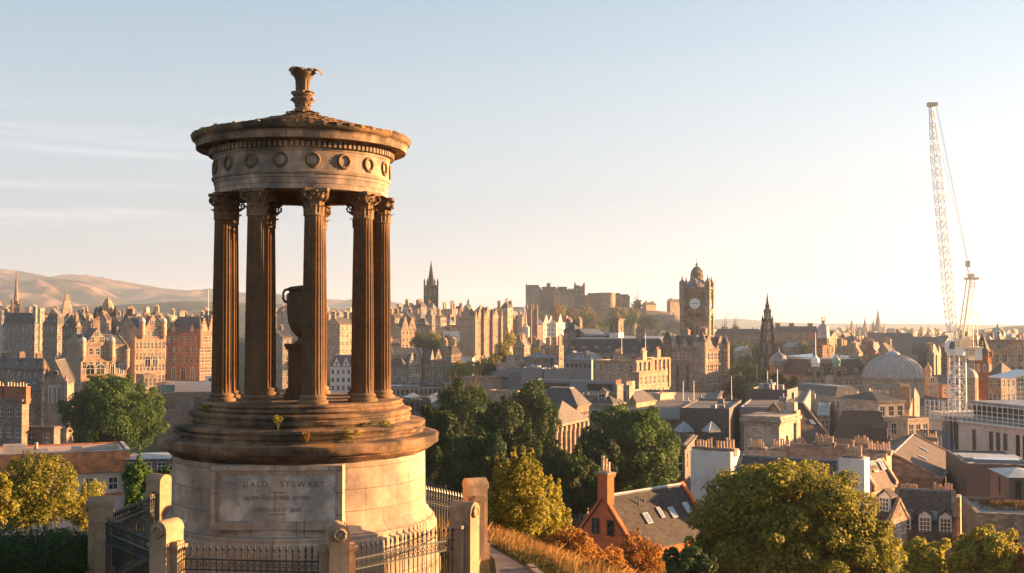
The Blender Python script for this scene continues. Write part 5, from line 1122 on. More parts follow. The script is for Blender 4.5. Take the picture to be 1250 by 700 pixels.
# ------------------------------------------------------------------ clock tower hotel
HY = 400
rt, W, D, H = B('massive brown hotel block at the foot of the clock tower, gabled and turreted', 857, 384, 815, 885, 42, 427, base=58, name='hotel', wall='rubble', roof='mansard', rh=4.5, inset=3, fl=(8, 7), fr=(6, 7), ww=1.3, wh=2.3, fh=3.9, maxrows=8,
    gab_l=((.16, 5, 5.0), (.5, 4.4, 3.8), (.82, 5, 5)), gab_r=((.3, 4.5, 5.0), (.8, 4, 4.5)), tur=((.0, .0, 1.7, -16, 2.4, 3.6, False), (.0, 1.0, 1.6, -10, 3, 3.2, False), (1.0, .0, 1.5, -14, 1.6, 3.2, False)), chim=((.5, .3, 1.2, 3, 7, 5), (.5, .8, 1.2, 3, 6.5, 5)))
for z in (H - 5.2, H - 13, H - 17): MB().box(-.35, W + .3, -.35, -.004, z, z + .4).box(-.35, -.004, 0, D, z, z + .4).build('string_course', M['rubble'], rt)
for f in (.2, .5, .8): MB().box(-1.1, -.01, D * f - 1.6, D * f + 1.6, 4, H - 5.4).build('bay', M['rubble'], rt)
C = P(864, 382, HY); a = rad(72); tw = 8.8; td = 8.8
t = thing('clock_tower', 'tall brown clock tower with a white clock face and lead crown', 'clock tower', (C.x, C.y, 70), a)
zc = zat(382, HY) - 70; zt = zat(352, HY) - 70; cx, cy = tw / 2, td / 2
mb = MB(); wi = []
facade(mb, wi, (0, 0), (1, 0), tw, 0, zt, [(2.2, 3.4), (5.2, 6.4)], [(zc - 9.5, zc - 4.5)], 'dark', .3); facade(mb, wi, (0, td), (0, -1), td, 0, zt, [(2.2, 3.4), (4, 5.2), (5.8, 7.0)], [(zc - 9.5, zc - 4.8)], 'dark', .3)
mb.quad((tw, 0, 0), (tw, td, 0), (tw, td, zt), (tw, 0, zt)); mb.quad((tw, td, 0), (0, td, 0), (0, td, zt), (tw, td, zt)); mb.quad((0, 0, zt), (tw, 0, zt), (tw, td, zt), (0, td, zt))
mb.build('shaft', M['sand'], t)
for (kd, w_, h_, loc, rz) in wi: obj('window', win_mesh(kd, w_, h_), t, loc, rz)
mb = MB()
for (z, e, h_) in ((zc, .7, .5), (zc - .6, .4, .6), (zc - 2.4, .25, .4), (zt - .2, .55, .6), (zt - 1.2, .3, .4), (zc - 13.5, .35, .5), (zc - 20, .3, .4)): mb.box(-e, tw + e, -e, td + e, z, z + h_)
for z in range(6):
    for u in (1.5, cx, tw - 1.5): mb.box(u - .22, u + .22, -.22, 0, zc - 12 - z * .01, zc - 3); mb.box(-.22, 0, u - .22, u + .22, zc - 12 - z * .01, zc - 3)
    break
for u in np.linspace(.6, tw - .6, 11): mb.box(u - .18, u + .18, -.5, 0, zc - 1.1, zc - .61); mb.box(-.5, 0, u - .18, u + .18, zc - 1.1, zc - .61)
mb.build('cornice', M['sand'], t)
for (x, y) in ((0, 0), (tw, 0), (0, td), (tw, td)):
    MB().box(x - .75, x + .75, y - .75, y + .75, 0, zt + .6).build('corner_buttress', M['sand'], t)
    MB().lathe([(.95, zt - 6), (1.05, zt - 5), (1.05, zt + 1.6), (1.2, zt + 1.8), (.8, zt + 2.4), (.25, zt + 3.2), (.1, zt + 4.4)], 8, x, y).build('corner_turret', M['sand'], t)
ck = zat(370.7, HY) - 70
for (rz, x, y) in ((-pi / 2, -.02, cy), (0, cx, -.02)):
    c = obj('clock', None, t, (x, y, ck), rz)
    MB().prism([(2.0 * cos(q), -.25, 2.0 * sin(q)) for q in np.linspace(0, 2 * pi, 33)[:-1]], (0, .25, 0)).build('face', M['clock_white'], c)
    mb = MB().torus((0, -.24, 0), 2.02, .16, 'y', 32, 6)
    mb.build('bezel', M['sand'], c)
    mb = MB()
    for i in range(12):
        q = i * pi / 6; mb.tube((1.45 * sin(q), -.27, 1.45 * cos(q)), (1.8 * sin(q), -.27, 1.8 * cos(q)), .075, 4)
    mb.build('hour_marks', M['clock_black'], c)
    MB().tube((-.3, -.32, -.02), (1.0, -.32, .05), .11, 4).build('hour_hand', M['clock_black'], c); MB().tube((.3, -.34, -.06), (-1.5, -.34, .22), .08, 4).build('minute_hand', M['clock_black'], c)
    MB().prism([(-2.6, -.12, 2.7), (2.6, -.12, 2.7), (0, -.12, zt - ck + 3.6)], (0, .5, 0)).build('pediment', M['sand'], t, (x, y, ck), rz)
    MB().box(-2.5, 2.5, -.9, -.1, -ck + zc + .5, -ck + zc + 1.3).build('balcony', M['sand'], t, (x, y, ck), rz)
zz = zt
MB().lathe([(4.6, zz), (4.2, zz + .8), (3.1, zz + 2.2), (2.5, zz + 3.0), (2.3, zz + 3.4)], 8, cx, cy, a0=pi / 8).build('crown_base', M['lead'], t)
z3 = zz + 3.2
mb = MB()
for i in range(8):
    q = i * pi / 4; mb.path([(cx + 2.1 * sin(q), cy + 2.1 * cos(q), z3), (cx + 2.0 * sin(q), cy + 2.0 * cos(q), z3 + 1.87), (cx + 1.7 * sin(q), cy + 1.7 * cos(q), z3 + 2.96), (cx + .9 * sin(q), cy + .9 * cos(q), z3 + 4.06), (cx, cy, z3 + 4.60)], .22, 5)
mb.torus((cx, cy, z3 + 1.95), 2.0, .25, 'z', 16, 5).torus((cx, cy, z3 + 0.08), 2.2, .3, 'z', 16, 5)
mb.build('crown_ribs', M['sand'], t)
MB().lathe([(1.5, z3), (1.4, z3 + 2.03), (1.5, z3 + 2.18), (1.1, z3 + 3.35), (.3, z3 + 4.37), (.3, z3 + 4.99), (.5, z3 + 5.30), (.1, z3 + 5.77)], 12, cx, cy).tube((cx, cy, z3 + 5.46), (cx, cy, z3 + 7.49), .09, 5, .03).build('lantern', M['lead'], t)
for (rz, dx, dy) in ((0, 0, -1), (-pi / 2, -1, 0)):
    obj('dormer_window', win_mesh('arch', 1.6, 2.6), t, (cx + dx * 3.9, cy + dy * 3.9, zz + .6), rz)
# ------------------------------------------------------------------ gothic rocket monument
x = xat(937, 560); b0 = 58
t = thing('gothic_monument', 'black gothic spire monument rising in diminishing tiers from the gardens', 'monument', (x, 560, b0), .4)
k = 560 / F
def zz_(py): return zat(py, 560) - b0
levels = [(zz_(452), 11, 2.4), (zz_(434), 8.6, 2.0), (zz_(416), 5.2, 1.6), (zz_(403), 4.2, 1.3), (zz_(391), 3.4, 1.1), (zz_(380), 2.5, .9)]
prev = 0
for i, (z, wpx, pw_) in enumerate(levels):
    h = (32, 26, 17.5, 15, 12.5, 8)[i] * k / 2 * .84
    mb = MB().box(-h * .62, h * .62, -h * .62, h * .62, prev, z)
    for sx in (-1, 1):
        for sy in (-1, 1):
            mb.box(sx * h * .72 - h * .2, sx * h * .72 + h * .2, sy * h * .72 - h * .2, sy * h * .72 + h * .2, prev, z + .6)
    mb.box(-h, h, -h, h, z - .5, z)
    mb.build('tier', M['blacked'], t)
    for sx in (-1, 1):
        for sy in (-1, 1): MB().lathe([(h * .26, z), (h * .2, z + h * .4), (.05, z + h * 1.2)], 6, sx * h * .8, sy * h * .8).build('pinnacle', M['blacked'], t)
    for (rz, dx, dy) in ((0, 0, -1), (-pi / 2, -1, 0), (pi / 2, 1, 0)):
        obj('arch_opening', win_mesh('arch', h * .55, (z - prev) * .7), t, (dx * (h * .62 + .17), dy * (h * .62 + .17), prev + (z - prev) * .12), rz)
    prev = z - .02
MB().lathe([(1.15, prev), (.95, prev + 2), (1.25, prev + 2.4), (.7, prev + 3.6), (.4, prev + 6), (.05, zz_(357))], 8).build('spire', M['blacked'], t)
# ------------------------------------------------------------------ castle
CY = 1150
nt, b = newmat('crag'); Lk = nt.links.new
tcx = N(nt, 'ShaderNodeTexCoord'); n = N(nt, 'ShaderNodeTexNoise', i_Scale=.05, i_Detail=8.0, i_Roughness=.65); Lk(tcx.outputs['Object'], n.inputs['Vector'])
r = N(nt, 'ShaderNodeValToRGB'); e = r.color_ramp.elements; e[0].position = .38; e[0].color = (.05, .055, .022, 1); e[1].position = .6; e[1].color = (.26, .17, .11, 1); q = e.new(.5); q.color = (.12, .095, .05, 1)
Lk(n.outputs[0], r.inputs[0]); Lk(r.outputs[0], b.inputs['Base Color']); b.inputs['Roughness'].default_value = 1
prof = [(590, 418), (610, 408), (632, 392), (645, 379), (680, 376), (700, 375), (740, 373.5), (770, 374), (785, 378), (800, 378), (822, 380), (838, 386), (852, 398), (870, 408), (900, 416)]
mb = MB(); nx, ny = 130, 44
for j in range(ny):
    v = j / (ny - 1)
    y = CY - 190 + 330 * v
    for i in range(nx):
        px = 590 + 310 * i / (nx - 1); top = zat(interp(prof, px), CY); x = xat(px, y)
        g = sm(0, .55, v + .10 * mnoise.noise(Vector((x * .02, 3.3, 0)))) if v < .6 else sm(1.05, .7, v)
        zb = 62; n_ = mnoise.fractal(Vector((x * .03, y * .03, 2)), 1, 2, 4)
        ridge = abs(mnoise.noise(Vector((x * .045, y * .018, 7))))
        z = zb + (top - zb) * g + (4.5 * n_ - 11 * ridge) * (1 - abs(2 * g - 1)) * 1.2 - (1.2 if g > .95 else 0)
        mb.v.append((x, y, z))
for j in range(ny - 1):
    for i in range(nx - 1): mb.f.append((j * nx + i, j * nx + i + 1, (j + 1) * nx + i + 1, (j + 1) * nx + i)); mb.m.append(0)
struct(mb.build('castle_hill', M['crag']))
cs = thing('castle', 'grey castle with battlemented blocks and towers along the hill skyline', 'castle', (xat(700, CY), CY, 100), 0)
ox = xat(700, CY)
def cblock(nm, p0, p1, ptop, pbot, Y, D, mat='brown', cren=True, win=0, rows=2, rot=0.0):
    x0, x1 = xat(p0, Y) - ox, xat(p1, Y) - ox; z1, z0 = zat(ptop, Y) - 100, zat(pbot, Y) - 104; y0 = Y - CY
    mb = MB(); L_ = x1 - x0
    mb.box(x0, x1, y0, y0 + D, z0, z1)
    if cren:
        n_ = max(3, int(L_ / 2.6))
        for i in range(n_):
            xx = x0 + L_ * (i + .5) / n_; w_ = L_ / n_ * .3; mb.box(xx - w_, xx + w_, y0 - .1, y0 + .6, z1, z1 + 1.0)
        mb.box(x1 - .6, x1 + .1, y0, y0 + D, z1, z1 + .9)
    mb.box(x0 - .25, x1 + .25, y0 - .25, y0 - .01, z1 - 1.0, z1 - .5)
    o_ = mb.build(nm, M[mat], cs)
    for i in range(win):
        for j in range(rows): obj('window', win_mesh('sash', 1.5, 2.4), o_, (x0 + L_ * (i + .5) / win, y0 - .2, z1 - 4 - j * 5), 0)
    return x0, x1, y0, z1
cblock('palace_block', 642, 660, 352, 382, CY - 6, 18, win=6, rows=3); cblock('palace_block', 660.3, 681, 354, 380, CY - 3, 16, win=6, rows=2)
for (p, pt, w_) in ((645, 350, 4), (653, 349.5, 3.5), (659, 351, 3), (665, 353, 3), (677, 352.5, 3)): cblock('chimney_stack', p - w_ / 2, p + w_ / 2, pt, 356, CY - 2, 4, cren=False)
cblock('clock_turret', 667.5, 672, 346.5, 362, CY - 8, 4)
cblock('curtain_wall', 676, 704, 361, 381, CY - 12, 6, mat='rubble'); cblock('hall', 682, 693, 354.5, 368, CY, 12, win=3, rows=1); cblock('hall', 693.3, 702, 353.5, 368, CY + 2, 12, mat='sand', win=2, rows=1)
cblock('great_tower', 701.5, 713, 350, 380, CY - 14, 15, mat='dark', win=2, rows=2); cblock('great_tower', 702, 706, 348.5, 356, CY - 12, 5, mat='dark', cren=False)
cblock('battery_wall', 712, 741, 362, 381, CY - 10, 5, mat='brown'); cblock('battery_wall', 741.3, 769, 362.5, 379, CY + 4, 5, mat='brown')
for (p, pt) in ((716, 360.5), (722, 360), (731, 360.5), (748, 361), (757, 360), (766, 359.5)): cblock('chimney_stack', p - 1.5, p + 1.5, pt, 366, CY + 6, 3, cren=False)
cblock('barrack_range', 752, 769, 363.5, 376, CY + 12, 10, win=5, rows=1)
mb = MB().lathe([(9, zat(382, CY) - 106), (8.6, zat(360, CY) - 100), (8.9, zat(360, CY) - 99), (8.9, zat(359, CY) - 99), (0, zat(359, CY) - 99)], 20, xat(740, CY) - ox, -4); mb.build('round_battery', M['rubble'], cs, smooth=30)
def croof(p0, p1, pt, rise, Y, D):
    x0, x1 = xat(p0, Y) - ox, xat(p1, Y) - ox; z = zat(pt, Y) - 100; rb = MB(); gable_solid(rb, x0, x1, Y - CY + 1, Y - CY + D, z + .02, rise, 'x', ov=.2, mend=0); rb.build('roof', M['slate'], cs)
croof(644, 658, 352, 3.4, CY - 6, 14); croof(662, 679, 354, 3.2, CY - 3, 12); croof(682.5, 692.5, 354.5, 3.6, CY, 10); croof(718, 738, 361.5, 3.0, CY + 2, 9); croof(743, 758, 362, 3.4, CY + 6, 9); croof(753, 768, 363, 3.0, CY + 13, 8)
for (p, pt) in ((643, 350), (681, 353), (713, 348.5), (702, 348.5)): MB().lathe([(1.1, zat(362, CY) - 100), (1.1, zat(pt, CY) - 100), (1.3, zat(pt, CY) - 99.8), (.05, zat(pt, CY) - 97)], 8, xat(p, CY - 10) - ox, -12).build('bartizan', M['brown'], cs)
o_ = cblock('esplanade_wall', 773, 789, 378, 388, CY - 40, 4, mat='sand'); 
B('sunlit cream houses on the castle esplanade ridge, left pair', 789, 1150, 784, 801, 38, 372, base=95, wall='sand', roof='gx', rh=2.4, fr=(5, 1), chim=((.2, .5, 1, 2, 3.4, 3), (.8, .5, 1, 2, 3.4, 3)))
B('sunlit sandstone barrack block on the castle hill just left of the clock tower', 818, 1140, 814, 836, 36, 369, base=82, wall='sand', roof='gx', rh=3, fr=(5, 2), chim=((.2, .5, 1.4, 2, 4, 3), (.8, .5, 1.4, 2, 4.4, 3)))
for i, (p, pt, pb, w_) in enumerate(((792, 386, 403, 5), (801, 390, 412, 7), (812, 394, 412, 6))):
    pass
# ------------------------------------------------------------------ princes street side
spire('orange lit spire, leftmost of the far cathedral spires', 1040, 1600, 390, 401, 411, 8, 6, mat='sand', rot=.5)
spire('thin far cathedral spire between the orange lit one and the tall pair', 1056, 1650, 388, 404, 412, 8, 7, mat='brown', rot=.5)
spire('small companion spire leaning close to the tallest far cathedral spire', 1066.5, 1680, 390, 404, 412, 6, 5.5, mat='brown', rot=.5)
spire('tallest far cathedral spire on the right hand horizon', 1072, 1660, 377, 400, 412, 10, 8, mat='brown', rot=.5)
spire('thin dark church spire poking above the long pink terrace', 961, 760, 397, 408, 416, 4, 3.4, mat='brown', rot=.5, pinn=False)
# pale turret with golden crown
x = xat(1005.5, 430); b0 = 62
t = thing('crowned_turret', 'pale blue-grey domed turret with a golden crown above red roofs', 'turret', (x, 430, b0), .3)
z1 = zat(413, 430) - b0
MB().lathe([(2.6, 0), (2.6, z1 - 3), (2.9, z1 - 2.6), (2.2, z1 - 2.2), (2.1, z1)], 12).build('shaft', M['brown'], t)
MB().lathe([(2.3, z1), (2.1, z1 + 1.2), (1.9, z1 + 3.4), (1.9, z1 + 4.2), (1.3, z1 + 5.0), (.7, z1 + 5.4), (.6, z1 + 6.2)], 12).build('dome', M['lead_pale'], t)
mb = MB().torus((0, 0, z1 + 6.3), .8, .16, 'z', 12, 5)
for i in range(6): q = i * pi / 3; mb.path([(.8 * sin(q), .8 * cos(q), z1 + 6.3), (1.0 * sin(q), 1.0 * cos(q), z1 + 7.1), (.4 * sin(q), .4 * cos(q), z1 + 7.7), (0, 0, z1 + 7.6)], .11, 4)
mb.tube((0, 0, z1 + 7.4), (0, 0, z1 + 8.4), .12, 5); mb.build('crown', M['gold'], t)
B('red sandstone block below the golden crowned turret', 1004, 425, 992, 1016, 45, 422, base=60, wall='red', roof='flat', fl=(4, 2), fr=(3, 2), clutter=1)
B('long pink terrace along the gardens behind the gothic monument, right stretch', 1000, 700, 943, 1004, 74, 405, base=56, wall='red', roof='mansard', rh=3, inset=2, D=None, W=14, fl=(17, 3), fr=(1, 2), ww=1.5, chim=((.5, .2, 1, 3, 5, 4), (.5, .6, 1, 3, 5, 4), (.5, .9, 1, 3, 5, 4)))
B('long pink terrace along the gardens behind the gothic monument, left stretch', 930, 720, 872, 936, 74, 408, base=56, wall='brown', roof='mansard', rh=3, inset=2, W=14, fl=(14, 3), fr=(1, 2), ww=1.5)
# classical gallery with pediment
rt, W, D, H = B('classical grey gallery with a pediment beside the gothic monument', 968, 600, 955, 983, 40, 424, base=56, name='gallery', cat='gallery', wall='grey', rmat='lead', roof='gy', rh=2.6, fl=(0, 0), fr=(0, 0))
pilasters(rt, W, D, H, 5, 4, 0, 'grey', .4)
B('pale classical gallery roof half hidden by the garden trees', 905, 590, 896, 918, 40, 428, base=56, name='gallery', cat='gallery', wall='pale', rmat='lead_pale', roof='gy', rh=2, fl=(4, 1), fr=(0, 0))
B('white low kiosk roof right of the gothic monument base', 958, 500, 950, 968, 40, 437, base=58, name='kiosk', cat='kiosk', wall='render_white', rmat='lead_pale', roof='hip', rh=1, fl=(3, 1), fr=(3, 1))
# block with corner domes
rt, W, D, H = B('sandstone office palace with long mansard roof and blue corner dome', 983, 385, 963, 1066, 16, 459, base=60, D=22, name='office_block', wall='sand', roof='mansard', rh=5.2, inset=3.6, fl=(4, 3), fr=(14, 3), ww=1.1, wh=2.1, dorm_r=6, rmat='slate_brown')
mb = MB().lathe([(3.2, H - 4), (3.2, H + 2.6), (3.5, H + 2.8)], 8, 0, D * .8); mb.build('corner_tower', M['sand'], rt)
MB().lathe([(3.3, H + 2.8), (3.1, H + 4.4), (2.2, H + 6.2), (.8, H + 7.2), (.4, H + 7.4), (.1, H + 9)], 12, 0, D * .8).build('corner_dome', M['lead'], rt)
for (f, nm) in ((.17, 'l'), (.47, 'r')):
    x = W * f; w_ = 1.6
    MB().box(x - w_, x + w_, -.8, 2.4, H - 5, H + 2.6).box(x - w_ - .3, x + w_ + .3, -1.1, 2.7, H + 2.6, H + 3).build('clock_turret', M['sand'], rt)
    MB().lathe([(1.4, H + 3), (1.35, H + 4.0), (1.6, H + 4.2), (1.3, H + 5.4), (.6, H + 6.2), (.2, H + 7)], 10, x, .8).build('cupola', M['white_paint' if nm == 'l' else 'copper'], rt)
    c = obj('clock', None, rt, (x, -.83, H + .6)); MB().prism([(1.0 * cos(q), -.12, 1.0 * sin(q)) for q in np.linspace(0, 2 * pi, 20)[:-1]], (0, .12, 0)).build('face', M['dark_frame'], c); MB().torus((0, -.1, 0), 1.05, .16, 'y', 20, 5).build('bezel', M['sand'], c)
xx = W * .17
t = thing('flag', 'flag on a white pole above the white cupola', 'flag', rt.matrix_basis @ Vector((xx, .8, H + 6.9)), 0)
MB().tube((0, 0, -.3), (0, 0, 7.4), .16, 6, .07).build('pole', M['white_paint'], t)
plain('flag_cloth', (.55, .20, .12), rough=.8, var=.3, scale=.8)
mb = MB()
for i in range(6):
    mb.quad(*[(-.12 - q * .4, .14 * sin(q * 1.3), z - q * .12) for q, z in ((i, 5.4), (i + 1, 5.4), (i + 1, 7.2), (i, 7.2))])
mb.build('cloth', M['flag_cloth'], t)
B('pale glass roofed mall behind the mansard of the office palace', 1000, 450, 966, 1050, 20, 437, D=24, base=58, wall='clad_grey', rmat='roof_glass', roof='hip', rh=1.6, fr=(0, 0), fl=(0, 0), cornice=False)
B('low sandstone range with flat roof left of the round dome', 1020, 300, 985, 1056, 20, 484, D=22, base=60, wall='pale', rmat='felt', roof='mansard', rh=2.2, inset=2.4, fl=(2, 1), fr=(5, 1))
# domed registry
x = xat(1089.5, 330); b0 = 60; s = 330 / F
t = thing('domed_hall', 'classical stone hall under a broad ribbed grey dome', 'hall', (x, 330, b0), .25)
zd = zat(461, 330) - b0; zt = zat(433, 330) - b0; R = 36 * s
MB().lathe([(R * 1.0, 0), (R, zd - .6), (R * 1.04, zd - .5), (R * 1.05, zd), (R * .98, zd + .1)], 48).build('drum', M['pale'], t, smooth=30)
mb = MB().lathe([(R * .99 * cos(q), zd + .1 + (zt - zd) * sin(q)) for q in np.linspace(0, pi / 2 * .86, 12)], 48)
for i in range(24):
    a_ = 2 * pi * i / 24
    mb.path([((R * 1.0 * cos(q)) * sin(a_), -(R * 1.0 * cos(q)) * cos(a_), zd + .12 + (zt - zd) * sin(q)) for q in np.linspace(0.02, pi / 2 * .85, 8)], .13, 4)
mb.build('dome', M['dome_lead'], t, smooth=40)
zq = zd + .1 + (zt - zd) * sin(pi / 2 * .86); rq = R * .99 * cos(pi / 2 * .86)
MB().lathe([(rq * 1.1, zq - .1), (rq * 1.1, zq + .3), (rq * .8, zq + .8), (.3, zq + 1.1)], 24).build('oculus', M['lead_pale'], t, smooth=40)
hb = MB().box(-16, 16, -13, 13, 0, zd - 7.2).box(-16.4, 16.4, -13.4, 13.4, zd - 7.8, zd - 7.2); hb.build('wall', M['pale'], t)
for sx in (-1, 1):
    MB().box(sx * 13 - 4.2, sx * 13 + 4.2, -15, -7, 0, zd - 5.6).box(sx * 13 - 4.5, sx * 13 + 4.5, -15.3, -6.7, zd - 6.2, zd - 5.6).build('corner_pavilion', M['pale'], t)
    obj('arched_window', win_mesh('arch', 2.6, 4.2), t, (sx * 13, -15.18, zd - 11))
hip = MB(); hip_solid(hip, -15.5, 15.5, -12.5, 12.5, zd - 7.15, 2.2, 8, mtop=0); hip.build('roof', M['slate_brown'], t)
for i in range(4): obj('window', win_mesh('sash', 1.2, 2.4), t, (-6 + i * 4, -13.18, zd - 8))
x = xat(1132.5, 335); t = thing('cupola_turret', 'square turret with a golden sunlit cupola right of the broad dome', 'turret', (x, 335, 60), .3)
z1 = zat(460, 335) - 60
MB().box(-2, 2, -2, 2, 0, z1 - 2.4).box(-2.3, 2.3, -2.3, 2.3, z1 - 2.4, z1 - 2).box(-1.9, 1.9, -1.9, 1.9, z1 - 2, z1).build('shaft', M['pale'], t)
MB().lathe([(1.0, z1), (.95, z1 + 1.4), (1.15, z1 + 1.6), (.9, z1 + 2.7), (.3, z1 + 3.3), (.1, z1 + 4.2)], 12).build('cupola', M['sand'], t, smooth=40)
for rz, dx, dy in ((0, 0, -1), (pi / 2, 1, 0), (-pi / 2, -1, 0)): obj('window', win_mesh('sash', 1.4, 1.4), t, (dx * 2.08, dy * 2.08, z1 - 1.7), rz)
B('sandstone side wing with two white windows below the round dome', 1108, 255, 1068, 1134, 30, 512, base=58, D=16, wall='pale', rmat='felt', roof='flat', fl=(2, 2), fr=(3, 3), ww=1.5, wh=2.4)
B('shaded sandstone wall with arched window under the dome', 1072, 262, 1046, 1104, 22, 490, base=58, D=14, wall='pale', roof='hip', rh=1.8, fl=(0, 0), fr=(3, 2), ww=1.4, wh=2.2)
B('grey windowless concrete box behind the crane mast', 1113, 480, 1106, 1146, 10, 412, D=22, base=58, wall='clad_grey', rmat='felt', roof='flat', fr=(0, 0), fl=(0, 0), cornice=False)
B('row of pale square windows on the low grey wing in front of the concrete box', 1121, 465, 1118, 1144, 8, 434, D=10, base=58, wall='clad_grey', roof='flat', fr=(6, 1), fl=(0, 0), ww=1.1, wh=1.6, top_off=.4, cornice=False)
B('long ribbed grey slab block left of the concrete box', 1080, 560, 1073, 1114, 10, 407, D=18, base=58, wall='clad_grey', rmat='felt', roof='flat', fr=(12, 2), fl=(0, 0), ww=.8, wh=2.6, kind='dark', cornice=False)
# red brick octagonal tower
x = xat(1199.5, 330); t = thing('brick_tower', 'orange-red octagonal brick tower with a dark conical spire near the crane', 'tower', (x, 330, 58), .2)
z1 = zat(433, 330) - 58; zt = zat(407, 330) - 58
MB().lathe([(2.5, 0), (2.4, z1 - 8), (2.65, z1 - 7.6), (2.4, z1 - 7), (2.25, z1 - .4), (2.5, z1)], 8).build('shaft', M['redbrick'], t)
MB().lathe([(2.35, z1), (1.5, z1 + 2.6), (.06, zt)], 8).build('spire', M['slate'], t)
for i in range(8):
    q = pi / 4 * i + pi / 8; obj('louvre_window', win_mesh('arch', .8, 2.4), t, (2.36 * sin(q), -2.36 * cos(q), z1 - 5), q)
    MB().lathe([(.22, z1 - .6), (.22, z1 + .8), (.02, z1 + 1.8)], 5, 2.4 * sin(q + pi / 8), -2.4 * cos(q + pi / 8)).build('pinnacle', M['redbrick'], t)
B('big sandstone department store at the right edge behind the brick tower', 1212, 360, 1207, 1280, 8, 428, D=24, base=58, wall='sand', rmat='felt', roof='flat', fr=(7, 3), fl=(2, 3), ww=1.6, wh=2.6, clutter=4)
B('upper attic set back on the department store at the right edge', 1214, 385, 1210, 1275, 8, 416, D=18, base=70, wall='brown', rmat='felt', roof='flat', fr=(6, 1), fl=(1, 1), ww=1.6, wh=1.6)
B('brown slate roofed hall between brick tower and scaffolding', 1222, 290, 1206, 1240, 40, 458, base=58, wall='brown', rmat='slate_brown', roof='hip', rh=3, fl=(3, 2), fr=(3, 2))
x = xat(1218, 720); b0 = T(x, 720) - 2; t = thing('copper_dome', 'far pale green dome with a small lantern before the wooded ridge', 'dome', (x, 720, b0), 0)
z1 = zat(410, 720) - b0
MB().lathe([(4.6, 0), (4.6, z1 - .4), (4.9, z1)], 16).build('drum', M['pale'], t); MB().lathe([(4.5 * cos(q), z1 + 5.4 * sin(q)) for q in np.linspace(0, pi / 2 * .93, 9)], 20).build('dome', M['copper'], t, smooth=40)
MB().lathe([(.7, z1 + 5.2), (.6, z1 + 6.6), (.1, z1 + 8)], 8).build('lantern', M['copper'], t)
B('red sandstone gabled hall left of the brick tower', 1150, 350, 1128, 1188, 30, 470, base=58, wall='red', roof='gx', rh=2.5, fl=(3, 2), fr=(5, 2), D=14)
x = xat(1181, 320); t = thing('small_dome', 'small sunlit dome just right of the crane mast', 'dome', (x, 320, 58), 0)
z1 = zat(462, 320) - 58
MB().lathe([(2.6, 0), (2.6, z1), (2.8, z1 + .2)], 16).build('drum', M['sand'], t); MB().lathe([(2.6 * cos(q), z1 + .2 + 2.6 * sin(q)) for q in np.linspace(0, pi / 2 * .95, 8)], 16).build('dome', M['dome_lead'], t, smooth=40)
# ------------------------------------------------------------------ curved stone building under construction
p0_, p1_ = P(1134, 508, 196), P(1262, 523, 173); d = p1_ - p0_; Ln = math.hypot(d.x, d.y); a = math.atan2(d.y, d.x)
zt = p0_.z - 58
t = thing('stone_building', 'new pale stone building with tall narrow windows and roof edge scaffolding', 'building', (p0_.x, p0_.y, 58), a)
mb = MB(); wi = []; cols = []
for f in (.13, .17, .30, .335, .44, .60, .665, .73, .84, .90): cols.append((Ln * f, Ln * f + .95))
facade(mb, wi, (8, 0), (1, 0), Ln - 8, 0, zt, [(c - 8, d_ - 8) for c, d_ in cols if c > 8.2] , [(zt - 5.4, zt - 1.3), (zt - 11.2, zt - 7.4), (zt - 17, zt - 13)], 'dark', .35)
mb.box(0, 3.6, 0, 12, 0, zt + .8); mb.box(3.6, 8, 1.6, 12, 0, zt - 9); mb.box(7.4, 8, .0, 12, 0, zt - .01); mb.box(3.6, 7.4, 0, 1.6, zt - 9.6, zt - 8.8); mb.box(3.6, 7.4, 0, 1.6, 0, zt - 12.6)
mb.quad((8, 12, 0), (8, 12, zt), (Ln, 12, zt), (Ln, 12, 0)); mb.quad((Ln, 0, 0), (Ln, 12, 0), (Ln, 12, zt), (Ln, 0, zt))
mb.build('wall', M['newstone'], t)
for (kd, w_, h_, loc, rz) in wi: obj('window', win_mesh(kd, w_, h_), t, loc, rz)
MB().box(3.61, 7.39, 1.5, 11, zt - 8.7, zt + .3).build('recess_glazing', M['glass'], t)
rb_ = MB().box(-.2, Ln, 0.4, 12.2, zt + .003, zt + .5).box(8.2, Ln, 2.4, 11, zt + .5, zt + 2.6).box(7.8, Ln + .2, 2.0, 11.4, zt + 2.6, zt + 3.0); rb_.build('roof', M['lead'], t)
for i in range(14): obj('attic_window', win_mesh('dark', 1.6, 1.5), t, (9 + i * (Ln - 10) / 13, 2.24, zt + .9))
sc_ = MB()
for i in range(22):
    x = i * Ln / 21; sc_.tube((x, -.7, zt - .6), (x, -.7, zt + 2.9), .045, 4); sc_.tube((x, .3, zt), (x, .3, zt + 2.6), .045, 4)
for z in (zt + .5, zt + 1.1, zt + 1.8, zt + 2.7): sc_.tube((0, -.7, z), (Ln, -.7, z), .045, 4)
sc_.box(-.2, Ln, -.75, .0, zt - .25, zt - .18)
sc_.build('roof_edge_scaffold', M['steel_white'], t)
for i, x in enumerate((3.9, 4.6, 5.5, 6.6)):
    MB().tube((x, -.4, zt - 9), (x, -.4, zt + 2.6), .07, 5).build('scaffold_pole', M['steel_grey'], t)
for (x0, x1, z0_, z1_) in ((3.7, 4.3, -7, -2), (5.2, 5.9, -8.8, -2.4), (6.4, 7.1, -8.8, -4)): MB().box(x0, x1, -.34, -.26, zt + z0_, zt + z1_).build('debris_netting', M['blue_plastic'], t)
MB().box(4.6, 6.8, .6, 1.4, zt - 12.2, zt - 10.4).build('white_sheet', M['sheeting'], t)
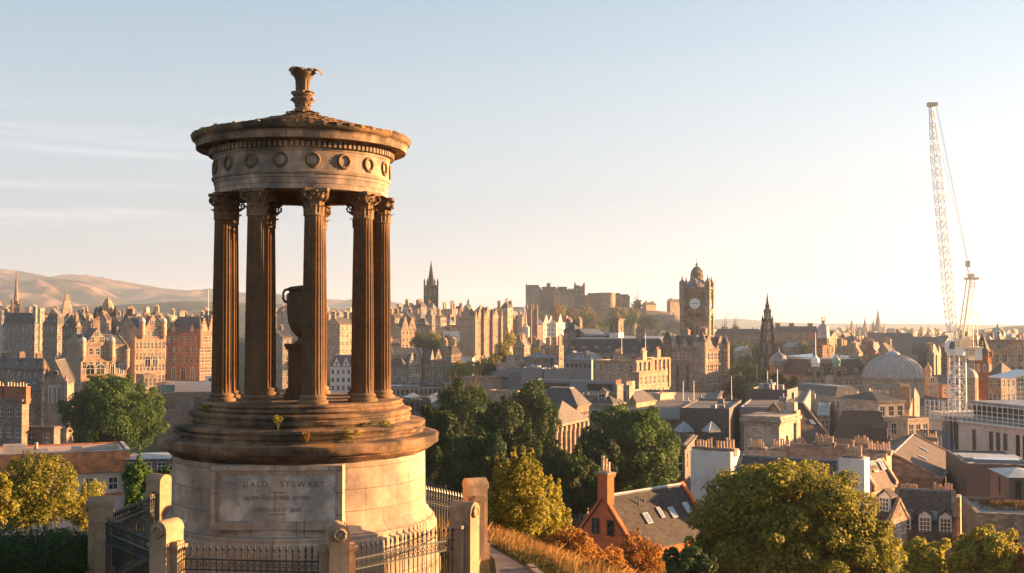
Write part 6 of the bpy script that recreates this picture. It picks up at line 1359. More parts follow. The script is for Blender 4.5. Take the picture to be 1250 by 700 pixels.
# scaffolding on the right edge
o = P(1236, 490, 235); t = thing('scaffolding', 'pale tube scaffolding with white roof sheeting at the right edge', 'scaffold', (o.x, o.y, 60), .15)
h = zat(462, 235) - 60; mb = MB()
for i in range(7):
    for y in (0, 1.4): mb.tube((i * 1.8, y, 0), (i * 1.8, y, h), .06, 4)
for k_ in range(9):
    for y in (0, 1.4): mb.tube((0, y, h - k_ * 1.9), (10.8, y, h - k_ * 1.9), .05, 4)
    mb.box(0, 10.8, .1, 1.3, h - k_ * 1.9 - .95, h - k_ * 1.9 - .9)
mb.build('tubes', M['steel_white'], t); MB().prism([(-1, -1, h + .1), (5.4, -1, h + 1.5), (11.8, -1, h + .1), (11.8, -1, h - .1), (5.4, -1, h + 1.2), (-1, -1, h - .1)], (0, 8, 0)).build('sheet_roof', M['sheeting'], t)
# ------------------------------------------------------------------ luffing crane
CYr = 212
x = xat(1167.5, CYr); t = thing('tower_crane', 'white lattice luffing crane with a steep jib towering over the right side', 'crane', (x, CYr, 60), rad(10))
k = CYr / F
def zc_(py): return zat(py, CYr) - 60
mw = 1.1; zs = zc_(434)
def lattice(mb, p, q, w0, w1, nseg, r=.09, rb=.05, tri=False):
    p = Vector(p); q = Vector(q); d = (q - p); u = Vector((0, 1, 0)); v = d.cross(u).normalized(); u = v.cross(d).normalized()
    offs = [(-1, -1), (1, -1), (1, 1), (-1, 1)] if not tri else [(-1, -1), (1, -1), (0, 1)]
    def pt(i, c):
        f = i / nseg; w_ = w0 + (w1 - w0) * f; return p + d * f + u * (c[0] * w_) + v * (c[1] * w_)
    n_ = len(offs)
    for c in offs: mb.tube(pt(0, c), pt(nseg, c), r, 5)
    for i in range(nseg):
        for j in range(n_):
            a_, b_ = offs[j], offs[(j + 1) % n_]
            mb.tube(pt(i, a_), pt(i + 1, b_), rb, 4, caps=False); mb.tube(pt(i + 1, a_), pt(i + 1, b_), rb, 4, caps=False)
            if i % 2: mb.tube(pt(i, b_), pt(i + 1, a_), rb, 4, caps=False)
mb = MB(); lattice(mb, (0, 0, 0), (0, 0, zs), mw, mw, 17, .16, .085); mb.build('mast', M['steel_white'], t)
MB().lathe([(1.7, zs), (1.7, zs + .7), (1.4, zs + .8), (1.4, zs + 1.2), (0, zs + 1.2)], 20).build('slew_ring', M['steel_white'], t)
dk = MB().box(-1.3, 4.6, -1.2, 1.2, zs + 1.2, zs + 1.55)
for i in range(7): dk.tube((-1.2 + i * .95, -1.2, zs + 1.5), (-1.2 + i * .95, -1.2, zs + 2.6), .04, 4); dk.tube((-1.2 + i * .95, 1.2, zs + 1.5), (-1.2 + i * .95, 1.2, zs + 2.6), .04, 4)
for y in (-1.2, 1.2): dk.tube((-1.2, y, zs + 2.6), (4.6, y, zs + 2.6), .045, 4); dk.tube((-1.2, y, zs + 2.0), (4.6, y, zs + 2.0), .04, 4)
lattice(dk, (.6, 0, zs + .1), (4.4, 0, zs + .9), .7, .7, 4, .09, .06)
dk.build('counter_deck', M['yellow_paint'], t)
MB().box(1.2, 2.5, -.9, .9, zs + 1.6, zs + 2.9).tube((1.9, -.6, zs + 3.0), (1.9, .6, zs + 3.0), .45, 12).build('winch', M['yellow_paint'], t)
MB().box(3.0, 4.4, -1.1, 1.1, zs - .9, zs + 1.18).build('counterweight', M['steel_white'], t)
cab = MB().prism([(-2.6, -1.9, zs + .6), (-1.3, -1.9, zs + .6), (-1.3, -1.9, zs + 2.7), (-2.3, -1.9, zs + 2.7), (-2.75, -1.9, zs + 1.5)], (0, 1.3, 0)); cab.build('cab', M['steel_white'], t)
MB().prism([(-2.62, -1.95, zs + 1.2), (-1.5, -1.95, zs + 1.2), (-1.5, -1.95, zs + 2.5), (-2.3, -1.95, zs + 2.5)], (0, .04, 0)).build('cab_window', M['glass'], t)
# jib from pivot up to the tip (in the crane's own frame)
R_inv = Matrix.Rotation(-rad(10), 3, 'Z')
def cr(px, py, dy=0):
    q = P(px, py, CYr + dy) - Vector((x, CYr, 60)); return R_inv @ q
tip = cr(1136.5, 129, -9); piv = cr(1164.5, 430, 0)
mb = MB(); d_ = tip - piv
lattice(mb, piv, piv + d_ * .12, .28, .68, 4, .065, .04); lattice(mb, piv + d_ * .12, piv + d_ * .80, .68, .64, 26, .065, .034); lattice(mb, piv + d_ * .80, tip, .64, .25, 9, .06, .034)
mb.build('jib', M['steel_white'], t)
MB().box(tip.x - .6, tip.x + .4, tip.y - .4, tip.y + .4, tip.z - .2, tip.z + .5).tube(tip + Vector((.7, -.5, .2)), tip + Vector((.7, .5, .2)), .38, 12).tube(tip + Vector((0, 0, .6)), tip + Vector((0, 0, 1.2)), .06, 5).build('jib_head', M['yellow_paint'], t)
at_ = cr(1185.5, 341, 2); f0 = cr(1170, 430, 0); f1 = cr(1191, 424, 0)
mb = MB()
for s in (-1, 1):
    o_ = Vector((0, s * .75, 0)); oo = Vector((0, s * .55, 0))
    mb.tube(f0 + o_, at_ + oo + Vector((-.55, 0, 0)), .11, 5); mb.tube(f0 + o_ + Vector((1.0, 0, 0)), at_ + oo + Vector((.45, 0, 0)), .09, 5); mb.tube(f1 + o_, at_ + oo + Vector((.5, 0, 0)), .07, 5)
    for i in range(9):
        f = (i + .5) / 9.5; a_ = (f0 + o_).lerp(at_ + oo + Vector((-.55, 0, 0)), f); b_ = (f0 + o_ + Vector((1.0, 0, 0))).lerp(at_ + oo + Vector((.45, 0, 0)), f)
        mb.tube(a_, b_, .055, 4)
for i in range(10):
    f = (i + .5) / 10; a_ = (f0).lerp(at_ + Vector((-.55, 0, 0)), f); mb.tube(a_ + Vector((0, -.65, 0)), a_ + Vector((0, .65, 0)), .06, 4)
mb.box(at_.x - 1.0, at_.x + 1.1, at_.y - .8, at_.y + .8, at_.z - .1, at_.z + .3); mb.tube(at_ + Vector((0, -.5, .6)), at_ + Vector((0, .5, .6)), .45, 10)
mb.build('a_frame', M['yellow_paint'], t)
hook = cr(1181.2, 320, 0); hk0 = tip + Vector((.9, 0, 0))
MB().tube(hk0, hook, .02, 4).tube(hk0 + Vector((.3, .2, 0)), hook + Vector((.2, .1, 0)), .02, 4).build('hoist_rope', M['steel_grey'], t)
MB().tube(piv + d_ * .93 + Vector((.4, 0, 0)), at_ + Vector((-.1, 0, .8)), .02, 4).build('luffing_rope', M['steel_grey'], t)
MB().box(hook.x - .35, hook.x + .35, hook.y - .25, hook.y + .25, hook.z - .9, hook.z + .2).tube(hook + Vector((0, 0, -.9)), hook + Vector((0, 0, -1.7)), .1, 5).torus(hook + Vector((0, 0, -2.0)), .3, .1, 'y', 10, 5, arc=(-2.4, 1.2)).build('hook_block', M['yellow_paint'], t)
# ------------------------------------------------------------------ far filler blocks
def row(seed, p0, p1, Y0, Y1, t0, t1, w0, w1, where, walls, dens=1.0, base=None, a0=35, a1=62):
    rr = random.Random(seed); px = p0; i = 0
    while px < p1:
        wpx = rr.uniform(w0, w1); Y = rr.uniform(Y0, Y1); pt_ = rr.uniform(t0, t1); a_ = rr.uniform(a0, a1)
        wl = rr.choice(walls); rf = rr.choice(('gx', 'gx', 'hip', 'mansard', 'flat', 'gy'))
        rm = rr.choice(('slate', 'slate', 'slate_brown', 'lead'))
        col = {'sand': 'sandstone', 'pale': 'pale', 'grey': 'grey', 'dark': 'dark', 'brown': 'brown', 'red': 'red', 'rubble': 'rubble'}[wl]
        rfn = {'gx': 'ridged', 'gy': 'gabled', 'hip': 'hipped', 'mansard': 'mansard', 'flat': 'flat'}[rf]
        ch = [(rr.choice((.08, .92)), rr.uniform(.3, .7), .9, 2.4, rr.uniform(3.6, 5.4), 4)]
        if rr.random() < .6: ch.append((rr.uniform(.3, .7), rr.uniform(.3, .7), 2.4, .9, rr.uniform(3.6, 5.4), 4))
        B(f'{col} {rfn} roofed tenement, {ORD[min(i, 44)]} from left in {where}', px, Y, px - wpx * rr.uniform(.4, .7), px + wpx * rr.uniform(.3, .6), a_, pt_, base=base, wall=wl, rmat=rm, roof=rf, rh=rr.uniform(2.5, 4), fl=(3, 3), fr=(2, 3), ww=1.3, chim=ch, maxrows=3, cornice=False)
        px += wpx * rr.uniform(.65, .95) / dens; i += 1
OT = ['sand', 'pale', 'grey', 'brown', 'rubble', 'sand']
row(11, -10, 262, 700, 860, 382, 391, 10, 18, 'old town skyline', OT)
row(12, 84, 262, 560, 660, 388, 399, 12, 18, 'roofs behind sunlit fronts', OT)
row(15, 472, 625, 700, 840, 374, 384, 11, 17, 'skyline under the black steeple', ['sand', 'grey', 'brown', 'rubble'])
row(13, 318, 640, 760, 940, 378, 389, 10, 18, 'ridge right of the urn', OT)
row(14, 470, 580, 660, 740, 386, 398, 12, 18, 'slope below the ridge roofs', OT)
row(21, 880, 1260, 900, 1300, 407, 413, 12, 22, 'plain behind the spires', ['sand', 'brown', 'pale', 'grey', 'red'], base=52, a0=40, a1=70)
row(22, 1012, 1256, 560, 760, 414, 424, 14, 24, 'roofs right of crowned turret', ['sand', 'brown', 'pale', 'red'], base=54, a0=40, a1=70)
row(23, 1012, 1110, 420, 500, 426, 436, 16, 26, 'roofs behind the broad dome', ['sand', 'brown', 'red'], base=56, a0=40, a1=66)
row(24, 1140, 1256, 400, 470, 430, 446, 16, 24, 'roofs behind the crane', ['sand', 'brown', 'red'], base=56, a0=40, a1=66)
row(25, 840, 1256, 1500, 2100, 402, 406, 10, 20, 'farthest town edge', ['sand', 'brown', 'pale', 'grey'], base=48, a0=40, a1=70)
row(26, 640, 700, 520, 600, 420, 430, 14, 22, 'dip below college towers', ['sand', 'brown', 'grey'], base=60)
row(27, 985, 1120, 240, 290, 500, 511, 22, 34, 'flats below the broad dome', ['pale', 'brown'], base=58, a0=60, a1=74)
# thin poles on the middle roofs
for i, (px, pt_, pb, Y, lab) in enumerate(((759, 405, 440, 360, 'white flagpole on the roofs right of the square roof tower'), (788, 408, 436, 340, 'white flagpole on the post office roof, second from the square tower'), (834, 466, 492, 262, 'left of two white flagpoles before the clock tower hotel'), (847, 466, 492, 262, 'right of two white flagpoles before the clock tower hotel'),
        (937, 454, 478, 240, 'short white mast on the big dark plant box, left one'), (949, 452, 478, 238, 'short white mast on the big dark plant box, right one'), (924, 446, 462, 450, 'white lamp mast among the garden trees below the gothic monument'), (893, 460, 490, 300, 'slim dark pole right of the clock tower hotel'), (642.5, 396, 430, 600, ''))[:8]):
    o = P(px, pb, Y); h = zat(pt_, Y) - o.z
    t = thing('flagpole', lab, 'flagpole', o, 0)
    MB().tube((0, 0, -3), (0, 0, h), .11, 6, .06).build('pole', M['white_paint'], t); MB().lathe([(.16, h), (.16, h + .12), (.02, h + .25)], 6).build('finial', M['gold'], t)
# ------------------------------------------------------------------ vegetation
def leaves_mesh(name, blobs, n, size, mat, seed, aspect=.55, shell=.62, up=.25, droop=0.0, fold=.12):
    """many small folded leaves through the outer part of a cluster of blobs; blobs = (x,y,z,rx,ry,rz)"""
    g = np.random.default_rng(seed); B_ = np.array(blobs, float)
    wts = (B_[:, 3] * B_[:, 5]); wts = wts / wts.sum()
    k = g.choice(len(B_), n, p=wts); b_ = B_[k]
    d = g.normal(size=(n, 3)); d[:, 2] += up; d /= np.linalg.norm(d, axis=1)[:, None]
    r = shell + (1.06 - shell) * g.random(n) ** .6
    r *= 1 + .12 * np.sin(d[:, 0] * 5 + k) * np.cos(d[:, 1] * 6 + 2 * k)
    c = b_[:, :3] + d * b_[:, 3:6] * r[:, None]
    nrm = d + g.normal(size=(n, 3)) * .55; nrm[:, 2] += .25; nrm /= np.linalg.norm(nrm, axis=1)[:, None]
    t = np.cross(nrm, g.normal(size=(n, 3))); t[:, 2] -= droop; t -= nrm * (t * nrm).sum(1)[:, None]; t /= np.linalg.norm(t, axis=1)[:, None]
    s = np.cross(nrm, t); L_ = size * (.6 + .8 * g.random(n))[:, None]; Wd = L_ * aspect
    v = np.empty((n, 4, 3)); v[:, 0] = c - t * L_ * .5; v[:, 1] = c + s * Wd * .5 + nrm * L_ * fold; v[:, 2] = c + t * L_ * .5; v[:, 3] = c - s * Wd * .5 + nrm * L_ * fold
    me = bpy.data.meshes.new(name); me.vertices.add(n * 4); me.vertices.foreach_set('co', v.reshape(-1).astype(np.float32))
    me.loops.add(n * 4); me.loops.foreach_set('vertex_index', np.arange(n * 4, dtype=np.int32)); me.polygons.add(n)
    me.polygons.foreach_set('loop_start', np.arange(0, n * 4, 4, dtype=np.int32)); me.polygons.foreach_set('loop_total', np.full(n, 4, np.int32))
    me.materials.append(M[mat]); me.update(calc_edges=True); return me
def crown_blobs(seed, nb, rx, rz, rmin=.17, rmax=.33, tufts=True):
    rr = random.Random(seed); out = [(0, 0, -.05 * rz, rx * .62, rx * .62, rz * .66)]
    for i in range(nb):
        z = 1 - 2 * (i + .5) / nb; ph = i * 2.39996 + rr.uniform(-.4, .4); q = math.sqrt(1 - z * z); f = rr.uniform(.58, .90); r = rr.uniform(rmin, rmax)
        out.append((rx * q * cos(ph) * f, rx * q * sin(ph) * f, rz * z * f * (1 if z > 0 else .8), rx * r, rx * r, rz * r * .9))
    for i in range(nb // 2 if tufts else 0):
        z = rr.uniform(-.5, 1); ph = rr.random() * 6.283; q = math.sqrt(1 - z * z); f = rr.uniform(.92, 1.07); r = rr.uniform(.08, .15)
        out.append((rx * q * cos(ph) * f, rx * q * sin(ph) * f, rz * z * f, rx * r, rx * r, rz * r * 1.1))
    return out
def trunk_mesh(seed, h, r, spread, nb=7):
    rr = random.Random(seed); mb = MB()
    pts = [(0, 0, -h), (rr.uniform(-.1, .1) * r * 3, rr.uniform(-.1, .1) * r * 3, -h * .55), (0, 0, -h * .15), (0, 0, spread * .5)]
    mb.path(pts, [r * 1.35, r, r * .8, r * .3], 8)
    for i in range(nb):
        a = i * 2.4 + rr.random(); st = Vector((0, 0, -h * rr.uniform(.05, .35))); e = Vector((cos(a), sin(a), rr.uniform(.1, .9))) * spread * rr.uniform(.6, .9)
        m_ = st.lerp(e, .5) + Vector((0, 0, spread * .12)); mb.path([st, m_, e], [r * .5, r * .32, r * .1], 6)
    return mb.mesh('trunk', M['bark'], 60)
UC = {}
def unit_crown(mat, v, n=3600, size=.13):
    key = (mat, v)
    if key not in UC:
        UC[key] = leaves_mesh('crown', crown_blobs(100 + v * 7, 22 + v, 1.0, 1.0), n, size, mat, v * 3 + 1)
    return UC[key]
UT = {v: trunk_mesh(v, 1.6, .09, .8) for v in range(3)}
trng = random.Random(31)
def tree(label, px, ptop, pbot, wpx, Y, mat='leaf_green', v=None, name='tree', cat='tree', group=None, hero=0, size=.2, nb=44, blobs=None, rzk=None, droop=0, aspect=.55, trunk=True, seed=None, up=.25, shell=.62):
    v = trng.randrange(4) if v is None else v
    top, bot = zat(ptop, Y), zat(pbot, Y); rz = (top - bot) / 2 * (rzk or 1.0); rx = wpx * Y / F / 2; x = xat(px, Y, (ptop + pbot) / 2)
    zc = (top + bot) / 2; gz = T(x, Y) - .3
    t = thing(name, label, cat, (x, Y, gz), trng.random() * 6.28 if not hero else 0, group)
    if hero:
        bl = blobs or crown_blobs(seed or int(px), nb, rx * .97, rz)
        obj('crown', leaves_mesh('crown', bl, hero, size, mat, abs(int(px)) + 3, droop=droop, aspect=aspect, up=up, shell=shell), t, (0, 0, zc - gz))
        if trunk: obj('trunk', trunk_mesh(int(px), zc - gz + .3, max(.12, rx * .07), min(rx, rz) * .75), t, (0, 0, zc - gz))
    else:
        obj('crown', unit_crown(mat, v), t, (0, 0, zc - gz), 0, (rx, rx, rz))
        hh = max(zc - gz, rz * .3); obj('trunk', UT[v % 3], t, (0, 0, zc - gz), 0, (rx, rx, hh / 1.6))
    return t
# big trees near the monument
tree('large green tree before the sunlit gables, above the flat orange roof', 137, 460, 562, 122, 190, 'leaf_green', hero=42000, size=.42, nb=57)
tree('golden topped tree peeping over the large green tree on the left', 128, 455, 476, 44, 215, 'leaf_gold', hero=6000, size=.4, nb=12)
G = 'dark trees between the monument and the georgian terrace'
for (px, pt, pb, w_, Y, mt, lab) in ((532, 498, 600, 66, 118, 'leaf_dark', 'dark tree touching the right flank of the monument base'), (567, 471, 590, 92, 150, 'leaf_dark', 'tall dark tree with a sunlit top, nearest the monument'),
        (612, 492, 600, 78, 135, 'leaf_dark', 'dark tree in the middle of the clump between its two taller neighbours'), (650, 466, 590, 66, 160, 'leaf_dark', 'tall dark tree with a golden top before the terrace with giant columns'),
        (585, 528, 620, 84, 105, 'leaf_dark', 'low dark tree in front of the clump, above the golden shrub')):
    tree(lab, px, pt, pb, w_, Y, mt, hero=26000, size=.34, nb=44, group=G)
tree('drooping willow-like tree left of the orange chimney', 697, 547, 640, 74, 104, 'leaf_dark', hero=26000, size=.34, nb=44, droop=2.2, aspect=.3)
tree('broad rounded green tree before the grey georgian corner house', 768, 500, 612, 124, 132, 'leaf_green', hero=36000, size=.36, nb=54)
tree('smaller green tree at the left foot of the broad rounded one', 728, 530, 606, 60, 126, 'leaf_dark', hero=15000, size=.34, nb=30)
bl = crown_blobs(3, 56, 4.6, 3.6) + [(4.7 * .75 + q[0] * .58, -1.2 + q[1] * .6, -1.2 + q[2] * .75, q[3] * .66, q[4] * .66, q[5] * .8) for q in crown_blobs(8, 32, 3.6, 2.9)] + [(-3.6 + q[0] * .6, q[1] * .6, -1.6 + q[2] * .7, q[3] * .62, q[4] * .62, q[5] * .75) for q in crown_blobs(9, 26, 3.2, 2.6)] + [(-.4, -1, 2.9, 1.1, 1.1, 1.0), (-1.6, 0, 2.6, 1.0, 1, 1), (.9, 0, 2.5, 1, 1, .9)]
tree('big leafy tree glowing gold on its right side, right foreground', 960, 566, 740, 204, 60, 'leaf_olive', hero=90000, size=.19, blobs=bl, aspect=.65)
tree('bright golden rounded tree in the bottom right corner', 1210, 648, 735, 92, 66, 'leaf_gold', hero=22000, size=.2, nb=37)
tree('golden leaved sapling between the big leafy tree and the bottom right golden tree', 1135, 655, 735, 74, 68, 'leaf_gold', hero=9000, size=.2, nb=16)
tree('rusty shrub at the right of the bottom right golden tree', 1262, 668, 740, 50, 64, 'leaf_rust', hero=8000, size=.18, nb=14, name='shrub', cat='shrub')
tree('dark leafy bush at the foot of the big leafy tree, left side', 835, 672, 740, 90, 52, 'leaf_dark', hero=16000, size=.16, nb=30, name='shrub', cat='shrub')
tree('olive bush under the red gabled house wall', 790, 690, 740, 60, 46, 'leaf_dark', hero=14000, size=.12, nb=34, name='shrub', cat='shrub')
# shrubs right of the railing
def shrub(label, px, ptop, pbot, wpx, Y, mat, n, size, seed=None, nb=16, sprigs=0, shell=.45):
    top, bot = zat(ptop, Y), zat(pbot, Y); rz = (top - bot) / 2; rx = wpx * Y / F / 2; x = xat(px, Y, ptop); zc = (top + bot) / 2; gz = T(x, Y) - .15
    t = thing('shrub', label, 'shrub', (x, Y, gz), 0)
    bl = crown_blobs(seed or int(px), nb, rx * .95, rz, .22, .38); rr = random.Random(int(px))
    for i in range(sprigs):
        a = rr.random() * 6.28; f = rr.uniform(.1, .8); zz = rz * math.sqrt(1 - f * f) * rr.uniform(.9, 1.12)
        for q in range(4): bl.append((rx * f * cos(a), rx * f * sin(a), zz + (q - 1.2) * .16, .11 - q * .018, .11 - q * .018, .13))
    obj('leaves', leaves_mesh('leaves', bl, n, size, mat, abs(int(px)) + 5, aspect=.5, shell=shell), t, (0, 0, zc - gz))
    mb = MB()
    for i in range(9):
        a = i * 2.4; e = Vector((cos(a) * rx * .6, sin(a) * rx * .6, zc - gz + rz * rr.uniform(.2, .75))); mb.path([(0, 0, -.1), e * .5 + Vector((0, 0, .15)), e], [.035, .025, .008], 5)
    mb.build('stem', M['bark'], t)
    return t
shrub('tall golden leaved shrub just right of the railing piers', 632, 562, 672, 84, 37, 'leaf_gold', 9500, .125, nb=44, sprigs=14)
shrub('ochre shrub at the right shoulder of the tall golden shrub', 668, 596, 680, 60, 38.5, 'leaf_gold', 5200, .12, nb=30, sprigs=6)
shrub('deep green bush behind the tall golden shrub', 603, 590, 670, 46, 42, 'leaf_dark', 5200, .13, nb=16)
shrub('rust coloured bush on the slope below the golden shrub', 692, 646, 704, 70, 35, 'leaf_rust', 5600, .10, nb=30)
shrub('orange bush in front of the red gable, left window side', 733, 668, 730, 76, 36.5, 'leaf_rust', 6000, .10, nb=30, sprigs=0)
shrub('orange bush reaching up over the right eave of the red gable', 782, 652, 720, 54, 44, 'leaf_rust', 4600, .11, nb=24, sprigs=1)
shrub('low ochre bush on the crest edge at the bottom, right of the path', 742, 684, 725, 70, 31, 'leaf_rust', 4200, .085, nb=14)
# left bushes and hedge
shrub('yellow green bush with upright sprigs in front of the rust banded building', 44, 560, 655, 108, 58, 'leaf_olive', 8600, .19, nb=44, sprigs=10)
shrub('golden bush right of the larger one, above the square pier', 108, 592, 655, 60, 60, 'leaf_gold', 3000, .18, nb=16, sprigs=3)
shrub('small yellow bush at the far left frame edge', -6, 580, 650, 50, 54, 'leaf_gold', 4600, .18, nb=14)
shrub('green bush between the square pier and the dark pier by the drum', 172, 566, 640, 50, 46, 'leaf_green', 5200, .15, nb=16, sprigs=3)
shrub('dark green bush tight behind the dark pier by the drum', 208, 562, 640, 34, 48, 'leaf_green', 3600, .15, nb=14)
hx, hy = xat(40, 27.6), 27.6
hg = thing('hedge', 'long dark clipped hedge filling the lower left corner', 'hedge', (hx, hy, T(hx, hy) - .1), rad(4))
hr = random.Random(6); bl = []
for i in range(120):
    f = i / 119; bl.append((-2.6 + 4.0 * f + hr.uniform(-.1, .1), hr.uniform(-1.1, 1.3), hr.uniform(.25, 1.02), hr.uniform(.36, .5), hr.uniform(.36, .5), hr.uniform(.3, .42)))
obj('leaves', leaves_mesh('leaves', bl, 60000, .06, 'leaf_dark', 91, shell=.75), hg)
mb = MB()
for i in range(14): mb.tube((-2.5 + i * .28, hr.uniform(-.6, .8), -.2), (-2.5 + i * .28, hr.uniform(-.6, .8), .9), .02, 5)
mb.build('stem', M['bark'], hg)
# town trees
def grove(seed, n, p0, p1, t0, t1, w0, w1, hk, Y0, Y1, mats, what, group):
    rr = random.Random(seed); pxs = sorted(rr.uniform(p0, p1) for _ in range(n)); 
    for i, px in enumerate(pxs):
        w_ = rr.uniform(w0, w1); f = rr.random(); pt = t0 + (t1 - t0) * f; Y = Y0 + (Y1 - Y0) * (1 - f) if Y1 > Y0 else Y0; m_ = rr.choice(mats)
        cn = {'leaf_dark': 'dark', 'leaf_green': 'green', 'leaf_olive': 'olive', 'leaf_gold': 'golden', 'leaf_rust': 'rusty'}[m_]
        tree(f'{cn} {what}, {ORD[i]} from the left', px, pt, pt + w_ * hk, w_, Y, m_, group=group)
grove(1, 7, 506, 556, 406, 416, 16, 26, .9, 520, 590, ['leaf_dark', 'leaf_olive', 'leaf_dark'], 'tree above the station street', 'trees above the station street')
grove(2, 8, 556, 604, 430, 446, 20, 30, .9, 430, 540, ['leaf_olive', 'leaf_dark', 'leaf_gold'], 'tree at the foot of the sunlit bank', 'trees at the foot of the bank')
grove(3, 6, 546, 596, 468, 478, 28, 38, .9, 230, 290, ['leaf_olive', 'leaf_gold', 'leaf_green'], 'tree top over the dark clump by the monument', 'station trees')
grove(4, 5, 610, 636, 398, 430, 16, 26, 1, 560, 700, ['leaf_olive', 'leaf_gold'], 'tree between bank and college towers', 'trees by the college')
grove(5, 9, 652, 700, 408, 428, 18, 28, .9, 520, 760, ['leaf_olive', 'leaf_gold', 'leaf_dark', 'leaf_rust'], 'tree below the white harled houses', 'trees below the white harled houses')
grove(6, 20, 664, 738, 370, 396, 14, 20, .95, 960, 1080, ['leaf_gold', 'leaf_olive', 'leaf_olive', 'leaf_rust'], 'tree on the left castle slope', 'trees on the left castle slope')
grove(7, 18, 722, 800, 374, 400, 14, 20, .95, 940, 1070, ['leaf_dark', 'leaf_dark', 'leaf_olive', 'leaf_green'], 'tree on the right castle slope', 'trees on the right castle slope')
grove(8, 5, 618, 650, 382, 392, 12, 18, .9, 1000, 1080, ['leaf_dark', 'leaf_olive'], 'tree on the slope left of the castle', 'trees left of the castle')
tree('round tree standing on the castle skyline right of the battery', 778, 366, 380, 13, 1135, 'leaf_dark', v=1)
grove(9, 34, 868, 984, 414, 462, 22, 34, .95, 420, 680, ['leaf_dark', 'leaf_dark', 'leaf_green', 'leaf_olive'], 'garden tree round the gothic monument', 'garden trees round the gothic monument')
grove(10, 12, 880, 985, 452, 476, 26, 36, .9, 300, 420, ['leaf_dark'], 'near garden tree behind the big dark plant box', 'near garden trees')
tree('left one of two round trees on the terrace skyline right of the clock tower', 884, 399, 413, 13, 760, 'leaf_dark', v=0)
tree('right one of two round trees on the terrace skyline right of the clock tower', 897, 398, 413, 14, 760, 'leaf_dark', v=2)
# ------------------------------------------------------------------ flat roofed building with a rusty fascia, lower left
plain('rust_fascia', (.58, .20, .075), rough=.85, var=.2, scale=1.1, c2=(.27, .12, .06))
plain('pinkish_render', (.55, .43, .37), rough=.85, var=.1, scale=.8)
rt, W, D, H = B('flat roofed pale building with a broad rust stained band round its roof', -62, 132, -63, 153, 23, 561, D=9.5, base=70, name='flat_building', wall='pinkish_render', rmat='lead', roof='flat', par=.5, fr=(7, 1), fl=(0, 0), ww=1.1, wh=1.5, top_off=2.9, kind='sash', cornice=False)
fb = MB().box(-.5, W + .5, -.5, -.18, H - 2.2, H + .3).box(W + .2, W + .5, -.17, D + .5, H - 2.2, H + .3).box(-.5, W + .19, D + .2, D + .5, H - 2.2, H + .3).box(-.5, W + .19, -.17, -.003, H - 2.3, H - 2.1)
fb.build('fascia', M['rust_fascia'], rt)
MB().box(-.5, W + .52, -.54, -.1, H + .301, H + .36).box(W + .12, W + .54, -.09, D + .5, H + .301, H + .36).build('coping', M['lead_pale'], rt)
MB().box(-.1, W + .1, -.12, -.004, H - 5.0, H - 4.75).build('string_course', M['rust_fascia'], rt)
B('low side wing with a thin flat roof right of the rust banded building', 153, 138, 150, 206, 10, 561, D=7, base=70, name='flat_building', wall='dark', rmat='lead_pale', roof='hip', rh=.25, fr=(3, 1), fl=(0, 0), ww=1.4, wh=1.0, top_off=.4, cornice=False)
# ------------------------------------------------------------------ weeds rooted on the monument ledges
def weed(label, th, r, z, h, mat, n, wd):
    th = rad(th) + MR; x = MX + r * sin(th); y = MY - r * cos(th)
    t = thing('weed', label, 'weed', (x, y, MZ + z), 0); rr = random.Random(int(h * 100 + n))
    bl = [(rr.uniform(-wd, wd), rr.uniform(-wd, wd) * .6, h * rr.uniform(.3, .9), .07, .07, .09) for _ in range(max(5, n // 40))]
    obj('leaves', leaves_mesh('leaves', bl, n, .045, mat, n, shell=.2), t)
    mb = MB()
    for b_ in bl: mb.path([(0, 0, -.02), (b_[0] * .4, b_[1] * .4, b_[2] * .5), (b_[0], b_[1], b_[2])], [.008, .006, .003], 4)
    mb.build('stem', M['leaf_olive'], t)
weed('leafy weed clump on the lower step, sunlit right side of the monument', 22, 3.10, 3.45, .30, 'leaf_olive', 420, .24)
weed('upright sprig on the step, front left of centre', -10, 2.86, 3.74, .30, 'leaf_gold', 160, .06)
weed('thin dry stalk on the ledge, front of centre', 2, 3.12, 3.45, .34, 'leaf_rust', 90, .06)
weed('low weed tuft on the top step at the left', -58, 2.55, 4.05, .16, 'leaf_olive', 200, .2)
weed('mossy tuft under the sunlit right column', 40, 2.9, 3.74, .10, 'leaf_olive', 120, .2)
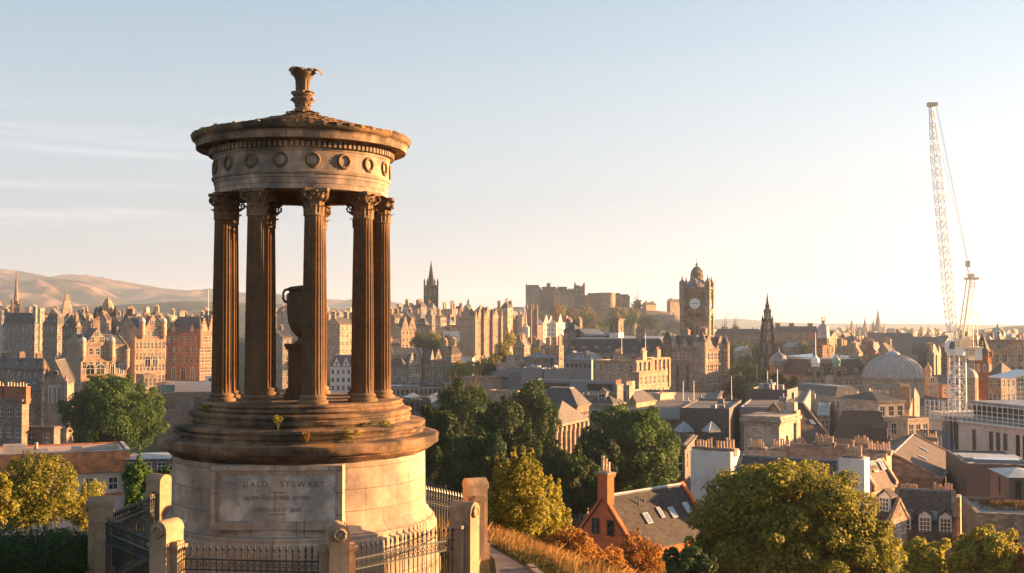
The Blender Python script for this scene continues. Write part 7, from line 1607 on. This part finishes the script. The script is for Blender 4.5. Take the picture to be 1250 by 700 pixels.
# ------------------------------------------------------------------ grass
def grass(name, label, pts, mat, h0, h1, w_, seed):
    g = np.random.default_rng(seed); n = len(pts); p = np.array([(x, y, T(x, y) - .02) for x, y in pts])
    a = g.random(n) * 6.28; h = h0 + (h1 - h0) * g.random(n); ln = g.normal(size=(n, 2)) * .28 * h[:, None]; ln[:, 0] += .10 * h
    s = np.stack([np.cos(a), np.sin(a), np.zeros(n)], 1) * w_ * (.6 + .8 * g.random(n))[:, None]
    m_ = p + np.concatenate([ln * .35, (h * .6)[:, None]], 1); t_ = p + np.concatenate([ln, h[:, None]], 1)
    v = np.stack([p - s, p + s, m_ + s * .8, t_, m_ - s * .8], 1)
    me = bpy.data.meshes.new(name); me.vertices.add(n * 5); me.vertices.foreach_set('co', v.reshape(-1).astype(np.float32)); me.loops.add(n * 5)
    me.loops.foreach_set('vertex_index', np.arange(n * 5, dtype=np.int32)); me.polygons.add(n)
    me.polygons.foreach_set('loop_start', np.arange(0, n * 5, 5, dtype=np.int32)); me.polygons.foreach_set('loop_total', np.full(n, 5, np.int32)); me.materials.append(M[mat]); me.update(calc_edges=True)
    o = obj(name, me); tag(o, label, 'grass', kind='stuff'); return o
gr = random.Random(12); tall = []; short = []
def path_edge(y): 
    ys = [q[1] for q in pr]; 
    return float(np.interp(y, ys, [q[0] for q in pr]))
while len(tall) < 26000:
    y = gr.uniform(20, 37); x = gr.uniform(-2.5, 9)
    e = path_edge(y)
    if x < e + .18 and y < 32: continue
    d = 0 if inside(x, y, PLAT) else 1
    cl = mnoise.noise(Vector((x * .8, y * .8, 4)))
    dd = x - e
    if dd < .75 + .35 * cl and y < 31: continue
    if cl < -.35: continue
    tall.append((x, y))
while len(short) < 16000:
    y = gr.uniform(20, 33); x = gr.uniform(-.8, 4.5); e = path_edge(y)
    if x < e + .16: continue
    if x > e + 1.6: continue
    short.append((x, y))
grass('dry_grass', 'tall dry golden grass along the crest right of the gravel path', tall, 'dry_grass', .12, .42, .006, 1)
grass('short_grass', 'short olive grass on the verge beside the gravel path', short, 'short_grass', .04, .14, .008, 2)
pts = []
while len(pts) < 22000:
    x, y = gr.uniform(-13, -1), gr.uniform(19, 37)
    if -.6 < x - 0 : continue
    if (x - MX) ** 2 + (y - MY) ** 2 < 3.6 ** 2: continue
    pts.append((x, y))
grass('lawn_grass', 'rough grass on the ground around the railing', pts, 'short_grass', .04, .16, .009, 3)
# dry grass planted on the roof terrace at the right edge
rt, W, D, H = TERR; g_ = random.Random(3); bl = [(W * .2 + W * .7 * i / 20, D * .55 + g_.uniform(-.5, .5), H + .15, .35, .4, .35) for i in range(21)]
t = thing('terrace_grass', 'strip of dry ornamental grass on the concrete roof terrace', 'grass strip', rt.location, rt.rotation_euler.z)
obj('leaves', leaves_mesh('leaves', bl, 2600, .3, 'dry_grass', 8, aspect=.12, shell=.1), t)
